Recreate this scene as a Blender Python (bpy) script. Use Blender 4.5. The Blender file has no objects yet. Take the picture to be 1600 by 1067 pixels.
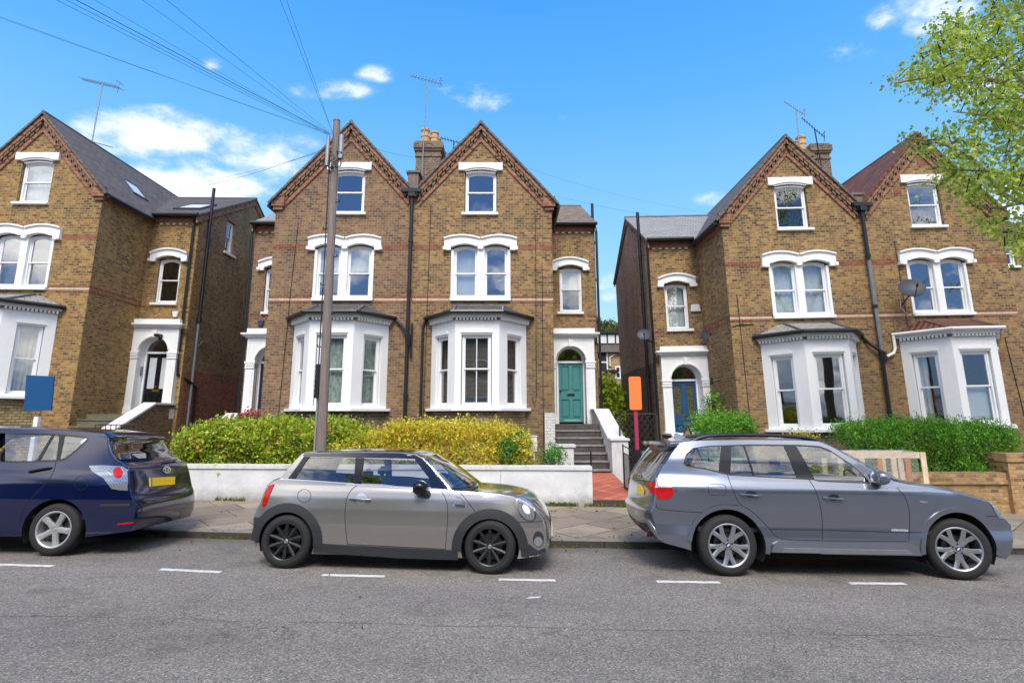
import bpy, bmesh, math, random
import numpy as np
from mathutils import Vector, Matrix, Euler
from mathutils.geometry import delaunay_2d_cdt
from mathutils.bvhtree import BVHTree
random.seed(7); np.random.seed(7)
SC = bpy.context.scene
COL = SC.collection
R = math.radians
# ------------------------------------------------------------------ camera
CAMZ = 2.0; FPX = 900.0; CX = 800.0; CY = 478.0
CR_ = Vector((0.99999725, 0.00032573, -0.00232085)); CU_ = Vector((0.00234086, -0.18668938, 0.98241620)); CF_ = Vector((0.00011328, 0.98241894, 0.18668963))
cam = bpy.data.cameras.new('camera'); camo = bpy.data.objects.new('camera', cam); COL.objects.link(camo)
M = Matrix((( CR_.x, CU_.x, -CF_.x, 0), (CR_.y, CU_.y, -CF_.y, 0), (CR_.z, CU_.z, -CF_.z, CAMZ), (0, 0, 0, 1)))
camo.matrix_world = M
cam.sensor_width = 36; cam.lens = FPX / 1600 * 36; cam.shift_y = (CY - 533.5) / 1600; cam.clip_end = 3000; cam.clip_start = .05
SC.camera = camo
CAMO = Vector((0, 0, CAMZ))
def ray(px, py):                      # a direction in the street for a point measured on the photograph
    return CR_ * ((px - CX) / FPX) - CU_ * ((py - CY) / FPX) + CF_
def atY(px, py, Y):
    d = ray(px, py); return CAMO + d * (Y / d.y)
def crop(ox, oy, s, *pts): return [(ox + x / s, oy + y / s) for x, y in pts]
# ------------------------------------------------------------------ ground heights
KX = -.018
PY = [-60, -4, 0, 4, 5.6, 7.4, 9.1]; PZ = [.0, .0, .09, .09, .06, .0, -.07]
def slope(x): return KX * max(-45, min(45, x))
def kerbY(x): return float(np.interp(x, [-60, -12, -5, 0, 8, 60], [9.75, 9.58, 9.4, 9.16, 9.2, 9.5]))
def roadz(x, y):
    return .14 + slope(x) + float(np.interp(y, PY, PZ))
def pavz(x, y):
    return .14 + slope(x) + float(np.interp(y - kerbY(x), [0, 3.3], [.035, .10]))
def gardz(x, y):
    return .42 - .034 * (max(-45, min(45, x)) + 2.9)
# ------------------------------------------------------------------ materials
def lin(c):
    return tuple(((v / 255) / 12.92 if v / 255 <= .04045 else ((v / 255 + .055) / 1.055) ** 2.4) for v in c[:3]) + (1,)
MATS = {}
class NT:
    def __init__(s, name):
        s.m = bpy.data.materials.new(name); s.m.use_nodes = True; s.t = s.m.node_tree; s.t.nodes.clear()
        s.out = s.n('ShaderNodeOutputMaterial')
    def n(s, typ, inp=None, **kw):
        nd = s.t.nodes.new(typ)
        for k, v in kw.items(): setattr(nd, k, v)
        for k, v in (inp or {}).items():
            if isinstance(v, bpy.types.NodeSocket): s.t.links.new(v, nd.inputs[k])
            else: nd.inputs[k].default_value = v
        return nd
    def math(s, op, a, b=0.0, c=None, clamp=False):
        d = {0: a, 1: b}
        if c is not None: d[2] = c
        return s.n('ShaderNodeMath', d, operation=op, use_clamp=clamp).outputs[0]
    def mix(s, f, a, b, blend='MIX'):
        nd = s.n('ShaderNodeMix', data_type='RGBA', blend_type=blend)
        for i, v in ((0, f), (6, a), (7, b)):
            if isinstance(v, bpy.types.NodeSocket): s.t.links.new(v, nd.inputs[i])
            else: nd.inputs[i].default_value = v
        return nd.outputs[2]
    def ramp(s, f, stops, interp='LINEAR'):
        nd = s.n('ShaderNodeValToRGB', {0: f}); cr = nd.color_ramp; cr.interpolation = interp
        while len(cr.elements) < len(stops): cr.elements.new(.5)
        for e, (p, c) in zip(cr.elements, stops): e.position = p; e.color = c if len(c) == 4 else lin(c)
        return nd.outputs[0]
    def noise(s, vec, scale, detail=3, rough=.5, dist=0):
        nd = s.n('ShaderNodeTexNoise', {'Scale': scale, 'Detail': detail, 'Roughness': rough, 'Distortion': dist})
        if vec is not None: s.t.links.new(vec, nd.inputs['Vector'])
        return nd.outputs[0]
    def uv(s): return s.n('ShaderNodeTexCoord').outputs['UV']
    def obj(s): return s.n('ShaderNodeTexCoord').outputs['Object']
    def scaled(s, vec, sc): return s.n('ShaderNodeMapping', {'Vector': vec, 'Scale': sc}).outputs[0]
    def bump(s, h, strength=.5, dist=.02):
        return s.n('ShaderNodeBump', {'Height': h, 'Strength': strength, 'Distance': dist}).outputs[0]
    def pbr(s, **kw):
        p = s.n('ShaderNodeBsdfPrincipled')
        for k, v in kw.items():
            k = k.replace('_', ' ')
            if isinstance(v, bpy.types.NodeSocket): s.t.links.new(v, p.inputs[k])
            else: p.inputs[k].default_value = v
        s.t.links.new(p.outputs[0], s.out.inputs[0]); return p
def keep(name, nt): MATS[name] = nt.m; return nt.m
def mat_plain(name, col, rough=.6, metal=0, var=.12, scale=6, dirt=None, bump=0, coat=0, spec=.5):
    nt = NT(name); v = nt.obj(); c = lin(col)
    n1 = nt.noise(v, scale, 5, .6); n2 = nt.noise(v, scale * 7, 3, .6)
    f = nt.math('ADD', nt.math('MULTIPLY', n1, .7), nt.math('MULTIPLY', n2, .3))
    lo = tuple(x * (1 - var * 1.6) for x in c[:3]) + (1,); hi = tuple(min(1, x * (1 + var)) for x in c[:3]) + (1,)
    colr = nt.ramp(f, [(.3, lo), (.7, hi)])
    if dirt:
        st = nt.noise(nt.scaled(v, (3, 3, .7)), 2.2, 6, .7)
        colr = nt.mix(nt.ramp(st, [(.52, (0, 0, 0, 1)), (.75, (dirt[3],) * 3 + (1,))]), colr, lin(dirt))
    kw = dict(Base_Color=colr, Roughness=rough, Metallic=metal)
    if bump: kw['Normal'] = nt.bump(n2, bump, .01)
    p = nt.pbr(**kw); p.inputs['Coat Weight'].default_value = coat; p.inputs['Coat Roughness'].default_value = .04
    p.inputs['Specular IOR Level'].default_value = spec
    return keep(name, nt)
def mat_brick(name, stops, mortar, tint=None, bw=.165, rh=.075, ms=.011, stain=(70, 58, 48), stain_amt=.35, var_scale=1.1, low=None, bmp=.6):
    nt = NT(name); v = nt.uv()
    wob = nt.n('ShaderNodeVectorMath', {0: v, 1: nt.n('ShaderNodeVectorMath', {0: nt.n('ShaderNodeTexNoise', {'Vector': v, 'Scale': 3.0}).outputs[1], 'Scale': .006}, operation='SCALE').outputs[0]}, operation='ADD').outputs[0]
    br = nt.n('ShaderNodeTexBrick', {'Vector': wob, 'Color1': (0, 0, 0, 1), 'Color2': (1, 1, 1, 1), 'Mortar': (.5, .5, .5, 1), 'Scale': 1, 'Mortar Size': ms, 'Mortar Smooth': .3, 'Bias': 0, 'Brick Width': bw, 'Row Height': rh}, offset=.5)
    rnd = nt.n('ShaderNodeSeparateColor', {0: br.outputs[0]}).outputs[0]
    # a second, coarser key so neighbouring bricks do not only step between two tones
    cell = nt.n('ShaderNodeTexWhiteNoise', {'Vector': nt.n('ShaderNodeVectorMath', {0: nt.n('ShaderNodeVectorMath', {0: v, 1: (bw / 2, rh, 1)}, operation='DIVIDE').outputs[0]}, operation='FLOOR').outputs[0]}, noise_dimensions='3D').outputs[0]
    big = nt.noise(v, var_scale, 4, .6)
    key = nt.math('ADD', nt.math('MULTIPLY', rnd, .75), nt.math('ADD', nt.math('MULTIPLY', cell, .25), nt.math('MULTIPLY', nt.math('SUBTRACT', big, .5), .9)))
    col = nt.ramp(key, stops)
    fine = nt.noise(v, 60, 3, .7)
    col = nt.mix(.55, col, nt.ramp(fine, [(.25, (.35, .35, .35, 1)), (.75, (1.45, 1.45, 1.4, 1))]), 'MULTIPLY')
    st = nt.noise(nt.scaled(v, (1, .55, 1)), 1.3, 7, .7)
    col = nt.mix(nt.ramp(st, [(.46, (0, 0, 0, 1)), (.66, (min(.8, stain_amt * 1.2),) * 3 + (1,))]), col, lin(stain))
    mc = nt.mix(nt.ramp(nt.noise(v, 5, 4, .7), [(.35, (0, 0, 0, 1)), (.65, (1, 1, 1, 1))]), lin(mortar), tuple(x * .62 for x in lin(mortar)[:3]) + (1,))
    col = nt.mix(br.outputs[1], col, mc)
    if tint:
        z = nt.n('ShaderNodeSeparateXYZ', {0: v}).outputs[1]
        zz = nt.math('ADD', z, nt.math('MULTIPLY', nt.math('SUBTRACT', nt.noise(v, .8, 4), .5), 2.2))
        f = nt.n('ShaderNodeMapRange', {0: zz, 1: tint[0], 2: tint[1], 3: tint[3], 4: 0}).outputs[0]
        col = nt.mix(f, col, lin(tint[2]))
    h = nt.math('ADD', nt.math('MULTIPLY', nt.math('SUBTRACT', 1, br.outputs[1]), 1), nt.math('MULTIPLY', fine, .5))
    nt.pbr(Base_Color=col, Roughness=.9, Normal=nt.bump(h, bmp, .012))
    return keep(name, nt)
def mat_slate(name, a, b, rh=.16, bw=.3, ridge=False):
    nt = NT(name); v = nt.uv()
    br = nt.n('ShaderNodeTexBrick', {'Vector': v, 'Color1': (0, 0, 0, 1), 'Color2': (1, 1, 1, 1), 'Mortar': (0, 0, 0, 1), 'Scale': 1, 'Mortar Size': .008, 'Mortar Smooth': .2, 'Brick Width': bw, 'Row Height': rh}, offset=.5)
    rnd = nt.n('ShaderNodeSeparateColor', {0: br.outputs[0]}).outputs[0]
    col = nt.mix(nt.math('ADD', nt.math('MULTIPLY', rnd, .5), nt.math('MULTIPLY', nt.noise(v, 3, 5, .7), .6)), lin(a), lin(b))
    col = nt.mix(br.outputs[1], col, (.015, .015, .016, 1))
    y = nt.n('ShaderNodeSeparateXYZ', {0: v}).outputs[1]
    saw = nt.math('FRACT', nt.math('DIVIDE', y, rh))
    h = nt.math('SUBTRACT', 1, saw)
    if ridge:
        x = nt.n('ShaderNodeSeparateXYZ', {0: v}).outputs[0]
        h = nt.math('ADD', nt.math('MULTIPLY', h, .6), nt.math('ABSOLUTE', nt.math('SINE', nt.math('MULTIPLY', x, math.pi / .15))))
    nt.pbr(Base_Color=col, Roughness=.8, Normal=nt.bump(h, 1, .05))
    return keep(name, nt)
def mat_glass(name, tint=(.93, .95, .95), refl=.10, rough=.0):
    nt = NT(name)
    wav = nt.bump(nt.noise(nt.obj(), 1.1, 2), .07, .05)
    tr = nt.n('ShaderNodeBsdfTransparent', {0: tuple(tint) + (1,)})
    gl = nt.n('ShaderNodeBsdfGlossy', {'Roughness': rough, 'Normal': wav})
    fr = nt.n('ShaderNodeFresnel', {'IOR': 1.5})
    bf = nt.n('ShaderNodeNewGeometry').outputs['Backfacing']; f = nt.math('MULTIPLY', nt.math('ADD', nt.math('MULTIPLY', fr.outputs[0], 1.6), refl, clamp=True), nt.math('SUBTRACT', 1, bf))
    mx = nt.n('ShaderNodeMixShader', {0: f, 1: tr.outputs[0], 2: gl.outputs[0]})
    nt.t.links.new(mx.outputs[0], nt.out.inputs[0]); return keep(name, nt)
def mat_leaf(name, cols, transl=.35, rough=.5, clump=4.0):
    nt = NT(name); g = nt.n('ShaderNodeNewGeometry')
    col = nt.ramp(g.outputs['Random Per Island'], [(i / max(1, len(cols) - 1), c) for i, c in enumerate(cols)])
    big = nt.noise(nt.obj(), clump, 3)
    alt = nt.ramp(nt.noise(nt.obj(), clump * 2.3, 2), [(.42, lin(cols[-1])), (.58, lin(cols[0]))])
    col = nt.mix(nt.ramp(big, [(.44, (0, 0, 0, 1)), (.62, (.75, .75, .75, 1))]), col, alt)
    d = nt.n('ShaderNodeBsdfPrincipled', {'Base Color': col, 'Roughness': rough}); t = nt.n('ShaderNodeBsdfTranslucent', {0: col})
    mx = nt.n('ShaderNodeMixShader', {0: transl, 1: d.outputs[0], 2: t.outputs[0]})
    nt.t.links.new(mx.outputs[0], nt.out.inputs[0]); return keep(name, nt)
def mat_paint(name, col, metal=.6, rough=.32, dirt=.15):
    nt = NT(name); v = nt.obj()
    fl = nt.noise(v, 900, 1); c = lin(col)
    cc = nt.mix(nt.math('MULTIPLY', fl, .5), tuple(x * .8 for x in c[:3]) + (1,), tuple(min(1, x * 1.2) for x in c[:3]) + (1,))
    z = nt.n('ShaderNodeSeparateXYZ', {0: v}).outputs[2]
    dz = nt.n('ShaderNodeMapRange', {0: nt.math('ADD', z, nt.math('MULTIPLY', nt.noise(v, 1.5, 3, .5), .3)), 1: .25, 2: .9, 3: dirt * 1.8, 4: 0}).outputs[0]
    dn = nt.math('ADD', dz, nt.math('MULTIPLY', nt.noise(v, 9, 6, .7), dirt * .3), clamp=True)
    cc = nt.mix(dn, cc, lin((112, 104, 96)))
    rg = nt.math('ADD', rough, nt.math('MULTIPLY', dn, .5), clamp=True)
    p = nt.pbr(Base_Color=cc, Metallic=nt.math('MULTIPLY', nt.math('SUBTRACT', 1, dn), metal), Roughness=rg)
    p.inputs['Coat Weight'].default_value = 1; nt.t.links.new(nt.math('ADD', .09, nt.math('MULTIPLY', dn, .4)), p.inputs['Coat Roughness'])
    return keep(name, nt)
STOCK = [(0, (62, 48, 38)), (.14, (90, 68, 48)), (.26, (122, 91, 58)), (.38, (144, 108, 64)), (.5, (166, 127, 72)), (.62, (182, 145, 84)), (.72, (156, 110, 68)), (.84, (132, 88, 60)), (1, (98, 74, 56))]
def shift(stops, k, to): return [(p, tuple(int(c[i] * (1 - k) + to[i] * k) for i in range(3))) for p, c in stops]
STOCK = shift(STOCK, .10, (128, 116, 100)); MORT = (158, 140, 108)
mat_brick('brick_golden', shift(STOCK, .1, (205, 150, 60)), (164, 143, 98), stain_amt=.3)
mat_brick('brick_brown', shift(STOCK, .35, (118, 90, 74)), (152, 132, 112), stain_amt=.45)
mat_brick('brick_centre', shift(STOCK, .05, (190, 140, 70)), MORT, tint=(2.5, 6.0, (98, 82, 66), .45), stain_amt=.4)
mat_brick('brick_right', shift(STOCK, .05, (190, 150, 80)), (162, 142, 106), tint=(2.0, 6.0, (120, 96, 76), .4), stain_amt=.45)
mat_brick('brick_red', [(0, (110, 58, 42)), (.4, (164, 90, 66)), (.7, (182, 108, 78)), (1, (134, 78, 58))], (140, 116, 98), stain_amt=.45)
mat_brick('brick_pink', [(0, (146, 106, 90)), (.4, (188, 144, 122)), (.7, (208, 166, 140)), (1, (164, 124, 104))], (184, 160, 140), stain_amt=.3)
mat_brick('brick_dark', [(0, (70, 58, 50)), (.4, (116, 95, 78)), (.7, (142, 118, 92)), (1, (94, 76, 62))], (150, 136, 118), stain_amt=.45)
mat_brick('brick_side_dark', [(0, (94, 74, 54)), (.4, (150, 118, 78)), (.7, (178, 144, 94)), (1, (124, 94, 66))], (158, 142, 112), stain_amt=.5)
mat_brick('brick_yellow', [(0, (120, 98, 66)), (.4, (170, 146, 98)), (.7, (196, 172, 118)), (1, (150, 122, 84))], (120, 104, 84), stain_amt=.45, bmp=1)
mat_brick('brick_garden', [(0, (120, 88, 58)), (.4, (176, 138, 92)), (.7, (202, 164, 108)), (1, (158, 102, 72))], (178, 152, 116), stain_amt=.35)
mat_brick('brick_band', [(0, (100, 56, 40)), (.5, (142, 80, 58)), (1, (160, 104, 74))], (150, 112, 88), stain_amt=.25)
mat_brick('rubbed_brick', [(0, (92, 52, 40)), (.5, (152, 98, 74)), (1, (160, 116, 90))], (190, 156, 128), bw=.3, rh=.11, ms=.008, stain_amt=.25)
mat_brick('white_brick', [(0, (214, 212, 206)), (1, (226, 224, 218))], (196, 194, 188), stain=(150, 146, 138), stain_amt=.3, bmp=.7)
mat_plain('dentil_brick', (132, 108, 84), .9, var=.35, scale=9)
mat_plain('stucco', (236, 235, 233), .55, var=.015, scale=3, dirt=(200, 196, 188, .22), bump=.06)
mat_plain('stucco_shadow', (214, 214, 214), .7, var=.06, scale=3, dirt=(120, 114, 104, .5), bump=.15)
mat_plain('render_wall', (212, 211, 210), .75, var=.07, scale=2.5, dirt=(132, 126, 116, .45), bump=.35)
mat_plain('white_frame', (236, 236, 236), .35, var=.03)
mat_plain('white_plastic', (222, 222, 222), .4, var=.04)
mat_plain('black_iron', (24, 24, 27), .45, var=.2, spec=.5)
mat_plain('pipe_black', (30, 31, 36), .38, var=.25)
mat_plain('pipe_grey', (120, 124, 130), .5, var=.15)
mat_plain('lead', (78, 82, 88), .5, var=.2, scale=5)
mat_plain('mortar_stone', (120, 110, 98), .9, var=.25, scale=8, bump=.4)
mat_plain('stone_step', (84, 78, 76), .85, var=.35, scale=4, dirt=(44, 42, 42, .8), bump=.5)
mat_plain('stone_nosing', (142, 134, 128), .85, var=.3, scale=6, dirt=(84, 78, 74, .6), bump=.4)
mat_plain('dentil_gap_shade', (112, 106, 98), .9, var=.2)  # flat dark grey, paints the shade in the bay cornice dentil gaps
mat_plain('stone_mossy', (110, 106, 88), .9, var=.3, scale=4, dirt=(66, 66, 44, .7), bump=.5)
mat_plain('clay_pot', (206, 162, 110), .8, var=.15, dirt=(120, 96, 74, .5))
mat_plain('clay_dark', (120, 90, 70), .85, var=.2)
mat_plain('dark_room', (46, 44, 42), .95, var=.2)
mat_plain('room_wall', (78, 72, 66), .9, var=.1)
mat_plain('metal_grey', (150, 152, 156), .35, metal=.9, var=.1)
mat_plain('galvanised', (158, 160, 162), .5, metal=.5, var=.15)
mat_plain('dish_grey', (54, 58, 68), .5, var=.08)
mat_plain('door_teal', (70, 134, 132), .42, var=.05)
mat_plain('door_blue', (38, 82, 130), .35, var=.06)
mat_plain('door_black', (22, 26, 28), .25, var=.1)
mat_plain('door_navy', (20, 44, 78), .3, var=.06)
mat_plain('brass', (190, 150, 80), .3, metal=.9)
mat_plain('chrome', (210, 212, 215), .12, metal=1, var=.03)
mat_plain('sign_blue', (8, 72, 122), .45, var=.02)
mat_plain('sign_orange', (246, 128, 62), .45, var=.02)
mat_plain('post_crimson', (166, 44, 84), .5, var=.06)
mat_plain('curtain_white', (214, 214, 212), .9, var=.05)
mat_plain('curtain_grey', (170, 166, 156), .9, var=.1)
mat_plain('blind', (150, 142, 134), .7, var=.1)
mat_plain('frost', (196, 202, 206), .6, var=.05)
mat_plain('wood_pale', (226, 202, 170), .7, var=.15, scale=8, bump=.2)
mat_plain('wood_orange', (196, 122, 62), .7, var=.15, scale=8)
mat_plain('wood_old', (158, 124, 92), .8, var=.25, scale=8)
mat_plain('trellis_dark', (58, 52, 46), .8, var=.2)
mat_plain('soil', (66, 54, 42), .95, var=.3, scale=10, bump=.6)
mat_plain('bark_pale', (150, 138, 120), .9, var=.3, scale=6, bump=.6)
mat_plain('stem', (72, 56, 42), .9, var=.25)
mat_plain('terrace', (150, 120, 84), .9, var=.3)
mat_slate('slate', (66, 60, 55), (108, 98, 88))
mat_slate('slate_dark', (50, 51, 54), (86, 86, 88))
mat_slate('slate_pale', (128, 128, 124), (164, 160, 152))
mat_slate('tile_brown', (84, 66, 54), (164, 140, 114), rh=.13, bw=.2)
mat_slate('tile_red', (84, 50, 40), (126, 78, 62), rh=.3, bw=.3, ridge=True)
mat_glass('window_glass', refl=.16)
mat_glass('window_glass_sky', refl=.30)
# net curtain with a woven pattern
nt = NT('net_patterned'); v = nt.uv()
w = nt.n('ShaderNodeTexVoronoi', {'Vector': v, 'Scale': 9.0}, feature='DISTANCE_TO_EDGE').outputs[0]
w2 = nt.n('ShaderNodeTexWave', {'Vector': v, 'Scale': 3.2, 'Distortion': 9.0, 'Detail': 2.0}).outputs[1]
nt.pbr(Base_Color=nt.mix(nt.math('ADD', nt.math('MULTIPLY', w, 1.2), nt.math('MULTIPLY', w2, .5)), lin((130, 146, 136)), lin((206, 218, 206))), Roughness=.9); keep('net_patterned', nt)
# ------------------------------------------------------------------ objects
def tag(o, label=None, cat=None, group=None, kind=None, category=None):
    cat = cat or category
    if label: o['label'] = label
    if cat: o['category'] = cat
    if group: o['group'] = group
    if kind: o['kind'] = kind
    return o
def empty(name, loc=(0, 0, 0), rot=(0, 0, 0), parent=None, **kw):
    o = bpy.data.objects.new(name, None); COL.objects.link(o); o.location = loc; o.rotation_euler = rot; o.empty_display_size = .1
    if parent: o.parent = parent
    return tag(o, **kw)
def mesh_obj(name, me, parent=None, loc=None):
    o = bpy.data.objects.new(name, me); COL.objects.link(o)
    if parent: o.parent = parent
    if loc: o.location = loc
    return o
def cdt(outer, holes=(), extra=()):
    vs = []; es = []
    for lp in [outer] + list(holes):
        b = len(vs); n = len(lp); vs += [Vector((p[0], p[1])) for p in lp]; es += [(b + i, b + (i + 1) % n) for i in range(n)]
    vs += [Vector((p[0], p[1])) for p in extra]
    if not holes and not extra:
        r = delaunay_2d_cdt(vs, es, [], 1, 1e-7, False)
    else:
        r = delaunay_2d_cdt(vs, es, [], 2, 1e-7, False)
    return r[0], r[1], r[2]
def pip(p, poly):
    x, y = p; c = False; n = len(poly); j = n - 1
    for i in range(n):
        xi, yi = poly[i][0], poly[i][1]; xj, yj = poly[j][0], poly[j][1]
        if (yi > y) != (yj > y) and x < (xj - xi) * (y - yi) / (yj - yi) + xi: c = not c
        j = i
    return c
def cdt_in(outer, holes=(), extra=()):
    vs, es, fs = cdt(outer, holes, extra)
    out = []
    for f in fs:
        cx = sum(vs[i].x for i in f) / len(f); cy = sum(vs[i].y for i in f) / len(f)
        if pip((cx, cy), outer) and not any(pip((cx, cy), h) for h in holes): out.append(tuple(f))
    used = sorted({i for f in out for i in f}); mp = {a: b for b, a in enumerate(used)}
    return [vs[i] for i in used], [tuple(mp[i] for i in f) for f in out]
S_ = [1]     # mirror sign of the house being built
class MB:
    def __init__(s): s.v = []; s.f = []
    def add(s, vs, fs):
        b = len(s.v); s.v += [tuple(p) for p in vs]; s.f += [tuple(b + i for i in f) for f in fs]; return s
    def box(s, x0, x1, y0, y1, z0, z1):
        return s.add([(x0, y0, z0), (x1, y0, z0), (x1, y1, z0), (x0, y1, z0), (x0, y0, z1), (x1, y0, z1), (x1, y1, z1), (x0, y1, z1)],
                     [(0, 3, 2, 1), (4, 5, 6, 7), (0, 1, 5, 4), (1, 2, 6, 5), (2, 3, 7, 6), (3, 0, 4, 7)])
    def prism(s, poly, d0, d1, plane='xz', holes=()):
        """extrude a 2D outline (with holes) between depths d0 < d1"""
        P = {'xz': lambda a, b, d: (a, d, b), 'xy': lambda a, b, d: (a, b, d), 'yz': lambda a, b, d: (d, a, b)}[plane]
        vs, fs = cdt_in(poly, holes)
        n = len(vs)
        def area(l): return sum(l[i][0] * l[(i + 1) % len(l)][1] - l[(i + 1) % len(l)][0] * l[i][1] for i in range(len(l)))
        flip = plane == 'xz'
        def fl(f, rev): return tuple(reversed(f)) if rev else tuple(f)
        tri = []
        for f in fs:
            a = area([vs[i] for i in f]); tri.append(f if a > 0 else tuple(reversed(f)))
        # lower depth cap looks towards -d, upper cap towards +d
        s.add([P(p.x, p.y, d0) for p in vs], [fl(f, not flip) for f in tri])
        s.add([P(p.x, p.y, d1) for p in vs], [fl(f, flip) for f in tri])
        for k, lp in enumerate([poly] + list(holes)):
            ccw = area(lp) > 0
            if k: ccw = not ccw
            m = len(lp); q = [P(p[0], p[1], d0) for p in lp] + [P(p[0], p[1], d1) for p in lp]
            s.add(q, [fl((i, (i + 1) % m, m + (i + 1) % m, m + i), ccw == flip) for i in range(m)])
        return s
    def quad(s, *p): return s.add(p, [tuple(range(len(p)))])
    def tube(s, pts, r, n=8, r2=None, caps=True):
        pts = [Vector(p) for p in pts]; m = len(pts); rs = [r + ((r2 if r2 is not None else r) - r) * i / (m - 1) for i in range(m)]
        ref = None; vs = []
        for i, p in enumerate(pts):
            t = ((pts[min(i + 1, m - 1)] - pts[i]).normalized() + (pts[i] - pts[max(i - 1, 0)]).normalized())
            if t.length < 1e-6: t = Vector((0, 0, 1))
            t.normalize()
            if ref is None: ref = t.cross(Vector((0, 0, 1)) if abs(t.z) < .9 else Vector((1, 0, 0))).normalized()
            a = (ref - t * ref.dot(t)).normalized(); b = t.cross(a); ref = a
            vs += [p + (a * math.cos(2 * math.pi * k / n) + b * math.sin(2 * math.pi * k / n)) * rs[i] for k in range(n)]
        fs = [(i * n + k, i * n + (k + 1) % n, (i + 1) * n + (k + 1) % n, (i + 1) * n + k) for i in range(m - 1) for k in range(n)]
        if caps: fs += [tuple(reversed(range(n))), tuple((m - 1) * n + k for k in range(n))]
        return s.add(vs, fs)
    def lathe(s, prof, c=(0, 0, 0), axis='z', n=24, close=False):
        vs = []; m = len(prof)
        for r, h in prof:
            for k in range(n):
                a = 2 * math.pi * k / n; x, y = r * math.cos(a), r * math.sin(a)
                if axis == 'z': p = (x, y, h)
                elif axis == 'y': p = (x, h, -y)
                else: p = (h, x, y)
                vs.append((c[0] + p[0], c[1] + p[1], c[2] + p[2]))
        fs = [(i * n + k, i * n + (k + 1) % n, (i + 1) * n + (k + 1) % n, (i + 1) * n + k) for i in range(m - 1) for k in range(n)]
        if close: fs += [((m - 1) * n + k, (m - 1) * n + (k + 1) % n, (k + 1) % n, k) for k in range(n)]
        return s.add(vs, fs)
    def build(s, name, mat, parent=None, smooth=False, bevel=0, mirror=None, loc=None, fix=False, angle=35):
        sg = S_[0] if mirror is None else mirror
        vs = s.v; fs = s.f
        if sg < 0: vs = [(-x, y, z) for x, y, z in vs]; fs = [tuple(reversed(f)) for f in fs]
        me = bpy.data.meshes.new(name); me.from_pydata(vs, [], fs); me.validate()
        if fix:
            bm = bmesh.new(); bm.from_mesh(me); bmesh.ops.recalc_face_normals(bm, faces=bm.faces); bm.to_mesh(me); bm.free()
        if bevel:
            bm = bmesh.new(); bm.from_mesh(me); bmesh.ops.remove_doubles(bm, verts=bm.verts, dist=1e-5)
            es = [e for e in bm.edges if len(e.link_faces) == 2 and e.calc_face_angle(0) > .6]
            bmesh.ops.bevel(bm, geom=es, offset=bevel, segments=2, affect='EDGES', clamp_overlap=True); bm.to_mesh(me); bm.free()
        box_uv(me)
        me.materials.append(MATS[mat] if isinstance(mat, str) else mat)
        if smooth: smooth_mesh(me, angle)
        return mesh_obj(name, me, parent, loc)
def smooth_mesh(me, angle=35):
    for p in me.polygons: p.use_smooth = True
    if angle < 180:
        bm = bmesh.new(); bm.from_mesh(me)
        for e in bm.edges:
            if len(e.link_faces) == 2 and e.calc_face_angle(0) > R(angle): e.smooth = False
        bm.to_mesh(me); bm.free()
def box_uv(me):
    uvl = me.uv_layers.new(name='UVMap')
    n = len(me.loops)
    if not n: return
    co = np.empty(len(me.vertices) * 3); me.vertices.foreach_get('co', co); co = co.reshape(-1, 3)
    li = np.empty(n, int); me.loops.foreach_get('vertex_index', li)
    nf = len(me.polygons); nor = np.empty(nf * 3); me.polygons.foreach_get('normal', nor); nor = nor.reshape(-1, 3)
    tot = np.empty(nf, int); me.polygons.foreach_get('loop_total', tot)
    nl = np.repeat(nor, tot, axis=0)
    t = np.stack([-nl[:, 1], nl[:, 0], np.zeros(n)], 1); L = np.linalg.norm(t, axis=1); flat = L < .02
    t[flat] = (1, 0, 0); L[flat] = 1; t /= L[:, None]
    b = np.cross(nl, t); p = co[li]
    uv = np.stack([(p * t).sum(1), (p * b).sum(1)], 1)
    uvl.data.foreach_set('uv', uv.astype(np.float32).ravel())
def arc(cx, cz, r, a0, a1, n=12): return [(cx + r * math.cos(R(a0 + (a1 - a0) * i / n)), cz + r * math.sin(R(a0 + (a1 - a0) * i / n))) for i in range(n + 1)]
def seg_arc(x0, x1, z, rise, n=8):    # shallow arch from (x0,z) to (x1,z)
    return [(x0 + (x1 - x0) * i / n, z + rise * (1 - (2 * i / n - 1) ** 2)) for i in range(n + 1)]
mat_plain('mortar_pale', (196, 178, 150), .9, var=.15, scale=8, dirt=(120, 96, 76, .7))
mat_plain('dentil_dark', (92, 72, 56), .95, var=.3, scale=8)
nt = NT('leaded_glass'); v = nt.uv()
w = nt.n('ShaderNodeTexVoronoi', {'Vector': v, 'Scale': 16.0}, feature='DISTANCE_TO_EDGE').outputs[0]
nt.pbr(Base_Color=nt.mix(nt.ramp(w, [(.03, (0, 0, 0, 1)), (.08, (1, 1, 1, 1))]), lin((40, 40, 40)), nt.mix(nt.noise(v, 6, 2), lin((60, 78, 66)), lin((120, 112, 72)))), Roughness=.25); keep('leaded_glass', nt)
mat_plain('slate_blue', (70, 82, 96), .5)
mat_plain('sky_pane', (230, 232, 235), .1)
nt = NT('skylight_sky_reflection'); nt.pbr(Base_Color=lin((214, 216, 216)), Roughness=.35, Metallic=.1); keep('skylight_sky_reflection', nt)  # pale sky reflection put into the base colour of the roof panes
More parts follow.
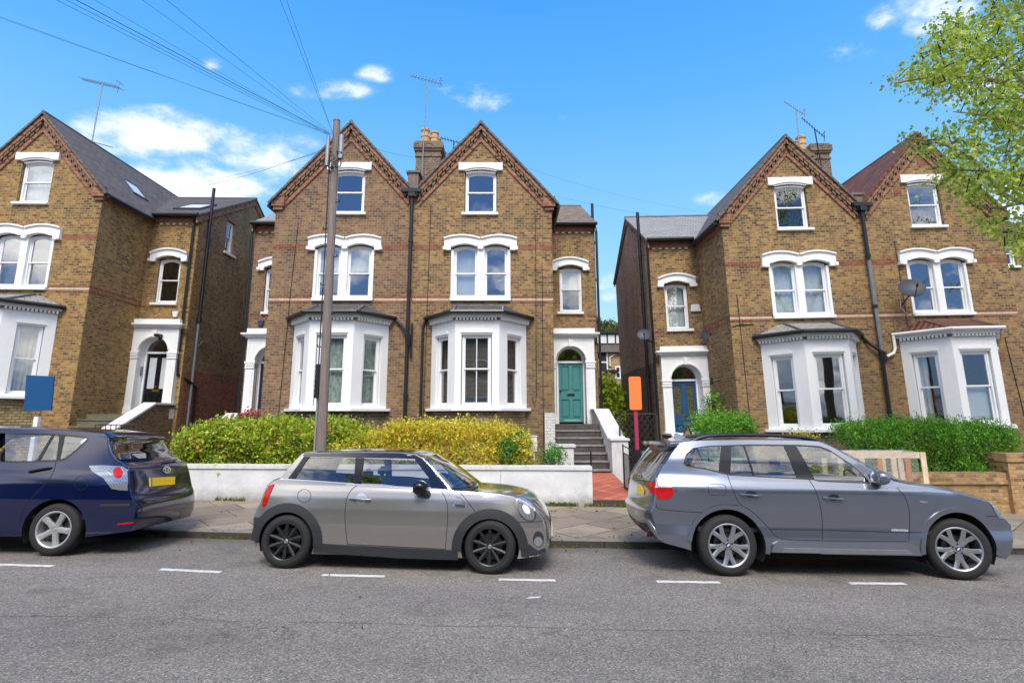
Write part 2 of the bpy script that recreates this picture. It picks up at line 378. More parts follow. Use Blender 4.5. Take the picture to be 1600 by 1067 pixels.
# ------------------------------------------------------------------ houses
def xf(mb, M):
    if M is not None: mb.v = [tuple(M @ Vector(p)) for p in mb.v]
    return mb
def sash(parent, u0, u1, z0, z1, v, arch=0, fill='dark', glass='window_glass', M=None, fr=.055, rail=None, deep=.09, bar=False):
    """timber sash window: frame ring, meeting rail, two staggered sashes, glass and what hangs behind it"""
    rail = rail if rail is not None else (z0 + z1) / 2
    top = seg_arc(u0, u1, z1, arch) if arch else [(u0, z1), (u1, z1)]
    topi = seg_arc(u0 + fr, u1 - fr, z1 - fr, arch) if arch else [(u0 + fr, z1 - fr), (u1 - fr, z1 - fr)]
    outer = [(u0, z0), (u1, z0)] + top[::-1]; inner = [(u0 + fr, z0 + fr), (u1 - fr, z0 + fr)] + topi[::-1]
    m = MB().prism(outer, v, v + deep, holes=[inner])
    w = .038; a0, a1 = u0 + fr, u1 - fr
    lo = z0 + fr; hi = z1 - fr
    def ring(b0, b1, vv, topa=0):
        t = seg_arc(a0, a1, b1, topa) if topa else [(a0, b1), (a1, b1)]
        ti = seg_arc(a0 + w, a1 - w, b1 - w, topa) if topa else [(a0 + w, b1 - w), (a1 - w, b1 - w)]
        m.prism([(a0, b0), (a1, b0)] + t[::-1], vv, vv + .035, holes=[[(a0 + w, b0 + w), (a1 - w, b0 + w)] + ti[::-1]])
    ring(rail - .02, hi, v + .02, arch); ring(lo, rail + .02, v + .056)
    if bar: m.box((a0 + a1) / 2 - .012, (a0 + a1) / 2 + .012, v + .03, v + .05, rail, hi - .01).box((a0 + a1) / 2 - .012, (a0 + a1) / 2 + .012, v + .066, v + .086, lo, rail)
    wn = xf(m, M).build('window', 'white_frame', parent)
    g = MB(); t = seg_arc(a0 + .02, a1 - .02, hi - .02, arch) if arch else [(a0 + .02, hi - .02), (a1 - .02, hi - .02)]
    g.prism([(a0 + .02, rail), (a1 - .02, rail)] + t[::-1], v + .035, v + .039)
    g.prism([(a0 + .02, lo + .02), (a1 - .02, lo + .02), (a1 - .02, rail), (a0 + .02, rail)], v + .071, v + .075)
    xf(g, M).build('pane', glass, wn)
    vb = v + .16
    def sheet(x0, x1, zz0, zz1, mat, nm, wav=.018, k=60):
        c = MB(); n = max(6, int((x1 - x0) / .02)); vs = []
        for i in range(n + 1):
            x = x0 + (x1 - x0) * i / n; y = vb + wav * math.sin(x * k) + .4 * wav * math.sin(x * k * 2.3 + 1)
            vs += [(x, y, zz0), (x, y, zz1)]
        c.add(vs, [(2 * i, 2 * i + 2, 2 * i + 3, 2 * i + 1) for i in range(n)])
        xf(c, M).build(nm, mat, wn, smooth=True, angle=180)
    H = z1 + arch
    if fill == 'net': sheet(u0, u1, z0, H, 'net_patterned', 'net_curtain', .01, 40)
    elif fill == 'white_blind': sheet(u0, u1, z0 + .0, H, 'curtain_white', 'roller_blind', 0)
    elif fill == 'half_blind': sheet(u0, u1, z0 + (H - z0) * .52, H, 'curtain_white', 'roller_blind', 0)
    elif fill == 'curtains': sheet(u0, u1, z0, H, 'curtain_grey', 'curtain', .03, 55)
    elif fill == 'curtain_left': sheet(u0, u0 + (u1 - u0) * .45, z0, H, 'curtain_white', 'curtain', .025, 55)
    elif fill == 'curtain_right': sheet(u1 - (u1 - u0) * .4, u1, z0, H, 'curtain_white', 'curtain', .025, 55)
    elif fill == 'sheer': sheet(u0, u1, z0, H, 'frost', 'net_curtain', .012, 40)
    elif fill == 'frost_low': sheet(u0, u1, z0, rail, 'frost', 'window_film', 0)
    elif fill == 'venetian':
        c = MB(); z = z0 + .06
        while z < H - .03: c.add([(u0, vb - .012, z), (u1, vb - .012, z), (u1, vb + .014, z + .02), (u0, vb + .014, z + .02)], [(0, 1, 2, 3)]); z += .034
        for x in (u0 + .12, (u0 + u1) / 2, u1 - .12): c.box(x - .004, x + .004, vb - .016, vb - .012, z0 + .05, H)
        xf(c, M).build('venetian_blind', 'blind', wn)
    return wn
def sill(parent, u0, u1, z, v, M=None, h=.075, mat='stucco'):
    xf(MB().box(u0, u1, v - .09, v + .12, z - h, z), M).build('sill', mat, parent, bevel=.008)
def double_hood(par, v):
    P = [(.895, 6.766), (.895, 6.83), (.925, 6.85), (.925, 7.13)] + seg_arc(.925, 1.97, 7.13, .09, 10)[1:-1] + [(1.98, 7.09)] + seg_arc(2.01, 3.06, 7.13, .09, 10)[1:-1] + [(3.06, 7.13), (3.06, 6.85), (3.09, 6.83), (3.09, 6.766), (2.86, 6.766), (2.86, 6.86)] \
        + seg_arc(2.08, 2.82, 6.86, .09, 8)[::-1] + [(2.06, 6.80), (1.92, 6.80)] + seg_arc(1.16, 1.90, 6.86, .09, 8)[::-1] + [(1.12, 6.86), (1.12, 6.766)]
    h = MB().prism(P, v - .10, v).build('window_hood', 'stucco', par, bevel=.006)
    m = MB()
    for a, b in ((.90, 1.99), (1.99, 3.08)):
        o = seg_arc(a, b, 7.14, .10, 12); i = seg_arc(a + .03, b - .03, 7.10, .09, 12)
        m.prism(o + i[::-1], v - .15, v - .10)
    for a, b in ((1.14, 1.92), (2.06, 2.84)):
        o = seg_arc(a, b, 6.90, .09, 12); i = seg_arc(a + .04, b - .04, 6.87, .08, 12)
        m.prism(o + i[::-1], v - .13, v - .10)
    for a in (.90, 3.02): m.box(a - .01, a + .075, v - .15, v - .10, 6.77, 6.87)
    m.build('hood_moulding', 'stucco', h, bevel=.004)
def comb(T, z0, z1, h, y0, y1):      # a toothed course in one piece
    P = []
    for a, b in T: P += [(a, z1 - h), (a, z0), (b, z0), (b, z1 - h)]
    return MB().prism(P + [(T[-1][1], z1), (T[0][0], z1)], y0, y1)
def house(name, loc, rot, sgn, cfg, **lab):
    S_[0] = sgn
    c = dict(brick='brick_golden', ret='brick_golden', side='brick_golden', side_low=None, split=3.1, roof='slate', bay_roof='slate_dark', door='door_teal', ridge=(5.9, 10.35),
             fills=['dark', 'white_blind', 'half_blind', 'venetian', 'venetian', 'venetian', 'half_blind'], glass2='window_glass_sky', base='brick_dark', bay_base='brick_yellow', side_window=None, wing_w=5.73, gutter='pipe_black'); c.update(cfg)
    root = empty(name, loc, rot, **lab)
    BR = c['brick']; ZB = -.9; UE = 4.11; SL = 1.127; AP = 10.82; AU = 1.98; VW = 2.36; WW = c['wing_w']
    def rz(u): return AP - .07 - SL * abs(u - AU)
    # ---- front wall with openings
    outl = [(0, ZB), (UE, ZB), (UE, 8.27), (UE - .02, rz(UE - .02)), (AU, rz(AU)), (0, rz(0))]
    h2 = [(1.50, 7.93), (2.47, 7.93), (2.47, 9.22)] + seg_arc(1.50, 2.47, 9.22, .05)[::-1][1:-1] + [(1.50, 9.22)]
    h1 = [(1.17, 5.33), (2.83, 5.33), (2.83, 6.93), (1.17, 6.93)]
    hb = [(.95, 2.3), (2.99, 2.3), (2.99, 4.3), (.95, 4.3)]
    wall = MB().prism(outl, 0, .24, holes=[h2, h1, hb]).build('wall', BR, root)
    # ---- return wall and wing
    MB().box(UE - .24, UE, .24, VW - .0, ZB, 8.25).build('return_wall', c['ret'], root)
    hw = [(4.53, 5.38), (5.28, 5.38), (5.28, 6.86), (4.53, 6.86)]; hd = [(4.34, 1.6), (5.31, 1.6), (5.31, 4.2), (4.34, 4.2)]
    MB().prism([(UE, ZB), (WW, ZB), (WW, 8.42), (UE, 8.42)], VW, VW + .24, holes=[hw, hd] + ([[(5.88, 7.25), (6.52, 7.25), (6.52, 8.15), (5.88, 8.15)]] if c.get('extra') else [])).build('wing_wall', c.get('wing', BR), root)
    rv, rzz = c['ridge']; VB = 2 * rv - VW
    top = [(VW + .24, 8.42 + .24 * (rzz - 8.42) / (rv - VW)), (rv, rzz), (VB, 8.42)]
    def side(z0, z1, mat, nm, cap):
        poly = [(VW + .24, z0), (VB, z0)] + ([(VB, z1), (VW + .24, z1)] if not cap else top[::-1])
        holes = []
        sw = c['side_window']
        if sw and cap: holes = [[(sw[0], sw[2]), (sw[1], sw[2]), (sw[1], sw[3]), (sw[0], sw[3])]]
        return MB().prism(poly, WW - .24, WW, 'yz', holes=holes).build(nm, mat, root)
    if c['side_low']:
        side(ZB, c['split'], c['side_low'], 'lower_side_wall', False); side(c['split'], 0, c['side'], 'side_wall', True)
    else: side(ZB, 0, c['side'], 'side_wall', True)
    MB().box(0, WW - .25, VB + .01, VB + .24, ZB, 9.6).build('back_wall', c['side'], root)
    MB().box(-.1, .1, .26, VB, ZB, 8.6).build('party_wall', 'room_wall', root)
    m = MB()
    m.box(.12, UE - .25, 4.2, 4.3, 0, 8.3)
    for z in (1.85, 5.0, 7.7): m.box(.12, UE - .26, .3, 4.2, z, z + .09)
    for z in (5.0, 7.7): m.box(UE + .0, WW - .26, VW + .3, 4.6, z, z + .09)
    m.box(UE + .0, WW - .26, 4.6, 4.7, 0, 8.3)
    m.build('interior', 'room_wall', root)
    # ---- brick string courses and eaves courses
    def bands(z, hs, cols):
        for (z0, z1, mt) in zip(z, hs, cols): pass
    for z0, z1 in ((5.345, 5.415), (5.195, 5.265), (6.80, 6.95)):
        e0, e1 = (.88, 3.10) if z0 > 6 else (1.08, 2.92)
        MB().box(.02, e0, -.006, .0, z0, z1).build('brick_band', 'brick_band', root); MB().box(e1, UE + .006, -.006, .0, z0, z1).build('brick_band', 'brick_band', root)
        if z0 < 6: MB().box(UE, UE + .006, .0, VW - .02, z0, z1).build('brick_band', 'brick_band', root)
    for e0, e1 in ((UE + .02, 4.4), (5.42, WW)): MB().box(e0, e1, VW - .006, VW, 5.2, 5.27).build('brick_band', 'brick_band', root)
    for e0, e1 in ((.02, 1.08), (2.92, UE + .005)): MB().box(e0, e1, -.005, 0, 5.27, 5.34).build('pale_band', 'mortar_pale', root)
    # ---- gable verge of rubbed brick with dentils
    def row(d0, d1, v0, v1, e0=0, e1=0, zc=None):
        mm = MB()
        for sd, ue in ((1, UE + .04 + e1), (-1, -.0 - e0)):
            P = [(AU, AP - d0), (ue, AP - d0 - SL * abs(ue - AU)), (ue, AP - d1 - SL * abs(ue - AU)), (AU, AP - d1)]
            if sd < 0: P = P[::-1]
            mm.prism(P, v0, v1)
        return mm
    vg = row(.065, .22, -.12, -.001, -.02, .03).build('verge', 'rubbed_brick', root)
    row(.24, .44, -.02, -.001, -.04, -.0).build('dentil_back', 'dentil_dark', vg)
    row(.455, .60, -.045, -.001, -.16, -.26).build('inner_verge', 'rubbed_brick', vg)
    m = MB(); cs = math.cos(math.atan(SL)); sn = math.sin(math.atan(SL))
    for sd in (1, -1):
        L = (UE if sd > 0 else AU) / cs - (.2 if sd < 0 else AU / cs - 0.0) if 0 else ((UE - AU) if sd > 0 else AU) / cs - .12
        t = .16
        while t < L:
            for du, dd in ((0, .245), (.0, .345)):
                uu = AU + sd * t * cs; zz = AP - SL * t * cs
                a = (.055 if dd < .3 else .045)
                q = [(uu - a, zz - dd - (-a) * SL * sd * 1.0), (uu + a, zz - dd - a * SL * sd), (uu + a, zz - dd - .085 - a * SL * sd), (uu - a, zz - dd - .085 + a * SL * sd)]
                q[0] = (uu - a, zz - dd + a * SL * sd)
                if dd > .3: q = [(x + .09 * sd * cs * .8, z - .09 * SL * cs * .8) for x, z in q]
                m.prism(q[::-1], -.105 if dd < .3 else -.07, -.02)
            t += .21
    m.build('dentil_course', 'dentil_brick', vg)
    m = MB().box(3.84, UE + .10, -.12, -.001, 8.12, 8.42).box(3.90, UE + .06, -.08, -.001, 8.02, 8.12)
    m.box(UE, UE + .06, .0, VW - .1, 8.05, 8.3); m.build('kneeler', 'rubbed_brick', vg)
    T_ = []; x = UE + .3
    while x < WW - .15: T_.append((x, x + .1)); x += .22
    m = comb(T_, 8.05, 8.119, .01, VW - .05, VW - .001)
    m.build('brick_course', 'mortar_pale', root)
    MB().box(UE + .01, WW + .02, VW - .07, VW - .001, 8.12, 8.32).build('eaves_course', 'brick_band', root)
    # ---- roofs
    RF = c['roof']; uR = UE + .17; th = .06
    def slab(pts, mat, nm, par, thick=.06):
        p = [Vector(q) for q in pts]; n = (p[1] - p[0]).cross(p[-1] - p[0]).normalized()
        if n.z < 0: n = -n
        b = MB(); k = len(p); b.v = [tuple(q) for q in p] + [tuple(q + n * thick) for q in p]
        b.f = [tuple(range(k)), tuple(k + i for i in reversed(range(k)))] + [(i, k + i, k + (i + 1) % k, (i + 1) % k) for i in range(k)]
        return b.build(nm, mat, par, fix=True)
    zr = lambda u: AP - .06 - SL * abs(u - AU)
    roof = slab([(AU, -.17, zr(AU)), (AU, VB, zr(AU)), (uR, VB, zr(uR)), (uR, -.17, zr(uR))], RF, 'roof', root)
    slab([(AU, -.17, zr(AU)), (0.0, -.17, zr(0.0)), (0.0, VB, zr(0.0)), (AU, VB, zr(AU))], RF, 'inner_slope', roof)
    MB().tube([(AU, -.15, zr(AU) + .05), (AU, VB, zr(AU) + .05)], .06, 8).build('ridge_tiles', 'lead' if RF == 'slate' else 'clay_dark', roof)
    k = (rzz - 8.42) / (rv - VW); ze = 8.36
    ui = AU + (AP - .06 - rzz) / SL - .1
    ov = c.get('verge_out', .08)
    slab([(UE + .0, VW - .2, 8.42 - .2 * k), (WW + ov, VW - .2, 8.42 - .2 * k), (WW + ov, rv, rzz), (ui, rv, rzz)], c.get('wing_roof', RF), 'wing_roof', roof)
    slab([(2.2, VB + .2, 8.42 - .2 * k), (WW + ov, VB + .2, 8.42 - .2 * k), (WW + ov, rv, rzz), (ui, rv, rzz)], c.get('wing_roof', RF), 'wing_back_roof', roof)
    MB().tube([(ui, rv, rzz + .06), (WW + ov, rv, rzz + .06)], .06, 8).build('wing_ridge', 'lead', roof)
    vm = MB()
    P = [(VW - .2, 8.42 - .2 * k - .02), (rv, rzz - .02), (VB + .2, 8.42 - .2 * k - .02), (VB + .2, 8.2), (rv, rzz - .24), (VW - .2, 8.42 - .2 * k - .24)]
    vm.prism(P[::-1], WW, WW + .05, 'yz').build('side_verge', 'rubbed_brick', root)
    # ---- gutters and pipes
    G = MB(); zg = zr(uR) + .0
    G.tube([(uR + .03, -.05, zg - .02), (uR + .03, VW - .24, zg - .02)], .065, 8)
    G.tube([(uR - .02, VW - .26, 8.35), (WW + ov, VW - .26, 8.35)], .065, 8); G.box(UE + .02, WW + ov - .02, VW - .2, VW - .07, 8.3, 8.37)
    G.build('gutter', c['gutter'], root, smooth=True)
    if c.get('corner_pipe', True):
        cp = c.get('corner_path') or [(WW - .06, VW - .24, 8.3), (WW + .05, VW - .1, 8.1), (WW + .05, VW - .07, .3)]
        MB().tube(cp, .042, 8).build('drainpipe', 'pipe_black', root, smooth=True)
    if c.get('stack'):
        z1, mt, ub, vb_, r = c['stack']; q = MB().tube([(ub, vb_, .2), (ub, vb_, z1)], r, 10)
        for z in np.arange(1.2, 8.3, 1.35): q.tube([(ub, vb_, z), (ub, vb_, z + .09)], r + .02, 10)
        q.build('soil_pipe', 'pipe_black', root, smooth=True)
    # ---- top window
    sash(root, 1.52, 2.45, 7.95, 9.21, .09, .05, c['fills'][0], c['glass2'], rail=8.62)
    sill(root, 1.42, 2.51, 7.94, 0)
    lt = MB().prism([(1.312, 9.27), (1.312, 9.513), (2.642, 9.513), (2.642, 9.27), (2.50, 9.27)] + seg_arc(1.50, 2.46, 9.28, .07, 10)[::-1] + [(1.45, 9.27)], -.09, -.001).build('window_hood', 'stucco', root, bevel=.006)
    m = MB()
    o = seg_arc(1.46, 2.49, 9.285, .075, 12); i = seg_arc(1.52, 2.44, 9.245, .06, 12); m.prism(o + i[::-1], -.06, -.002)
    o = seg_arc(1.50, 2.46, 9.24, .06, 12); i = seg_arc(1.56, 2.40, 9.185, .05, 12); m.prism(o + i[::-1], -.0, .1)
    m.build('hood_moulding', 'stucco', lt)
    # ---- first floor double window
    for a, b, f in ((1.20, 1.92, c['fills'][1]), (2.09, 2.80, c['fills'][2])):
        sash(root, a, b, 5.36, 6.86, .06, .06, f, c['glass2'] if c.get('sky1', True) else 'window_glass', rail=6.10)
    m = MB().box(1.90, 2.11, -.03, .2, 5.345, 6.93).box(1.13, 1.21, -.02, .14, 5.345, 6.8).box(2.79, 2.87, -.02, .14, 5.345, 6.8)
    m.build('mullion', 'stucco', root, bevel=.006)
    sill(root, 1.11, 2.88, 5.345, 0, h=.09)
    double_hood(root, 0)
    # ---- wing window
    sash(root, 4.54, 5.27, 5.36, 6.80, VW + .07, .07, c['fills'][6], rail=6.14)
    sill(root, 4.43, 5.31, 5.36, VW, h=.08)
    P = [(4.226, 6.756), (4.226, 6.82), (4.25, 6.84), (4.25, 7.05)] + seg_arc(4.25, 5.50, 7.05, .15, 12)[1:-1] + [(5.50, 7.05), (5.50, 6.84), (5.527, 6.82), (5.527, 6.756), (5.32, 6.756), (5.30, 6.86)] + seg_arc(4.50, 5.29, 6.86, .09, 8)[::-1] + [(4.46, 6.86), (4.44, 6.756)]
    hh = MB().prism(P, VW - .1, VW - .001).build('window_hood', 'stucco', root, bevel=.006)
    m = MB(); o = seg_arc(4.23, 5.52, 7.06, .16, 12); i = seg_arc(4.27, 5.48, 7.02, .15, 12); m.prism(o + i[::-1], VW - .15, VW - .1)
    o = seg_arc(4.50, 5.29, 6.91, .09, 12); i = seg_arc(4.54, 5.25, 6.87, .08, 12); m.prism(o + i[::-1], VW - .13, VW - .1)
    for a in (4.235, 5.46): m.box(a - .01, a + .07, VW - .15, VW - .1, 6.76, 6.85)
    m.build('hood_moulding', 'stucco', hh)
    if c.get('extra'): sash(root, 5.89, 6.51, 7.27, 8.13, VW + .06); sill(root, 5.8, 6.6, 7.25, VW)
    # ---- door surround
    V = VW - .2; cu = 4.83
    arch_o = arc(cu, 3.72, .48, 0, 180, 20)
    uL = UE + .005
    P = [(uL, 3.72), (uL, 4.48), (5.60, 4.48), (5.60, 3.72), (5.31, 3.72)] + arch_o[1:-1] + [(4.35, 3.72)]
    ds = MB().prism(P, V, VW - .002).build('door_surround', 'stucco', root, bevel=.005)
    m = MB().box(uL, 5.62, V - .06, V + .1, 4.63, 4.78)
    m.box(uL if not c.get('full_cornice') else uL, 5.77, V - .17, V + .1, 4.575, 4.63).box(uL, 5.73, V - .12, V + .1, 4.525, 4.575).box(uL, 5.66, V - .06, V + .1, 4.48, 4.525)
    m.build('cornice', 'stucco', ds, bevel=.006)
    m = MB()
    for a, b in ((uL, 4.34), (5.31, 5.60)):
        m.box(a, b, V, VW - .002, 1.6, 3.60)
        m.box(a - (.0 if a < 4.5 else .02), b + .03, V - .04, VW - .002, 3.66, 3.72).box(a - (0 if a < 4.5 else .0), b + .01, V - .02, VW - .002, 3.52, 3.66)
        m.box(a, b + .02, V - .03, VW - .002, 3.50, 3.53)
        m.box(a, b + .03, V - .04, VW - .002, 1.6, 1.90).box(a, b + .015, V - .02, VW - .002, 1.90, 1.97)
        m.box(a + .06, b - .06, V - .012, V, 2.1, 3.38)
        for q in range(5):
            x = a + (b - a) * (q + .5) / 5; m.tube([(x, V - .02, 3.60), (x, V - .045, 3.60)], .022, 8)
    m.build('pilaster', 'stucco', ds)
    m = MB(); o = arc(cu, 3.72, .53, 8, 172, 24); i = arc(cu, 3.72, .49, 8, 172, 24); m.prism(o + i[::-1], V - .03, V)
    m.prism([(cu - .05, 4.19), (cu + .05, 4.19), (cu + .07, 4.42), (cu - .07, 4.42)], V - .05, V)
    for x0, x1 in ((uL + .06, cu - .14), (cu + .14, 5.54)):
        z0, z1 = 4.26, 4.40; m.box(x0, x1, V - .012, V, z1 - .012, z1); xe = x0 if x0 < cu else x1 - .012; m.box(xe, xe + .012, V - .012, V, 3.8, z1)
    m.build('arch_moulding', 'stucco', ds)
    # deep reveal of the arched opening
    oo = [(4.34, 1.6)] + [(4.34, 3.72)] + arc(cu, 3.72, .485, 180, 0, 20)[1:-1] + [(5.32, 3.72), (5.32, 1.6)]
    ii = [(4.40, 1.6)] + [(4.40, 3.72)] + arc(cu, 3.72, .43, 180, 0, 20)[1:-1] + [(5.26, 3.72), (5.26, 1.6)]
    m = MB(); VD = VW + .12
    n = len(oo); vs = [(a, VW - .004, b) for a, b in oo] + [(a, VD + .1, b) for a, b in ii]
    m.add(vs, [(i, i + 1, n + i + 1, n + i) for i in range(n - 1)]); m.build('reveal', 'stucco', ds, smooth=True)
    m = MB().box(4.39, 4.45, VD, VD + .06, 1.72, 3.72).box(5.25, 5.31, VD, VD + .06, 1.72, 3.72).box(4.39, 5.31, VD - .015, VD + .06, 3.68, 3.745)
    o = arc(cu, 3.745, .47, 0, 180, 20); i = arc(cu, 3.745, .40, 0, 180, 20); m.prism(o + i[::-1], VD, VD + .06)
    m.build('door_frame', 'white_frame', root)
    MB().prism(arc(cu, 3.745, .41, 0, 180, 20), VD + .03, VD + .04).build('fanlight', 'window_glass', root)
    # ---- door
    D = c['door']; d0, d1, e0, e1 = 4.455, 5.245, 1.78, 3.675; mdl = (d0 + d1) / 2
    if D == 'door_teal':
        holes = [[(x0, z0), (x1, z0), (x1, z1), (x0, z1)] for x0, x1 in ((4.50 + .04, mdl - .06), (mdl + .06, 5.20 - .04)) for z0, z1 in ((2.78, 3.58), (1.93, 2.50))]
    elif D == 'door_black' or D == 'door_navy':
        holes = [[(x0, z0), (x1, z0), (x1, z1), (x0, z1)] for x0, x1 in ((4.53, mdl - .08), (mdl + .08, 5.17)) for z0, z1 in ((2.55, 3.56), (1.92, 2.35))]
    else:
        holes = [[(x0, z0), (x1, z0), (x1, z1), (x0, z1)] for x0, x1 in ((4.52, mdl - .08), (mdl + .08, 5.18)) for z0, z1 in ((2.62, 3.56), (1.92, 2.30))]
    dr = MB().prism([(d0, e0), (d1, e0), (d1, e1), (d0, e1)], VD + .04, VD + .09, holes=holes).build('door', D, root, bevel=.006)
    pm = MB(); gm = MB()
    for hl in holes:
        (x0, z0), _, (x1, z1), _ = hl
        if z0 > 2.5 and D != 'door_teal': gm.box(x0, x1, VD + .06, VD + .075, z0, z1)
        else: pm.box(x0 + .025, x1 - .025, VD + .05, VD + .075, z0 + .03, z1 - .03); pm.box(x0, x1, VD + .07, VD + .085, z0, z1)
    pm.build('door_panel', D, dr, bevel=.008)
    if gm.v: gm.build('door_glass', 'frost' if D == 'door_black' else 'leaded_glass', dr)
    lz = {'door_teal': 2.62}.get(D, 2.45); m = MB().box(mdl - .12, mdl + .12, VD + .025, VD + .04, lz, lz + .075)
    m.build('letterbox', 'brass' if D != 'door_teal' else 'black_iron', dr, bevel=.004)
    MB().tube([(mdl + (.0 if D != 'door_teal' else -.34), VD + .04, lz + .16), (mdl + (.0 if D != 'door_teal' else -.34), VD + .0, lz + .16)], .03, 12, r2=.035).build('door_knob', 'brass' if D != 'door_teal' else 'black_iron', dr, smooth=True)
    if D == 'door_teal': MB().box(4.62, 5.12, VD + .028, VD + .039, 1.83, 1.85).build('draught_strip', 'white_plastic', dr)
    # ---- bay window
    b = .95; A = [(.62, 0), (1.37, -b), (2.56, -b), (3.32, 0)]
    bay = MB().prism([(.66, -.02), (1.39, -b + .04), (2.54, -b + .04), (3.28, -.02)], ZB, 2.12, 'xy').build('bay_window', c['bay_base'], root)
    sl = MB().prism([(.48, -.002), (.50, -.08), (1.31, -b - .12), (2.62, -b - .12), (3.43, -.08), (3.45, -.002)], 2.12, 2.195, 'xy').build('sill', 'stucco', bay, bevel=.008)
    Z0, Z1 = 2.195, 4.52
    faces = [(A[0], A[1], .24, .86, c['fills'][3]), (A[1], A[2], .17, .99, c['fills'][4]), (A[2], A[3], .35, .97, c['fills'][5])]
    for (p, q, s0, s1, f) in faces:
        d = Vector((q[0] - p[0], q[1] - p[1], 0)); L = d.length; d /= L; nrm = Vector((-d.y, d.x, 0))
        Mx = Matrix(((d.x, nrm.x, 0, p[0]), (d.y, nrm.y, 0, p[1]), (0, 0, 1, 0), (0, 0, 0, 1)))
        hz0, hz1 = Z0 + .06, 4.20
        xf(MB().prism([(0, Z0), (L, Z0), (L, Z1), (0, Z1)], 0, .16, holes=[[(s0, hz0), (s1, hz0), (s1, hz1), (s0, hz1)]]), Mx).build('bay_wall', 'stucco', bay)
        hd = MB().prism([(s0 - .02, hz1 - .0), (s0 - .02, hz1 + .03), (s0 + .08, hz1 + .075), (s1 - .08, hz1 + .075), (s1 + .02, hz1 + .03), (s1 + .02, hz1 - .0)][::-1], -.035, -.001)
        hd.box(s0, s1, .0, .06, hz1 - .05, hz1)
        xf(hd, Mx).build('bay_head', 'stucco', bay)
        sash(bay, s0 + .02, s1 - .02, hz0 + .0, hz1 - .05, .07, 0, f, M=Mx, rail=3.235, bar=c.get('bay_bar', False) and p == A[1], fr=.05)
    def off(o, z0, z1, zmin=-.002):
        return MB().prism([(.62 - o, zmin), (.62 - o * .8, -.02), (1.37 - o * .42, -b - o), (2.56 + o * .42, -b - o), (3.32 + o * .8, -.02), (3.32 + o, zmin)], z0, z1, 'xy')
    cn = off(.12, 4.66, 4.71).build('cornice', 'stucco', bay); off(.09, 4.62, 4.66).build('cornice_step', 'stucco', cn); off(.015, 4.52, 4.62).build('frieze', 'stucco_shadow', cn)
    m = MB(); q = [(.60, -.03), (1.36, -b - .03), (2.57, -b - .03), (3.34, -.03)]
    for i in range(3):
        p0 = Vector((*q[i], 0)); p1 = Vector((*q[i + 1], 0)); d = (p1 - p0); L = d.length; d /= L; nr = Vector((-d.y, d.x, 0))
        Mx = Matrix(((d.x, nr.x, 0, p0.x), (d.y, nr.y, 0, p0.y), (0, 0, 1, 0), (0, 0, 0, 1))); t = .03; k2 = MB()
        T_ = []
        while t < L - .05: T_.append((t, t + .05)); t += .095
        k2 = comb(T_, 4.545, 4.619, .008, -.075, .01); xf(k2, Mx); m.add(k2.v, k2.f)
    m.build('dentil_course', 'stucco', cn); off(.022, 4.545, 4.62).build('dentil_ground', 'dentil_gap_shade', cn)  # dark backing strip stands in for shade between the dentils
    rb = MB(); o = .2; e = [(.62 - o, -.0), (1.37 - o * .42, -b - o), (2.56 + o * .42, -b - o), (3.32 + o, -.0)]; ZE = 4.74; ZT = 5.10
    tp = [(1.32, -.002), (2.66, -.002)]
    BRF = c['bay_roof']; z0 = ZE
    rb.add([(e[0][0], -.002, z0), (e[1][0], e[1][1], z0), (1.32, -.12, ZT), (1.25, -.002, ZT)], [(0, 1, 2, 3)])
    rb.add([(e[1][0], e[1][1], z0), (e[2][0], e[2][1], z0), (2.66, -.12, ZT), (1.32, -.12, ZT)], [(0, 1, 2, 3)])
    rb.add([(e[2][0], e[2][1], z0), (e[3][0], -.002, z0), (2.73, -.002, ZT), (2.66, -.12, ZT)], [(0, 1, 2, 3)])
    rb.add([(1.25, -.002, ZT), (1.32, -.12, ZT), (2.66, -.12, ZT), (2.73, -.002, ZT)], [(0, 1, 2, 3)])
    br = rb.build('bay_roof', BRF, bay)
    hip = 'lead' if BRF != 'tile_red' else 'clay_dark'
    MB().tube([(e[1][0], e[1][1], z0 + .01), (1.32, -.12, ZT + .01)], .035, 6).tube([(e[2][0], e[2][1], z0 + .01), (2.66, -.12, ZT + .01)], .035, 6).tube([(1.25, -.03, ZT + .0), (2.73, -.03, ZT)], .04, 6).build('hip_tiles', hip, br)
    g = MB(); gl = [(e[0][0], -.03), (e[1][0] - .01, e[1][1] - .03), (e[2][0] + .01, e[2][1] - .03), (e[3][0], -.03)]
    g.tube([(x, y, z0 - .0) for x, y in gl], .06 if c.get('bay_gutter', 'pipe_black') == 'pipe_black' else .042, 8); g.prism([(e[0][0] + .03, -.002), (e[1][0] + .03, e[1][1] + .04), (e[2][0] - .03, e[2][1] + .04), (e[3][0] - .03, -.002)], 4.71, 4.735, 'xy')
    g.build('bay_gutter', c.get('bay_gutter', 'pipe_black'), br, smooth=True)
    if c.get('bay_pipe'): MB().tube([Vector(p) for p in c['bay_pipe']], .04, 8).build('bay_downpipe', c.get('bay_pipe_mat', 'pipe_black'), root, smooth=True)
    S_[0] = 1
    return root
PL = (-16.4478, 16.4163, .3930, -.009, .01271); PC = (-2.9136, 16.3638, 0, .01012, .00018); PR = (10.3775, 16.2210, -.5240, -.00048, -.01769)
def pose(P):
    X, Y, Z, ya, ro = P
    Mr = Matrix.Rotation(ya, 4, 'Z') @ Matrix.Rotation(ro, 4, 'Y'); p = Vector((X, Y, Z + 3)) + Mr @ Vector((0, 0, -3)) if 0 else Vector((X, Y, Z + 3)) + (Matrix.Rotation(ya, 4, 'Z') @ Matrix.Rotation(ro, 4, 'Y')) @ Vector((0, 0, -3))
    return p, (0, ro, ya)
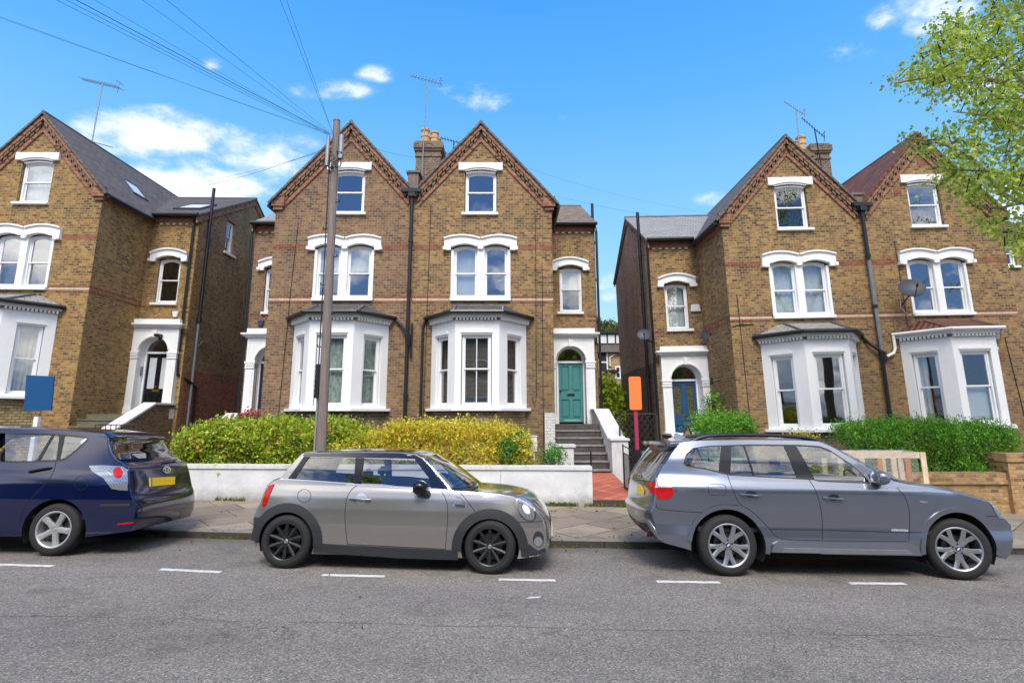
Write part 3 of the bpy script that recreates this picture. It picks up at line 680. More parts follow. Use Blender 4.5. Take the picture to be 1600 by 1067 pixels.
pL, rL = pose(PL); pC, rC = pose(PC); pR, rR = pose(PR)
HL = house('brick_house', pL, rL, 1, dict(brick='brick_golden', ret='brick_golden', side='brick_side_dark', side_low='brick_red', split=3.15, ridge=(6.1, 10.4), side_window=(4.16, 4.74, 7.67, 8.88), door='door_black',
      bay_roof='slate_pale', fills=['sheer', 'dark', 'dark', 'curtains', 'curtains', 'curtains', 'dark'],
      corner_path=[(5.67, 2.1, 8.3), (5.6, 2.28, 8.1), (5.6, 2.28, 3.3), (5.64, 2.3, 3.0), (5.80, 2.9, 2.75), (5.80, 3.2, 2.6), (5.80, 3.2, .8)], stack=None),
      label='golden brick gabled house at the left edge, black front door in a white arched surround', cat='house', group='gabled brick houses along the street')
HCL = house('brick_house', pC, rC, -1, dict(brick='brick_brown', ret='brick_brown', side='brick_side_dark', door='door_navy', fills=['dark', 'half_blind', 'half_blind', 'net', 'net', 'net', 'dark'], wing_roof='slate_pale', bay_base='brick_dark',
      bay_pipe=[(.42, -.03, 4.7), (.25, -.1, 4.55), (.1, -.12, 4.3), (.06, -.1, 4.0)]),
      label='brown brick gabled house behind the telegraph pole, patterned net curtains in its bay', cat='house', group='gabled brick houses along the street')
HCR = house('brick_house', pC, rC, 1, dict(brick='brick_centre', ret='brick_centre', side='brick_side_dark', door='door_teal', fills=['dark', 'white_blind', 'dark', 'venetian', 'venetian', 'venetian', 'half_blind'], wing_roof='tile_brown', bay_bar=True,
      ridge=(6.0, 10.35), bay_pipe=[(.42, -.03, 4.7), (.36, -.06, 4.5), (.36, -.06, .5)], corner_path=[(5.72, 2.12, 8.3), (5.80, 2.3, 8.1), (5.80, 2.3, .4)], stack=(9.45, 'pipe_black', 5.83, 3.2, .05)),
      label='golden brick gabled house with the teal front door and white bay', cat='house', group='gabled brick houses along the street')
HRL = house('brick_house', pR, rR, -1, dict(brick='brick_right', ret='brick_right', side='brick_pink', side_low='brick_dark', split=4.3, door='door_blue', fills=['dark', 'sheer', 'sheer', 'curtain_right', 'dark', 'dark', 'sheer'], ridge=(5.4, 10.2), bay_base='brick_dark', bay_roof='slate_pale', glass2='window_glass',
      wing_roof='slate_pale', bay_pipe=[(.42, -.03, 4.7), (.25, -.1, 4.45), (.05, -.12, 4.3), (-.02, -.12, 4.1)], stack=(9.6, 'pipe_black', 5.86, 3.0, .055)),
      label='golden brick gabled house with the royal blue door, just right of the gap', cat='house', group='gabled brick houses along the street')
HRR = house('brick_house', pR, rR, 1, dict(brick='brick_right', ret='brick_right', side='brick_side_dark', door='door_navy', wing_w=7.7, extra=True, wing='brick_side_dark', roof='tile_red', bay_roof='tile_red', fills=['dark', 'dark', 'dark', 'curtain_left', 'frost_low', 'dark', 'dark'], bay_gutter='stucco', bay_pipe_mat='stucco', bay_base='brick_dark',
      bay_pipe=[(.44, -.05, 4.72), (.44, -.05, 4.35), (.38, -.06, 4.22), (.14, -.1, 4.12)]),
      label='golden brick gabled house with red roof tiles behind the street tree', cat='house', group='gabled brick houses along the street')
def part(mb, name, mat, par, **k): return mb.build(name, mat, par, **k)
# valley downpipes and hoppers between each pair
def valley(par, u0=.0, top=8.75, mat='pipe_black', splitm=None):
    m = MB().box(u0 - .28, u0 + .28, -.2, -.02, top - .22, top - .1).box(u0 - .1, u0 + .1, -.2, -.03, top - .36, top - .22)
    m.build('valley_gutter', 'pipe_black', par, bevel=.01)
    q = MB().tube([(u0 + .0, -.09, top - .3), (u0 - .01, -.09, .4)], .052, 10)
    for z in np.arange(1.0, 8.2, 1.5): q.tube([(u0, -.09, z), (u0, -.09, z + .1)], .07, 10)
    q.tube([(u0 + .02, -.1, 4.25), (u0 + .02, -.1, 3.95)], .1, 8, r2=.07)
    if mat == 'pipe_grey':
        q.build('valley_downpipe', 'pipe_black', par, smooth=True); MB().tube([(u0, -.092, 4.3), (u0, -.092, 6.9)], .056, 10).build('repaired_pipe', 'pipe_grey', par, smooth=True)
    else: q.build('valley_downpipe', 'pipe_black', par, smooth=True)
valley(HCR, -.06); valley(HRR, .02, mat='pipe_grey')
MB().tube([(.05, -.08, 4.6), (.05, -.08, 3.6)], .03, 8).build('branch_pipe', 'pipe_black', HCR, smooth=True)
# parapet block at the valley and chimneys
def chimney(par, u0, u1, v0, v1, z0, z1, pots, mats=('brick_brown', 'clay_pot')):
    c = MB().box(u0, u1, v0, v1, z0, z1 - .38).box(u0 - .05, u1 + .05, v0 - .05, v1 + .05, z1 - .38, z1 - .3).box(u0 - .09, u1 + .09, v0 - .09, v1 + .09, z1 - .3, z1 - .08).box(u0 - .03, u1 + .03, v0 - .03, v1 + .03, z1 - .08, z1)
    c.box(u0 - .03, u1 + .03, v0 - .03, v1 + .03, z1 - .62, z1 - .55)
    ch = c.build('chimney', mats[0], par)
    for (u, v, h, r) in pots:
        MB().lathe([(r * .85, z1), (r, z1 + .05), (r * .95, z1 + .12), (r * .9, z1 + h * .45), (r * 1.05, z1 + h * .5), (r * .9, z1 + h * .56), (r * .88, z1 + h * .85), (r * 1.08, z1 + h * .88), (r * 1.08, z1 + h), (r * .8, z1 + h), (r * .75, z1 + h * .6)], (u, v, 0), n=18).build('chimney_pot', mats[1], ch, smooth=True)
    return ch
chimney(HCR, -.62, .30, 3.7, 4.9, 8.6, 12.1, [(-.33, 4.0, .62, .165), (.02, 4.0, .50, .155), (-.33, 4.5, .55, .16), (.05, 4.5, .5, .155)], ('brick_dark', 'clay_pot'))
MB().box(-.22, .1, .0, .5, 8.6, 9.25).box(-.27, .15, -.04, .55, 9.2, 9.28).build('parapet_block', 'mortar_stone', HCR, bevel=.01)
MB().box(-.22, .16, -.02, .5, 8.5, 8.95).box(-.27, .2, -.06, .5, 8.92, 9.0).build('parapet_block', 'mortar_stone', HRR, bevel=.01)
chimney(HRR, .92, 1.56, 3.7, 5.0, 8.6, 12.4, [], ('brick_dark', 'clay_pot'))
chimney(HRR, .36, .90, 3.75, 4.9, 8.6, 12.2, [(.72, 4.0, .62, .17), (.46, 4.0, .42, .15)], ('brick_brown', 'clay_pot'))

# ---- television aerials
def aerial(par, base, top, dirn, L, n=10, mat='metal_grey', sz=.16, sgn=1):
    S_[0] = sgn; b = Vector(base); t = Vector(top); d = Vector(dirn).normalized()
    m = MB().tube([b, t], .022, 6).build('tv_aerial', mat, par); q = MB(); a = t - d * L * .45; e = t + d * L * .55
    q.tube([a, e], .012, 6); up = Vector((0, 0, 1)); s = d.cross(up).normalized()
    for i in range(n):
        p = a + (e - a) * (i / (n - 1)); w = sz * (1 + .3 * (1 - i / n)); q.tube([p - s * w, p + s * w], .008, 5); q.tube([p - up * .04, p + up * .04], .01, 5)
    q.tube([a + up * .22 - d * .02, a - up * .2 + d * .04], .012, 5); q.tube([a + up * .18 + s * .15, a + up * .18 - s * .15], .01, 5)
    q.build('aerial_boom', mat, m); S_[0] = 1
aerial(HL, (1.82, 2.1, 10.7), (1.87, 2.1, 13.15), (-1, .2, .32), 1.7, 12)
HL.children[-1].name = 'tv_aerial'
q = MB().tube([(.25, 3, 10.2), (.05, 3, 11.3), (-.12, 3, 11.45)], .018, 6).tube([(-.5, 3, 10.9), (-.52, 3, 11.7)], .014, 5).tube([(.42, 3, 10.8), (.40, 3, 11.6)], .014, 5).tube([(-.12, 3, 11.45), (-.2, 2.9, 11.75)], .05, 6, r2=.03)
q.build('tv_aerial', 'metal_grey', HL)
MB().tube([(1.86, 2.1, 10.95), (2.5, 2.2, 10.8)], .018, 6).build('aerial_arm', 'metal_grey', HL)
aerial(HCR, (-.36, 3.5, 10.2), (-.24, 3.5, 14.5), (-.92, .2, .38), 1.3, 10)
aerial(HCR, (.62, 5.0, 10.2), (.66, 5.0, 12.75), (-1, .1, .32), 1.15, 10, 'black_iron')
aerial(HCR, (.56, 5.2, 10.2), (.50, 5.2, 12.3), (-1, .1, .3), .6, 5, 'black_iron')
aerial(HRR, (.30, 3.4, 10.2), (.34, 3.4, 13.65), (-.5, .2, .6), .9, 10, 'metal_grey', .1)
aerial(HRR, (1.19, 3.6, 10.8), (1.06, 3.6, 12.95), (-.55, .2, .8), 1.1, 10, 'black_iron', .1)
# ---- satellite dishes, alarm boxes, lamps, brackets
def dish(par, p, r, aim, sgn=1, wall=None):
    S_[0] = sgn; a = Vector(aim).normalized(); p = Vector(p); ref = a.cross(Vector((0, 0, 1))).normalized(); up = ref.cross(a)
    m = MB(); n = 20; vs = []
    for i, (rr, h) in enumerate([(0.001, 0), (.35, .02), (.7, .07), (1, .14), (1, .10), (.6, .02), (.001, -.04)]):
        for k in range(n):
            t = 2 * math.pi * k / n; vs.append(p + ref * r * rr * math.cos(t) + up * r * .92 * rr * math.sin(t) + a * r * h * 1.6)
    m.add(vs, [(i * n + k, i * n + (k + 1) % n, (i + 1) * n + (k + 1) % n, (i + 1) * n + k) for i in range(6) for k in range(n)])
    d = m.build('satellite_dish', 'dish_grey', par, smooth=True, angle=60, fix=True)
    q = MB().tube([p - up * r * .9, p - up * r * .5 + a * r * 1.0], .012, 6); q.tube([p - up * r * .5 + a * r * .95, p - up * r * .42 + a * r * 1.2], .03, 8)
    w = Vector(wall); q.tube([p - a * .03, p - a * .12 - up * .05, w], .018, 6); q.build('dish_arm', 'black_iron', d, smooth=True); S_[0] = 1
dish(HRL, (4.04, 2.0, 5.08), .27, (.25, -1, .45), -1, (4.12, 2.3, 4.85))
dish(HRL, (6.10, 2.1, 5.15), .22, (.25, -1, .45), -1, (5.75, 2.5, 4.95))
dish(HRR, (.83, -.5, 5.94), .34, (-.25, -1, .55), 1, (.85, -.01, 5.6))
MB().tube([(.62, -.3, 5.85), (.7, -.15, 5.5), (.95, -.02, 5.3)], .008, 5).build('dish_cable', 'white_plastic', HRR)
def box_part(par, u, v, z, w, h, mat, nm, sgn=1, taper=.8):
    S_[0] = sgn; MB().prism([(u - w / 2, z + h / 2), (u - w / 2 * taper, z - h / 2), (u + w / 2 * taper, z - h / 2), (u + w / 2, z + h / 2)], v - .08, v).build(nm, mat, par, bevel=.015); S_[0] = 1
box_part(HRL, 3.9 + .42, 2.359, 6.04, .26, .24, 'white_plastic', 'alarm_box', -1, 1.25)
box_part(HL, 5.32, 2.359, 4.97, .22, .2, 'white_plastic', 'alarm_box', 1, .5)
box_part(HCL, 5.29, 2.359, 4.98, .22, .2, 'dish_grey', 'alarm_box', -1, .6)
S_[0] = 1
MB().box(4.95, 5.12, 1.9, 2.12, 4.18, 4.27).box(5.02, 5.08, 2.05, 2.16, 4.08, 4.2).build('porch_lamp', 'black_iron', HL, bevel=.01)
MB().box(4.37, 4.40, 2.36, 2.44, 2.95, 3.25).build('entry_phone', 'metal_grey', HL)
# overflow pipe elbow and brackets on the left house's flank
m = MB().tube([(5.80, 2.9, 9.6), (5.80, 2.9, 4.9)], .055, 10); m.tube([(5.80, 2.9, 4.95), (5.80, 2.9, 4.8)], .085, 10)
m.build('soil_pipe', 'pipe_black', HL, smooth=True)
MB().tube([(5.79, 2.9, 4.75), (5.79, 2.9, 1.0)], .042, 10).tube([(5.8, 2.95, 3.95), (5.8, 3.25, 4.2), (5.8, 5.0, 4.05)], .018, 6).tube([(5.8, 2.95, 4.95), (5.8, 3.9, 4.85)], .018, 6).build('grey_pipe', 'pipe_grey', HL, smooth=True)
sw = (4.16, 4.74, 7.67, 8.88)
Mx = Matrix(((0, -1, 0, 5.73), (1, 0, 0, 0), (0, 0, 1, 0), (0, 0, 0, 1)))
sash(HL, sw[0] + .01, sw[1] - .01, sw[2] + .02, sw[3] - .02, .06, M=Mx, fill='dark')
MB().box(5.73, 5.79, 4.10, 4.95, 7.59, 7.67).build('sill', 'stucco', HL)
MB().prism([(4.05, 8.88), (4.85, 8.88), (4.95, 9.12), (3.95, 9.12)], 5.73, 5.738, 'yz').build('brick_lintel', 'rubbed_brick', HL)
# skylights on the left house
for (u, v0, v1, dz) in ((3.35, 2.0, 2.8, 0),):
    zt = lambda uu: 10.82 - .06 - 1.127 * (uu - 1.98) + .06
    fr = MB(); a, b2 = 3.1, 3.6
    P = [Vector((a, v0, zt(a) + .09)), Vector((a, v1, zt(a) + .09)), Vector((b2, v1, zt(b2) + .09)), Vector((b2, v0, zt(b2) + .09))]
    n_ = Vector((1.127, 0, 1)).normalized()
    def ringq(P, w, t):
        cc = sum(P, Vector()) / 4; I = [p + (cc - p) * w for p in P]; vs = P + I + [p - n_ * t for p in P]; 
        return vs, [(i, (i + 1) % 4, 4 + (i + 1) % 4, 4 + i) for i in range(4)] + [(i, 8 + i, 8 + (i + 1) % 4, (i + 1) % 4) for i in range(4)]
    fr.add(*ringq(P, .16, .12)); sk = fr.build('skylight', 'lead', HL, fix=True)
    cc = sum(P, Vector()) / 4; MB().quad(*[p + (cc - p) * .12 - n_ * .02 for p in P]).build('skylight_pane', 'skylight_sky_reflection', sk)
k = (10.4 - 8.42) / (6.1 - 2.36); n_ = Vector((0, -k, 1)).normalized()
zq = lambda v: 8.42 + k * (v - 2.36) + .07
P = [Vector((4.35, 3.0, zq(3.0) + .08)), Vector((5.35, 3.0, zq(3.0) + .08)), Vector((5.35, 4.0, zq(4.0) + .08)), Vector((4.35, 4.0, zq(4.0) + .08))]
sk = MB().add(*ringq(P, .16, .12)).build('skylight', 'lead', HL, fix=True); cc = sum(P, Vector()) / 4
MB().quad(*[p + (cc - p) * .12 - n_ * .02 for p in P]).build('skylight_pane', 'skylight_sky_reflection', sk)
# air bricks of the red tiled house, planter and plant in the bay window
for (u, z) in ((.22, 4.05), (3.42, 4.05), (1.22, 9.05), (2.06, 9.95), (.62, 6.95)):
    MB().box(u - .11, u + .11, -.012, 0, z - .11, z + .11).build('air_brick', 'brick_band', HRR)
MB().box(1.60, 2.34, -.80, -.66, 2.26, 2.48).build('planter_box', 'slate_blue', HCR)
# wires and cables fixed to the fronts
m = MB().tube([(3.62, -.012, 7.9), (3.6, -.012, 2.6), (3.55, -.012, 2.2), (3.48, -.012, 2.5)], .008, 5).tube([(3.8, -.012, 6.4), (3.78, -.012, .8)], .008, 5).tube([(.5, -.012, 8.2), (.42, -.012, .6)], .008, 5)
m.build('wall_cable', 'pipe_black', HCR)
S_[0] = -1; MB().tube([(3.42, -.012, 7.6), (3.5, -.012, 5.5), (3.62, -.012, 1)], .009, 5).build('wall_cable', 'pipe_black', HCL)
MB().tube([(3.86, -.012, 6.0), (3.8, -.012, .8)], .01, 5).tube([(4.12, .02, 5.05), (3.9, -.015, 5.1), (3.45, -.015, 5.12)], .014, 5).build('wall_cable', 'pipe_black', HRL)
m = MB().tube([(4.13, 1.2, 3.62), (4.42, 1.25, 3.6)], .03, 6).tube([(4.36, 1.25, 3.7), (4.36, 1.25, 3.5)], .05, 8); m.build('wall_bracket', 'black_iron', HRL); S_[0] = 1
MB().tube([(.9, -.012, 7.5), (.95, -.012, .6)], .008, 5).tube([(3.62, -.012, 4.6), (3.9, -.012, .6)], .01, 5).build('wall_cable', 'pipe_black', HRR)
# ------------------------------------------------------------------ ground, road, pavement
def sheet(name, xs, ys, zf, mat, skirt=0):
    vs = []; fs = []
    Y = [[(y(x) if callable(y) else y) for y in ys] for x in xs]
    for i, x in enumerate(xs):
        for j in range(len(ys)): vs.append((x, Y[i][j], zf(x, Y[i][j])))
    n = len(ys)
    for i in range(len(xs) - 1):
        for j in range(n - 1): a = i * n + j; fs.append((a, a + n, a + n + 1, a + 1))
    return MB().add(vs, fs).build(name, mat, smooth=True, angle=180)
XS = [-120, -80, -60, -45, -30, -20, -14, -10, -8, -6, -4, -2, 0, 2, 4, 6, 8, 10, 14, 20, 30, 45, 60, 80, 120]
nt = NT('asphalt'); v = nt.obj()
sp = nt.n('ShaderNodeTexVoronoi', {'Vector': v, 'Scale': 95.0}).outputs; sp2 = nt.n('ShaderNodeTexVoronoi', {'Vector': v, 'Scale': 210.0}).outputs
gr = nt.n('ShaderNodeSeparateColor', {0: sp[1]}).outputs[0]; gr2 = nt.n('ShaderNodeSeparateColor', {0: sp2[1]}).outputs[1]
k1 = nt.math('ADD', nt.math('MULTIPLY', gr, .68), nt.math('MULTIPLY', gr2, .32))
col = nt.ramp(k1, [(.0, (58, 54, 50)), (.35, (114, 107, 101)), (.7, (138, 131, 124)), (.90, (176, 168, 160)), (1, (214, 206, 198))])
big = nt.noise(nt.scaled(v, (.35, 1, 1)), .9, 5, .6); col = nt.mix(1, col, nt.ramp(big, [(.3, (.80, .79, .78, 1)), (.7, (1.15, 1.14, 1.12, 1))]), 'MULTIPLY')
sy = nt.n('ShaderNodeSeparateXYZ', {0: v}); sxx = sy.outputs[0]; syy = sy.outputs[1]
# darker strip towards the kerb, resurfacing seam with crazing
wv = nt.math('MULTIPLY', nt.math('SUBTRACT', nt.noise(v, 1.3, 5, .6), .5), .22)
yl = nt.math('ADD', nt.math('ADD', syy, wv), nt.math('MULTIPLY', sxx, .018))
seam = nt.math('ABSOLUTE', nt.math('SUBTRACT', yl, 5.42))
cr1 = nt.n('ShaderNodeMapRange', {0: seam, 1: .0, 2: .02, 3: .6, 4: 0}).outputs[0]
wig = nt.n('ShaderNodeVectorMath', {0: v, 1: nt.n('ShaderNodeVectorMath', {0: nt.n('ShaderNodeTexNoise', {'Vector': v, 'Scale': 5.0, 'Detail': 4.0}).outputs[1], 'Scale': .16}, operation='SCALE').outputs[0]}, operation='ADD').outputs[0]
ck = nt.n('ShaderNodeTexVoronoi', {'Vector': wig, 'Scale': 3.4}, feature='DISTANCE_TO_EDGE').outputs[0]
band = nt.n('ShaderNodeMapRange', {0: nt.math('ABSOLUTE', nt.math('SUBTRACT', yl, 5.35)), 1: .12, 2: .55, 3: 1, 4: 0}).outputs[0]
patchy = nt.ramp(nt.noise(v, .55, 3), [(.48, (0, 0, 0, 1)), (.6, (1, 1, 1, 1))])
cr2 = nt.math('MULTIPLY', nt.n('ShaderNodeMapRange', {0: ck, 1: .0, 2: .016, 3: .8, 4: 0}).outputs[0], nt.math('MULTIPLY', band, patchy))
crk = nt.math('MAXIMUM', nt.math('MULTIPLY', cr1, nt.ramp(nt.noise(v, 2.3, 4), [(.42, (0, 0, 0, 1)), (.55, (1, 1, 1, 1))])), cr2)
col = nt.mix(crk, col, lin((38, 36, 35)))
st = nt.ramp(nt.noise(v, 1.7, 5, .65), [(.56, (0, 0, 0, 1)), (.72, (.45, .45, .45, 1))]); col = nt.mix(st, col, lin((62, 58, 56)))
gut = nt.n('ShaderNodeMapRange', {0: nt.math('ADD', syy, nt.math('MULTIPLY', wv, 2)), 1: 8.55, 2: 9.15, 3: 0, 4: .5}).outputs[0]; col = nt.mix(gut, col, lin((74, 64, 54)))
hgt = nt.math('SUBTRACT', nt.math('ADD', sp[0], nt.math('MULTIPLY', sp2[0], .5)), nt.math('MULTIPLY', crk, 2))
nt.pbr(Base_Color=col, Roughness=.86, Normal=nt.bump(hgt, .55, .012)); keep('asphalt', nt)
nt = NT('paving'); v = nt.uv()
br = nt.n('ShaderNodeTexBrick', {'Vector': v, 'Color1': (0, 0, 0, 1), 'Color2': (1, 1, 1, 1), 'Mortar': (.5, .5, .5, 1), 'Scale': 1, 'Mortar Size': .014, 'Mortar Smooth': .3, 'Brick Width': .92, 'Row Height': .62}, offset=0.35)
rnd = nt.n('ShaderNodeSeparateColor', {0: br.outputs[0]}).outputs[0]
col = nt.ramp(nt.math('ADD', nt.math('MULTIPLY', rnd, .6), nt.math('MULTIPLY', nt.noise(v, 2.5, 5, .65), .5)), [(0.1, (114, 102, 88)), (.5, (138, 124, 108)), (.9, (160, 144, 126))])
col = nt.mix(.5, col, nt.ramp(nt.noise(v, 60, 3, .7), [(.3, (.6, .6, .6, 1)), (.7, (1.3, 1.3, 1.3, 1))]), 'MULTIPLY')
st = nt.ramp(nt.noise(v, 1.6, 6, .7), [(.5, (0, 0, 0, 1)), (.7, (.5, .5, .5, 1))]); col = nt.mix(st, col, lin((84, 76, 66)))
mo = nt.ramp(nt.noise(v, 2.2, 3), [(.42, (0, 0, 0, 1)), (.58, (1, 1, 1, 1))]); col = nt.mix(br.outputs[1], col, nt.mix(mo, lin((62, 54, 44)), lin((110, 110, 40))))
nt.pbr(Base_Color=col, Roughness=.88, Normal=nt.bump(nt.math('SUBTRACT', nt.noise(v, 30, 4), nt.math('MULTIPLY', br.outputs[1], 1.5)), .5, .012)); keep('paving', nt)
nt = NT('kerb_stone'); v = nt.uv()
br = nt.n('ShaderNodeTexBrick', {'Vector': v, 'Color1': (0, 0, 0, 1), 'Color2': (1, 1, 1, 1), 'Mortar': (.5, .5, .5, 1), 'Scale': 1, 'Mortar Size': .01, 'Brick Width': .95, 'Row Height': 4.0}, offset=0.5)
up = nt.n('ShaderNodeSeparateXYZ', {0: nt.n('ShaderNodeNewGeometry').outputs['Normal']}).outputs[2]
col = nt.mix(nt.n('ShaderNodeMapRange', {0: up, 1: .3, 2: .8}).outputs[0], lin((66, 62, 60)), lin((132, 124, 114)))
col = nt.mix(.7, col, nt.ramp(nt.noise(v, 14, 6, .75), [(.3, (.55, .55, .55, 1)), (.7, (1.3, 1.3, 1.28, 1))]), 'MULTIPLY'); col = nt.mix(br.outputs[1], col, (.012, .012, .01, 1))
nt.pbr(Base_Color=col, Roughness=.85, Normal=nt.bump(nt.noise(v, 25, 4), .5, .01)); keep('kerb_stone', nt)
nt = NT('path_tiles'); v = nt.uv()
br = nt.n('ShaderNodeTexBrick', {'Vector': nt.n('ShaderNodeMapping', {'Vector': v, 'Rotation': (0, 0, R(45))}).outputs[0], 'Color1': (0, 0, 0, 1), 'Color2': (1, 1, 1, 1), 'Mortar': (.5, .5, .5, 1), 'Scale': 1, 'Mortar Size': .007, 'Brick Width': .23, 'Row Height': .23}, offset=0.0)
rnd = nt.n('ShaderNodeSeparateColor', {0: br.outputs[0]}).outputs[0]
col = nt.mix(nt.math('ADD', nt.math('MULTIPLY', rnd, .5), nt.math('MULTIPLY', nt.noise(v, 4, 4), .5)), lin((150, 72, 52)), lin((206, 118, 92))); col = nt.mix(br.outputs[1], col, lin((80, 42, 34)))
nt.pbr(Base_Color=col, Roughness=.8, Normal=nt.bump(nt.math('SUBTRACT', 1, br.outputs[1]), .4, .01)); keep('path_tiles', nt)
mat_plain('road_paint', (214, 212, 206), .7, var=.12, scale=14, dirt=(120, 116, 112, .8))
mat_plain('garden_soil', (74, 64, 50), .95, var=.35, scale=5, bump=.8)
mat_plain('far_ground', (90, 96, 62), .95, var=.3, scale=.5)
tag(sheet('road', XS, [-60, -30, -14, -4, -2, 0, 2, 4, 4.8, 5.6, 6.5, 7.4, 8.2, lambda x: kerbY(x)], roadz, 'asphalt'), kind='structure')
def kz(x, y): return roadz(x, kerbY(x)) + .10
XK = [x * 1.0 for x in range(-60, 61, 1)]
vs = []; fs = []
for x in XK:
    y = kerbY(x); zt_ = roadz(x, y) + .105; vs += [(x, y, zt_ - .3), (x, y, zt_ - .012), (x, y + .012, zt_), (x, y + .15, zt_ + .002), (x, y + .15, zt_ - .3)]
for i in range(len(XK) - 1): fs += [(5 * i + j, 5 * i + 5 + j, 5 * i + 6 + j, 5 * i + 1 + j) for j in range(4)]
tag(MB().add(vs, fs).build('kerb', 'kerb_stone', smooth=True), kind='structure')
tag(sheet('pavement', XS, [lambda x: kerbY(x) + .151, lambda x: kerbY(x) + 1.5, 12.14], pavz, 'paving'), kind='structure')
GY = [12.141, 14, 16, 20, 30, 45, 80, 140]
def gz(x, y): return gardz(x, y) if y > 13 else (pavz(x, 12.14) - .004 if y < 12.2 else gardz(x, y))
vs = []; fs = []
XG = [-120, -60, -45, -30, -20, -14, -10, -6, -2, 2, 6, 10, 14, 20, 30, 45, 60, 120]
for x in XG:
    for y, z in ((12.141, pavz(x, 12.14) - .1), (12.16, pavz(x, 12.14) - .03), (12.5, pavz(x, 12.14) + .05), (13.2, gardz(x, 13.2) - .1), (14.5, gardz(x, 14)), (30, gardz(x, 30)), (60, gardz(x, 60) + .5), (160, gardz(x, 80) + 1)): vs.append((x, y, z))
for i in range(len(XG) - 1): fs += [(8 * i + j, 8 * i + 8 + j, 8 * i + 9 + j, 8 * i + 1 + j) for j in range(7)]
tag(MB().add(vs, fs).build('garden_ground', 'garden_soil', smooth=True, angle=180), kind='structure')
tag(MB().quad((-1500, -1500, -4), (1500, -1500, -4), (1500, 1500, -4), (-1500, 1500, -4)).build('ground', 'far_ground'), kind='structure')
m = MB()
for (a, b) in (((-60, 879), (83, 884)), ((250, 889), (345, 894)), ((503, 898.5), (601, 901)), ((779, 906), (868, 907.5)), ((1026, 909), (1125, 910.5)), ((1327, 911.5), (1415, 912))):
    P = []
    for q in (a, b):
        d = ray(*q); tt = (roadz(0, 7.2) - CAMZ) / (d.z - KX * d.x); P.append(CAMO + d * tt)
    p, q = P; n = 8; vs = []
    for i in range(n + 1):
        x = p.x + (q.x - p.x) * i / n; y = p.y + (q.y - p.y) * i / n
        j = .006 * math.sin(i * 2.1 + p.x * 3); vs += [(x, y - .05 + j, roadz(x, y - .05) + .004), (x, y + .05 + j * .5, roadz(x, y + .05) + .004)]
    m.add(vs, [(2 * i, 2 * i + 2, 2 * i + 3, 2 * i + 1) for i in range(n)])
    # short cross tick worn next to the fourth dash
d = ray(833, 934); tt = (roadz(0, 6.3) - CAMZ) / (d.z - KX * d.x); p = CAMO + d * tt
m.add([(p.x - .07, p.y - .02, roadz(p.x, p.y) + .004), (p.x + .06, p.y + .0, roadz(p.x, p.y) + .004), (p.x + .09, p.y + .05, roadz(p.x, p.y) + .004), (p.x - .04, p.y + .03, roadz(p.x, p.y) + .004)], [(0, 1, 2, 3)])
tag(m.build('road_markings', 'road_paint'), kind='structure')
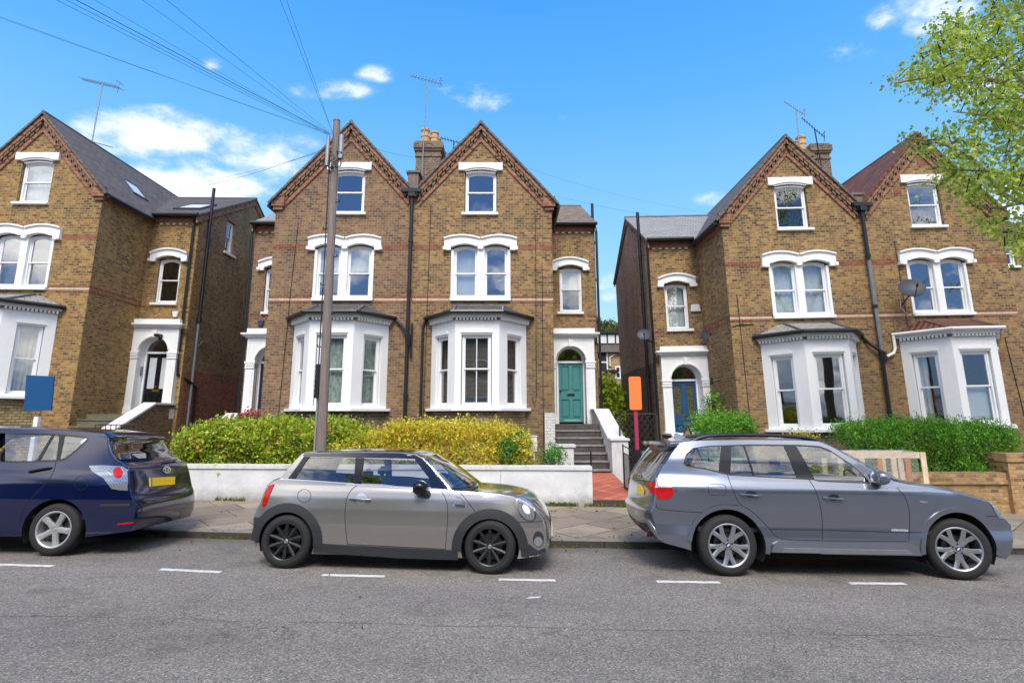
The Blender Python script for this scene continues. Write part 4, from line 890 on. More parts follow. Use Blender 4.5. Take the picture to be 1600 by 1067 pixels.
# ------------------------------------------------------------------ steps up to the doors
def front_steps(loc, rot, sgn, label, coping='stucco', wallm='render_wall', stepm='stone_step', left=True, zbase=.40, inner=None):
    S_[0] = sgn
    r = empty('front_steps', loc, rot, label=label, category='steps', group='front door steps')
    n = 6; z1 = 1.735; rise = .19
    m = MB(); u0, u1 = 4.13, 5.42
    m.box(u0, u1, .55, 2.47, -.5, z1)
    r0 = m.build('landing', stepm, r, bevel=.01)
    for i in range(n):
        z = z1 - rise * (i + 1) ; v1 = .55 - .3 * i
        MB().box(u0 + (.0 if i < 3 else .0), u1, v1 - .3, v1 - .0005, -.5, z).build('step', stepm, r); MB().box(u0, u1 + .001, v1 - .325, v1 - .001, z, z + .045).build('step_nosing', 'stone_nosing' if stepm == 'stone_step' else stepm, r, bevel=.01)
    P = [(-1.42, -.5), (-1.42, 1.33), (-1.02, 1.36), (1.55, 2.16), (2.34, 2.16), (2.34, -.5)]
    if coping == 'pier':
        sw_ = MB().prism([(-1.02, -.5), (-1.02, 1.34), (1.45, 2.14), (2.34, 2.14), (2.34, -.5)][::-1], 5.44, 5.84, 'yz').build('stair_wall', wallm, r, bevel=.01)
        MB().prism([(-1.0, 1.34), (1.45, 2.14), (2.34, 2.14), (2.34, 2.20), (1.43, 2.20), (-1.0, 1.40)], 5.41, 5.88, 'yz').build('coping', wallm, sw_, bevel=.01)
        pr = MB().box(5.42, 5.84, -1.44, -1.02, -.5, 1.36).build('stair_pier', wallm, r, bevel=.01)
        MB().box(5.38, 5.88, -1.48, -.98, 1.36, 1.425).build('pier_cap', wallm, pr, bevel=.012)
        p2 = MB().box(3.96, 4.45, -1.46, -1.16, -.3, 1.2).box(3.98, 4.12, -1.16, -.3, -.3, 1.05).build('dwarf_pier', wallm, r, bevel=.01)
        MB().box(3.92, 4.50, -1.50, -1.12, 1.2, 1.28).build('pier_cap', wallm, p2, bevel=.012)
        MB().box(4.13, 4.30, -1.0, -.2, -.3, .9).prism([(-1.12, .9), (-.25, 1.25), (-.25, .9)], 4.0, 4.13, 'yz').build('side_upstand', wallm, r)
        MB().box(3.81, 4.09, -.22, -.012, -.3, 2.07).build('painted_pier', 'white_brick', r, bevel=.006)
        MB().tube([(4.9, -1.3, .5), (4.9, -1.3, 1.08)], .022, 8).tube([(4.9, -1.3, .52), (5.08, -1.3, .52)], .03, 8).build('handrail_stub', 'black_iron', r)
    else:
        sw_ = MB().prism([(-1.0, -.5), (-1.0, .98), (1.35, 2.02), (2.34, 2.02), (2.34, -.5)][::-1], 5.36, 5.62, 'yz').build('stair_wall', wallm, r)
        MB().prism([(-1.04, .97), (1.33, 2.02), (2.34, 2.02), (2.34, 2.09), (1.31, 2.09), (-1.04, 1.05)], 5.28, 5.67, 'yz').build('coping', 'stucco', sw_, bevel=.01)
    S_[0] = 1; return r
front_steps(pC, rC, 1, 'dark stone steps between white rendered walls below the teal door', 'pier')
front_steps(pL, rL, 1, 'mossy stone steps with sloping white coping below the black door at left', 'slope', 'brick_brown', 'stone_mossy')
front_steps(pC, rC, -1, 'stone steps with pale coping behind the left flowering hedge', 'slope', 'brick_brown', 'stone_step')
front_steps(pR, rR, -1, 'stone steps to the royal blue door, mostly behind the bush', 'slope', 'brick_dark', 'stone_step')
# ------------------------------------------------------------------ garden walls, path, gate
gw = MB()
n = 24; xs = [-7.75 + (1.62 + 7.75) * i / n for i in range(n + 1)]
def strip(mb, xs, y0, y1, zb, zt):
    vs = []
    for x in xs: vs += [(x, y0, zb(x)), (x, y0, zt(x)), (x, y1, zt(x)), (x, y1, zb(x))]
    fs = [(4 * i + j, 4 * i + 4 + j, 4 * i + 4 + (j + 1) % 4, 4 * i + (j + 1) % 4) for i in range(len(xs) - 1) for j in range(4)]
    fs += [(0, 1, 2, 3), tuple(4 * (len(xs) - 1) + j for j in (3, 2, 1, 0))]
    return mb.add(vs, fs)
ztop = lambda x: .985 - .0065 * (x - 1.6)
nt = NT('garden_render'); v = nt.obj(); z = nt.n('ShaderNodeSeparateXYZ', {0: v})
col = nt.ramp(nt.noise(v, 2.2, 6, .65), [(.3, (196, 196, 196)), (.7, (226, 226, 226))])
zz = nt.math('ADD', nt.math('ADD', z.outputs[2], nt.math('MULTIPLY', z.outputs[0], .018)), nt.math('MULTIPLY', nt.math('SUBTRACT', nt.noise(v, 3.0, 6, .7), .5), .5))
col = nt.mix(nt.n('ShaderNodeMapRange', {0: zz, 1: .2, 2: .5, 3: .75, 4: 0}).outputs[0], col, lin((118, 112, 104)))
wg = nt.math('ADD', z.outputs[0], nt.math('MULTIPLY', nt.math('SUBTRACT', nt.noise(v, 9, 4), .5), .12))
crk = nt.n('ShaderNodeMapRange', {0: nt.math('ABSOLUTE', nt.math('SUBTRACT', wg, -.24)), 1: .002, 2: .008, 3: .85, 4: 0}).outputs[0]; col = nt.mix(crk, col, lin((70, 64, 58)))
chips = nt.ramp(nt.noise(v, 7, 5, .75), [(.68, (0, 0, 0, 1)), (.72, (.8, .8, .8, 1))]); col = nt.mix(chips, col, lin((150, 142, 132)))
nt.pbr(Base_Color=col, Roughness=.8, Normal=nt.bump(nt.noise(v, 22, 4), .35, .01)); keep('garden_render', nt)
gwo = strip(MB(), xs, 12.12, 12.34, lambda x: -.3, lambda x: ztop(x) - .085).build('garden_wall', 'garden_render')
tag(gwo, 'low white rendered garden wall below the yellow hedges, behind the parked hatchback', 'wall')
strip(MB(), xs, 12.09, 12.37, lambda x: ztop(x) - .085, lambda x: ztop(x)).build('coping', 'render_wall', gwo, bevel=.008)
pa = MB(); ys = [12.12, 12.6, 13.4, 14.3, 14.93]; zs = [.33, .38, .47, .55, .585]
vs = []
for y, zq_ in zip(ys, zs): vs += [(1.63, y, zq_), (2.50, y, zq_)]
pa.add(vs, [(2 * i, 2 * i + 1, 2 * i + 3, 2 * i + 2) for i in range(4)])
tag(pa.build('garden_path', 'path_tiles'), kind='structure')
tag(MB().box(1.63, 2.50, 12.10, 12.119, -.2, .325).build('path_step', 'kerb_stone'), kind='structure')
g = empty('iron_gate', (2.47, 12.2, .34), label='open black iron garden gate at the end of the red tiled path', category='gate')
m = MB().tube([(0, 0, 0), (0, 0, .98)], .016, 6).tube([(-.02, .92, .05), (-.02, .92, 1.03)], .016, 6)
for z in (.08, .80, .95): m.tube([(0, 0, z), (-.02, .92, z + .05)], .012, 6)
m.build('gate_frame', 'black_iron', g)
for i in range(1, 9): MB().tube([(-.0022 * i, .1 * i, .085), (-.0022 * i, .1 * i, .83)], .008, 5).build('gate_bar', 'black_iron', g)
gp = tag(MB().box(2.53, 2.65, 12.2, 12.32, .1, 1.30).build('gate_post', 'black_iron', bevel=.01), 'stout black gate post under the orange sign board', 'post')
sb = empty('sign_board', (2.59, 12.26, 1.28), label='blank orange sign board with rounded corners on a crimson post', category='sign')
MB().box(-.035, .035, -.0, .07, -.6, 1.0).build('post', 'post_crimson', sb)
def rrect(x0, x1, z0, z1, r, n=4): return arc(x1 - r, z0 + r, r, -90, 0, n) + arc(x1 - r, z1 - r, r, 0, 90, n) + arc(x0 + r, z1 - r, r, 90, 180, n) + arc(x0 + r, z0 + r, r, 180, 270, n)
MB().prism(rrect(-.13, .125, .83, 1.52, .035), -.03, -.002).build('board', 'sign_orange', sb)
sb = empty('sign_board', (-9.95, 12.26, .5), label='blank dark blue sign board on a white post above the blue car', category='sign')
MB().box(-.05, .04, .0, .08, -.6, 1.5).build('post', 'white_frame', sb)
P = [atY(*q, 12.24) - Vector((-9.95, 12.26, .5)) for q in ((38, 641), (80.5, 641), (85.5, 588), (42, 586))]
MB().prism([(p.x, p.z) for p in P], -.035, -.004).build('board', 'sign_blue', sb)
# brick garden wall on the right
bw_ = MB().box(2.95, 10.0, 12.12, 12.36, -.6, .62).build('garden_wall', 'brick_garden'); tag(bw_, 'yellow brick garden wall with two coping courses in front of the right hedge', 'wall')
MB().box(2.95, 10.0, 12.07, 12.41, .62, .70).box(2.95, 10.0, 12.10, 12.38, .70, .84).build('coping', 'brick_garden', bw_)
pr = MB().box(10.001, 10.62, 12.02, 12.5, -.6, 1.06).build('gate_pier', 'brick_garden'); tag(pr, 'square yellow brick pier ending the right garden wall', 'pier')
MB().box(9.96, 10.66, 11.98, 12.54, 1.06, 1.12).box(10.0, 10.62, 12.02, 12.5, 1.12, 1.22).build('pier_cap', 'brick_garden', pr)
# low white wall and railing of the left house
lw = tag(MB().box(-16.5, -10.9, 12.12, 12.34, -.3, 1.62).build('garden_wall', 'stucco', bevel=.01), 'white wall at the far left behind the blue car, under the bay', 'wall')
rl = empty('iron_railing', (-8.3, 12.3, 0), label='short iron railing in front of the mossy steps, above the blue car', category='railing')
m = MB()
p0 = atY(150, 660, 12.3); p1 = atY(214, 660.5, 12.3)
m.tube([(p0.x + 8.3, 0, 1.83), (p1.x + 8.3, 0, 1.83)], .014, 6).tube([(p0.x + 8.3, 0, .9), (p1.x + 8.3, 0, .9)], .014, 6).build('rail', 'trellis_dark', rl)
for i in range(9):
    x = p0.x + (p1.x - p0.x) * i / 8 + 8.3; MB().tube([(x, 0, .3), (x, 0, 1.84)], .011, 6).build('upright', 'trellis_dark', rl)
# ------------------------------------------------------------------ timber crate wrapped in film
cr_ = empty('packing_crate', (6.9, 11.1, pavz(6.9, 11.1)), label='pale timber frame half wrapped in clear film on the pavement behind the silver estate', category='crate')
x0, x1 = -.95, .80; H_ = 1.22
MB().box(x0, x1, -.02, .02, H_ - .11, H_).box(x0, x1, .58, .62, H_ - .11, H_).box(x0, x0 + .04, .02, .58, H_ - .09, H_ - .01).box(x1 - .04, x1, .02, .58, H_ - .09, H_ - .01).box(x0, x1, -.02, .02, .1, .19).build('rail', 'wood_pale', cr_, bevel=.004)
for i, x in enumerate((-.85, -.45, -.12, .14, .40, .70)):
    MB().box(x, x + .1, -.045, -.021, .0, H_ - (.0 if i in (5,) else .10)).build('slat', 'wood_orange' if i in (2, 4) else 'wood_pale', cr_, bevel=.003)
for x in (-.8, -.2, .35, .7): MB().box(x, x + .1, .62, .645, 0, H_ - .02).build('slat', 'wood_pale', cr_)
nt = NT('film'); tr = nt.n('ShaderNodeBsdfTransparent', {0: (.93, .94, .95, 1)}); gl = nt.n('ShaderNodeBsdfPrincipled', {'Base Color': (.8, .82, .84, 1), 'Roughness': .18, 'Normal': nt.bump(nt.noise(nt.scaled(nt.obj(), (3, 3, 14)), 5, 5, .7), 1, .05)})
mx = nt.n('ShaderNodeMixShader', {0: nt.math('SUBTRACT', nt.math('MULTIPLY', nt.noise(nt.scaled(nt.obj(), (2, 2, 12)), 4, 5, .7), .75), .18, clamp=True), 1: tr.outputs[0], 2: gl.outputs[0]}); nt.t.links.new(mx.outputs[0], nt.out.inputs[0]); keep('film', nt)
vs = []; nn = 30
for i in range(nn + 1):
    x = x0 - .02 + (x1 - .15 - x0) * i / nn
    for j, (y, z) in enumerate(((.64, .7), (.64, H_ + .01), (.3, H_ + .02 + .015 * math.sin(i * 1.3)), (-.05, H_ + .01), (-.06, H_ - .25), (-.055 + .02 * math.sin(i * 2), .72 + .12 * math.sin(i * .45) + .04 * math.sin(i * 1.9)))): vs.append((x, y, z))
MB().add(vs, [(6 * i + j, 6 * i + 6 + j, 6 * i + 7 + j, 6 * i + 1 + j) for i in range(nn) for j in range(5)]).build('plastic_film', 'film', cr_, smooth=True, angle=180)
# ------------------------------------------------------------------ right neighbour's garden odds and ends
tp = empty('timber_planter', (4.05, 13.6, .35), label='small pyramid of weathered timber slats in front of the blue door', category='planter')
A = [(-.55, -.1), (.45, -.1), (.0, 1.35)]
for i in range(9):
    z = .06 + i * .14; w0 = -.55 + .55 * z / 1.35; w1 = .45 - .45 * z / 1.35
    MB().box(w0, w1, -.02, .0, z, z + .115).build('slat', 'wood_old', tp, bevel=.004)
MB().tube([(-.6, -.03, 0), (-.02, -.03, 1.42)], .016, 6).tube([(.5, -.03, 0), (.0, -.03, 1.42)], .016, 6).build('edge_rod', 'trellis_dark', tp)
for i in range(8):
    z = .1 + i * .155; MB().box(.1 + .4 * (1 - z / 1.4), .75, .2, .225, z, z + .09).build('white_slat', 'stucco', tp)
lf = empty('lattice_fence', (3.45, 15.6, .3), label='dark diagonal lattice panel against the dark brick flank, behind the orange sign', category='fence')
MB().box(-.62, -.58, 0, .03, 0, 1.75).box(.38, .42, 0, .03, 0, 1.75).box(-.62, .42, 0, .03, 0, .04).box(-.62, .42, 0, .03, 1.72, 1.76).build('frame', 'trellis_dark', lf)
m = MB()
for i in range(-9, 12):
    for s in (1, -1):
        a = -.1 + s * (i * .16); t0, t1 = max(-.58, a - s * 0), 0
        # a diagonal x = a + s*z clipped to the frame
        zs_ = [z for z in np.linspace(.04, 1.72, 60) if -.58 < a + s * z * .75 < .38]
        if len(zs_) > 3 and ((s > 0) == (i % 2 == 0) or True): m.tube([(a + s * zs_[0] * .75, .015 + .008 * s, zs_[0]), (a + s * zs_[-1] * .75, .015 + .008 * s, zs_[-1])], .009, 4)
m.build('lattice', 'trellis_dark', lf)
ub = empty('utility_cabinet', (3.25, 13.2, .3), label='grey utility cabinet with a sloping lid beside the open gate', category='cabinet')
MB().box(-.3, .35, 0, .4, 0, .85).build('body', 'galvanised', ub, bevel=.015)
MB().prism([(-.05, .86), (.46, .80), (.46, .85), (-.05, .92)][::-1], -.36, .42, 'yz').build('lid', 'pipe_grey', ub)
MB().prism(rrect(-.22, .25, .1, .75, .02), -.012, 0).build('door', 'galvanised', ub)
ln = MB().box(-.07, .07, -.05, .05, -.06, .26).box(-.085, .085, -.065, .065, .26, .285).box(-.02, .02, -.02, .02, -.6, -.06)
P = atY(834, 694, 12.9); o = ln.build('meter_box', 'white_plastic', None, bevel=.008, loc=(P.x, 12.9, P.z - .1)); tag(o, 'small white meter box on a stub at the right end of the yellow hedge', 'box')
bn = empty('wheelie_bin', (-7.35, 17.2, .55), label='black wheeled bin in the shade beside the left flank wall', category='bin')
MB().prism([(-.24, 0), (.24, 0), (.28, .95), (-.28, .95)], -.28, .28).build('body', 'black_iron', bn, bevel=.02); MB().box(-.3, .3, -.32, .32, .95, 1.02).build('lid', 'black_iron', bn, bevel=.02)
# ------------------------------------------------------------------ telegraph pole and wires
nt = NT('pole_wood'); v = nt.obj(); a = nt.noise(nt.scaled(v, (14, 14, .6)), 2, 6, .7); b = nt.noise(nt.scaled(v, (30, 30, 1.5)), 3, 4, .6)
col = nt.ramp(nt.math('ADD', nt.math('MULTIPLY', a, .6), nt.math('MULTIPLY', b, .4)), [(.3, (76, 68, 64)), (.5, (128, 116, 109)), (.7, (160, 148, 140))])
zc = nt.n('ShaderNodeSeparateXYZ', {0: v}).outputs[2]; col = nt.mix(nt.n('ShaderNodeMapRange', {0: zc, 1: 0, 2: 4, 3: .35, 4: 0}).outputs[0], col, lin((124, 100, 90)))
nt.pbr(Base_Color=col, Roughness=.85, Normal=nt.bump(a, .7, .01)); keep('pole_wood', nt)
bx = -3.165; bz = pavz(-3.14, 9.85) - .1; T = Vector((-3.205, 9.75, 7.32))
tpole = empty('telegraph_pole', (bx, 9.85, bz), label='tall timber telegraph pole behind the hatchback, wires fanning from its top', category='pole')
top = T - Vector((bx, 9.85, bz)); ax = lambda s: top * s
MB().tube([ax(i / 12) for i in range(13)], .089, 20, r2=.062).build('shaft', 'pole_wood', tpole, smooth=True, angle=60)
MB().lathe([(.0, .012), (.058, .01), (.066, -.02)], tuple(top), n=20).build('pole_cap', 'lead', tpole)
m = MB()
for i, s in enumerate((.42, .50, .57, .64, .71, .78)): m.tube([ax(s) + Vector((-.02 if i % 2 else .02, -.02, 0)), ax(s) + Vector((-.13 if i % 2 == 0 else .12, -.03, .0)), ax(s) + Vector((-.14 if i % 2 == 0 else .125, -.03, .04))], .011, 6).build('climbing_step', 'black_iron', tpole); m = MB()
MB().tube([ax(.97) + Vector((-.115, -.07, -.7)), ax(.97) + Vector((-.115, -.07, -.13))], .034, 10).build('dropwire_box', 'galvanised', tpole)
MB().tube([ax(.97) + Vector((.12, -.05, -.48)), ax(.97) + Vector((.12, -.05, -.1))], .045, 12).tube([ax(.97) + Vector((.12, -.05, -.56)), ax(.97) + Vector((.12, -.05, -.48))], .053, 12).build('joint_closure', 'galvanised', tpole, smooth=True)
m = MB(); rnd_ = random.Random(3)
for i in range(16):
    a = rnd_.uniform(0, 6.28); p = ax(.97) + Vector((.10 * math.cos(a), -.09 * abs(math.sin(a)), rnd_.uniform(-.75, -.45))); q = p + Vector((rnd_.uniform(-.12, .12), rnd_.uniform(-.05, 0), rnd_.uniform(-.22, .1))); mid = (p + q) / 2 + Vector((rnd_.uniform(-.08, .08), -.06, rnd_.uniform(-.1, .02))); m.tube([p, mid, q], .008, 5)
m.tube([ax(.95) + Vector((-.12, -.05, -.1)), ax(.9) + Vector((-.085, -.04, 0)), ax(.6) + Vector((-.088, -.04, 0)), ax(.33) + Vector((-.10, -.04, 0))], .011, 6)
m.build('cable_coil', 'pipe_black', tpole)
m = MB().box(-.15, -.085, -.10, -.0, 2.15, 2.72)
for i in range(7): m.box(-.155, -.14, -.105, .005, 2.18 + i * .08, 2.21 + i * .08)
m.build('terminal_strip', 'black_iron', tpole)
MB().box(-.125, -.095, -.05, -.01, .1, 2.15).build('conduit', 'galvanised', tpole)
m = MB().box(-.06, .02, -.092, -.084, 2.0, 2.035).box(-.05, -.015, -.092, -.084, 1.90, 1.945).box(-.005, .02, -.092, -.084, 1.90, 1.945).box(-.05, -.01, -.092, -.084, 1.80, 1.83)
m.build('pole_plate', 'white_plastic', tpole)
def wire(a, b, sag, r=.006, label='thin black telephone wire', n=14, grp='telephone wires'):
    a = Vector(a); b = Vector(b); P = [a + (b - a) * (i / n) + Vector((0, 0, -sag * 4 * (i / n) * (1 - i / n))) for i in range(n + 1)]
    o = MB().tube(P, r * .48, 5).build('telephone_wire', 'pipe_black', smooth=True); tag(o, label, 'wire', grp)
P0 = T + Vector((-.12, -.05, -.32))
for i, (px, py, Y, r) in enumerate(((92, 0, 6.0, .005), (105, 0, 6.2, .006), (118, 0, 6.1, .009), (150, 0, 6.0, .004), (222, 0, 6.0, .004), (258, 0, 6.0, .005), (4, 27, 6.6, .005), (60, 50, 6.8, .0035), (434, 0, 6.0, .005), (444, 0, 6.0, .005))):
    q = atY(px, py, Y); e = P0 + (q - P0) * 3.2; e.z = q.z + .5; wire(P0 + Vector((.01 * i, 0, .02 * (i % 3))), P0 + (q - P0) * 1.6, .02, r, 'thin telephone wire running from the pole top over the street, upper left', grp='telephone wires over the street')
P1 = T + Vector((-.12, .05, -.5))
wire(P1, atY(238, 303, 17.6), .18, .008, 'dark telephone wire from the pole to the left house gutter')
wire(P1 + Vector((0, 0, -.05)), atY(190, 306, 16.2), .12, .005, 'thinner telephone wire from the pole ending on the left house roof')
wire(P1 + Vector((0, 0, -.2)), atY(395, 308, 18.6), .05, .004, 'faint telephone wire sloping down to the net curtain house')
P2 = T + Vector((.15, .05, -.35))
wire(P2, atY(648, 246, 18.5), .05, .007, 'telephone wire from the pole to the chimney between the gables')
wire(P2, atY(857, 437, 16.2), .1, .006, 'telephone wire crossing the front of the teal door house')
wire(P2 + Vector((0, 0, .05)), atY(640, 300, 16.2), .05, .005, 'short telephone wire from the pole to the valley gutter')
wire(atY(866, 306, 16.2), atY(1133, 352, 16.0), .1, .005, 'upper wire spanning the gap between the two pairs of houses'); wire(atY(820, 262, 16.6), atY(1120, 335, 16.4), .15, .004, 'fainter upper wire spanning the gap between the houses')
# ------------------------------------------------------------------ building behind the gap
bb = empty('apartment_building', (8.3, 50, 0), label='brown brick building with a glazed attic seen through the gap between the houses', category='building')
MB().box(-14, 16, 0, 10, -3, 7.35).build('wall', 'brick_garden', bb)
MB().prism([(-.4, 7.35), (10, 7.35), (10, 8.1), (.3, 8.1)], -14, 16, 'yz').build('roof', 'slate', bb)
MB().box(-14, 16, .31, 9, 8.1, 9.05).build('attic_wall', 'pipe_grey', bb); MB().box(-14.2, 16.2, .0, 9.4, 9.05, 9.25).build('attic_roof', 'black_iron', bb)
for i in range(-8, 12):
    x = i * .72 - .3; f = MB().box(x - .34, x + .34, .24, .305, 8.15, 9.0).build('window', 'black_iron', bb); MB().box(x - .29, x + .29, .225, .239, 8.2, 8.95).build('pane', 'curtain_white', f)
for (a, b) in (((936, 549), (950, 583)), ((961, 572), (970, 592)), ((905, 549), (918, 583))):
    p = atY(*a, 50); q = atY(*b, 50); f = MB().box(p.x - 8.3, q.x - 8.3, -.06, -.001, q.z, p.z).build('window', 'white_frame', bb)
    zm = (p.z + q.z) / 2; MB().box(p.x - 8.3 + .1, q.x - 8.3 - .1, -.09, -.061, zm + .08, p.z - .12).box(p.x - 8.3 + .1, q.x - 8.3 - .1, -.09, -.061, q.z + .15, zm - .05).build('pane', 'dark_room', f)
p = atY(952, 560, 49.9); MB().tube([(p.x - 8.3 + .5, -.1, 7.2), (p.x - 8.3 + .05, -.1, 6.9), (p.x - 8.3 + .05, -.1, 5.5)], .06, 6).build('drainpipe', 'white_plastic', bb)
MB().tube([(p.x - 8.3 - .3, -.1, 5.7), (p.x - 8.3 - .3, -.1, 2.0)], .07, 6).box(-.75, .9, -.3, -.05, 5.65, 5.85).build('extension_gutter', 'pipe_black', bb)
# ------------------------------------------------------------------ the other side of the street (seen in panes and paint)
for i, (x, w) in enumerate(((-24, 9), (-13, 9), (-2, 9), (9, 9), (20, 9))):
    h = empty('terraced_house', (x, -19, 0), label='brown brick house across the street, %s' % ('far left', 'second from left', 'in the middle', 'second from right', 'far right')[i] + ' of its row', category='house', group='houses across the street')
    MB().box(-w / 2, w / 2, -8, 0, -1, 7.5).build('wall', 'brick_brown', h); MB().prism([(-w / 2 - .2, 7.5), (w / 2 + .2, 7.5), (0, 11)], -8.2, .2).build('roof', 'slate', h)
    for zx in (1.6, 4.8):
        for xx in (-2.6, 0, 2.6):
            f = MB().box(xx - .6, xx + .6, .0, .08, zx, zx + 1.9).build('window', 'white_frame', h); MB().box(xx - .5, xx + .5, .081, .1, zx + .1, zx + 1.8).build('pane', 'dark_room', f)
# ------------------------------------------------------------------ cars
mat_paint('paint_silver', (176, 171, 165), .8, .22, .02)
mat_paint('paint_grey', (134, 140, 153), .8, .22, .02)
mat_paint('paint_blue', (3, 17, 60), .2, .10, .0)
mat_paint('skirt_grey', (150, 156, 168), .8, .25, .02)
mat_paint('paint_black', (14, 14, 17), .1, .12, .02)
mat_plain('trim_black', (42, 44, 48), .6, var=.12, scale=20, bump=.1)
mat_plain('trim_gloss', (12, 12, 14), .22)
mat_plain('rubber', (34, 33, 33), .78, var=.18, scale=12, bump=.15)
mat_plain('seam', (10, 10, 11), .8)
mat_plain('under', (12, 12, 13), .95)
mat_plain('cabin', (44, 44, 48), .85, var=.15)
mat_plain('alloy', (176, 178, 182), .28, metal=.85, var=.08, scale=9)
mat_plain('alloy_dirty', (190, 190, 190), .35, metal=.6, var=.12, scale=9, dirt=(110, 104, 98, .5))
mat_plain('alloy_black', (38, 39, 42), .35, metal=.3, var=.15)
mat_plain('disc', (90, 88, 86), .45, metal=.8)
mat_plain('plate_yellow', (248, 196, 20), .45, var=.02)
mat_plain('plate_edge', (120, 126, 160), .5)
mat_plain('chrome_strip', (214, 214, 216), .2, metal=.9, var=.02)
nt = NT('lamp_red'); nt.pbr(Base_Color=nt.mix(nt.noise(nt.obj(), 25, 2), lin((150, 10, 14)), lin((206, 24, 24))), Roughness=.12); keep('lamp_red', nt)
nt = NT('lamp_clear'); a = nt.n('ShaderNodeTexWave', {'Vector': nt.obj(), 'Scale': 18.0, 'Distortion': 1.0}).outputs[1]
nt.pbr(Base_Color=nt.mix(a, lin((120, 124, 130)), lin((196, 200, 204))), Roughness=.08, Metallic=.6); keep('lamp_clear', nt)
nt = NT('lamp_white'); nt.pbr(Base_Color=lin((226, 228, 230)), Roughness=.15); keep('lamp_white', nt)
mat_glass('car_glass', (.72, .75, .76), .12)
mat_glass('car_glass_dark', (.13, .15, .18), .14)
Ac = lambda *p: crop(360, 640, 3.811, *p)
Bc = lambda *p: crop(620, 640, 3.811, *p)
Cc = lambda *p: crop(960, 640, 3.81, *p)
Dc = lambda *p: crop(1280, 640, 3.81, *p)
Ec = lambda *p: crop(0, 630, 3.953, *p)
Fc = lambda *p: crop(640, 680, 5.333, *p)
def resample(P, step, closed=False):
    out = []; n = len(P); m = n if closed else n - 1
    for i in range(m):
        a = P[i]; b = P[(i + 1) % n]; L = math.hypot(b[0] - a[0], b[1] - a[1]); k = max(1, int(round(L / step)))
        for j in range(k): f = j / k; out.append(tuple(a[q] + (b[q] - a[q]) * f for q in range(len(a))))
    if not closed: out.append(P[-1])
    return out
def smooth_chain(P, it=2):
    P = [tuple(p) for p in P]
    for _ in range(it):
        Q = [P[0]]
        for i in range(len(P) - 1):
            a, b = P[i], P[i + 1]; Q.append(tuple(a[k] * .75 + b[k] * .25 for k in range(len(a)))); Q.append(tuple(a[k] * .25 + b[k] * .75 for k in range(len(a))))
        Q.append(P[-1]); P = Q
    return P
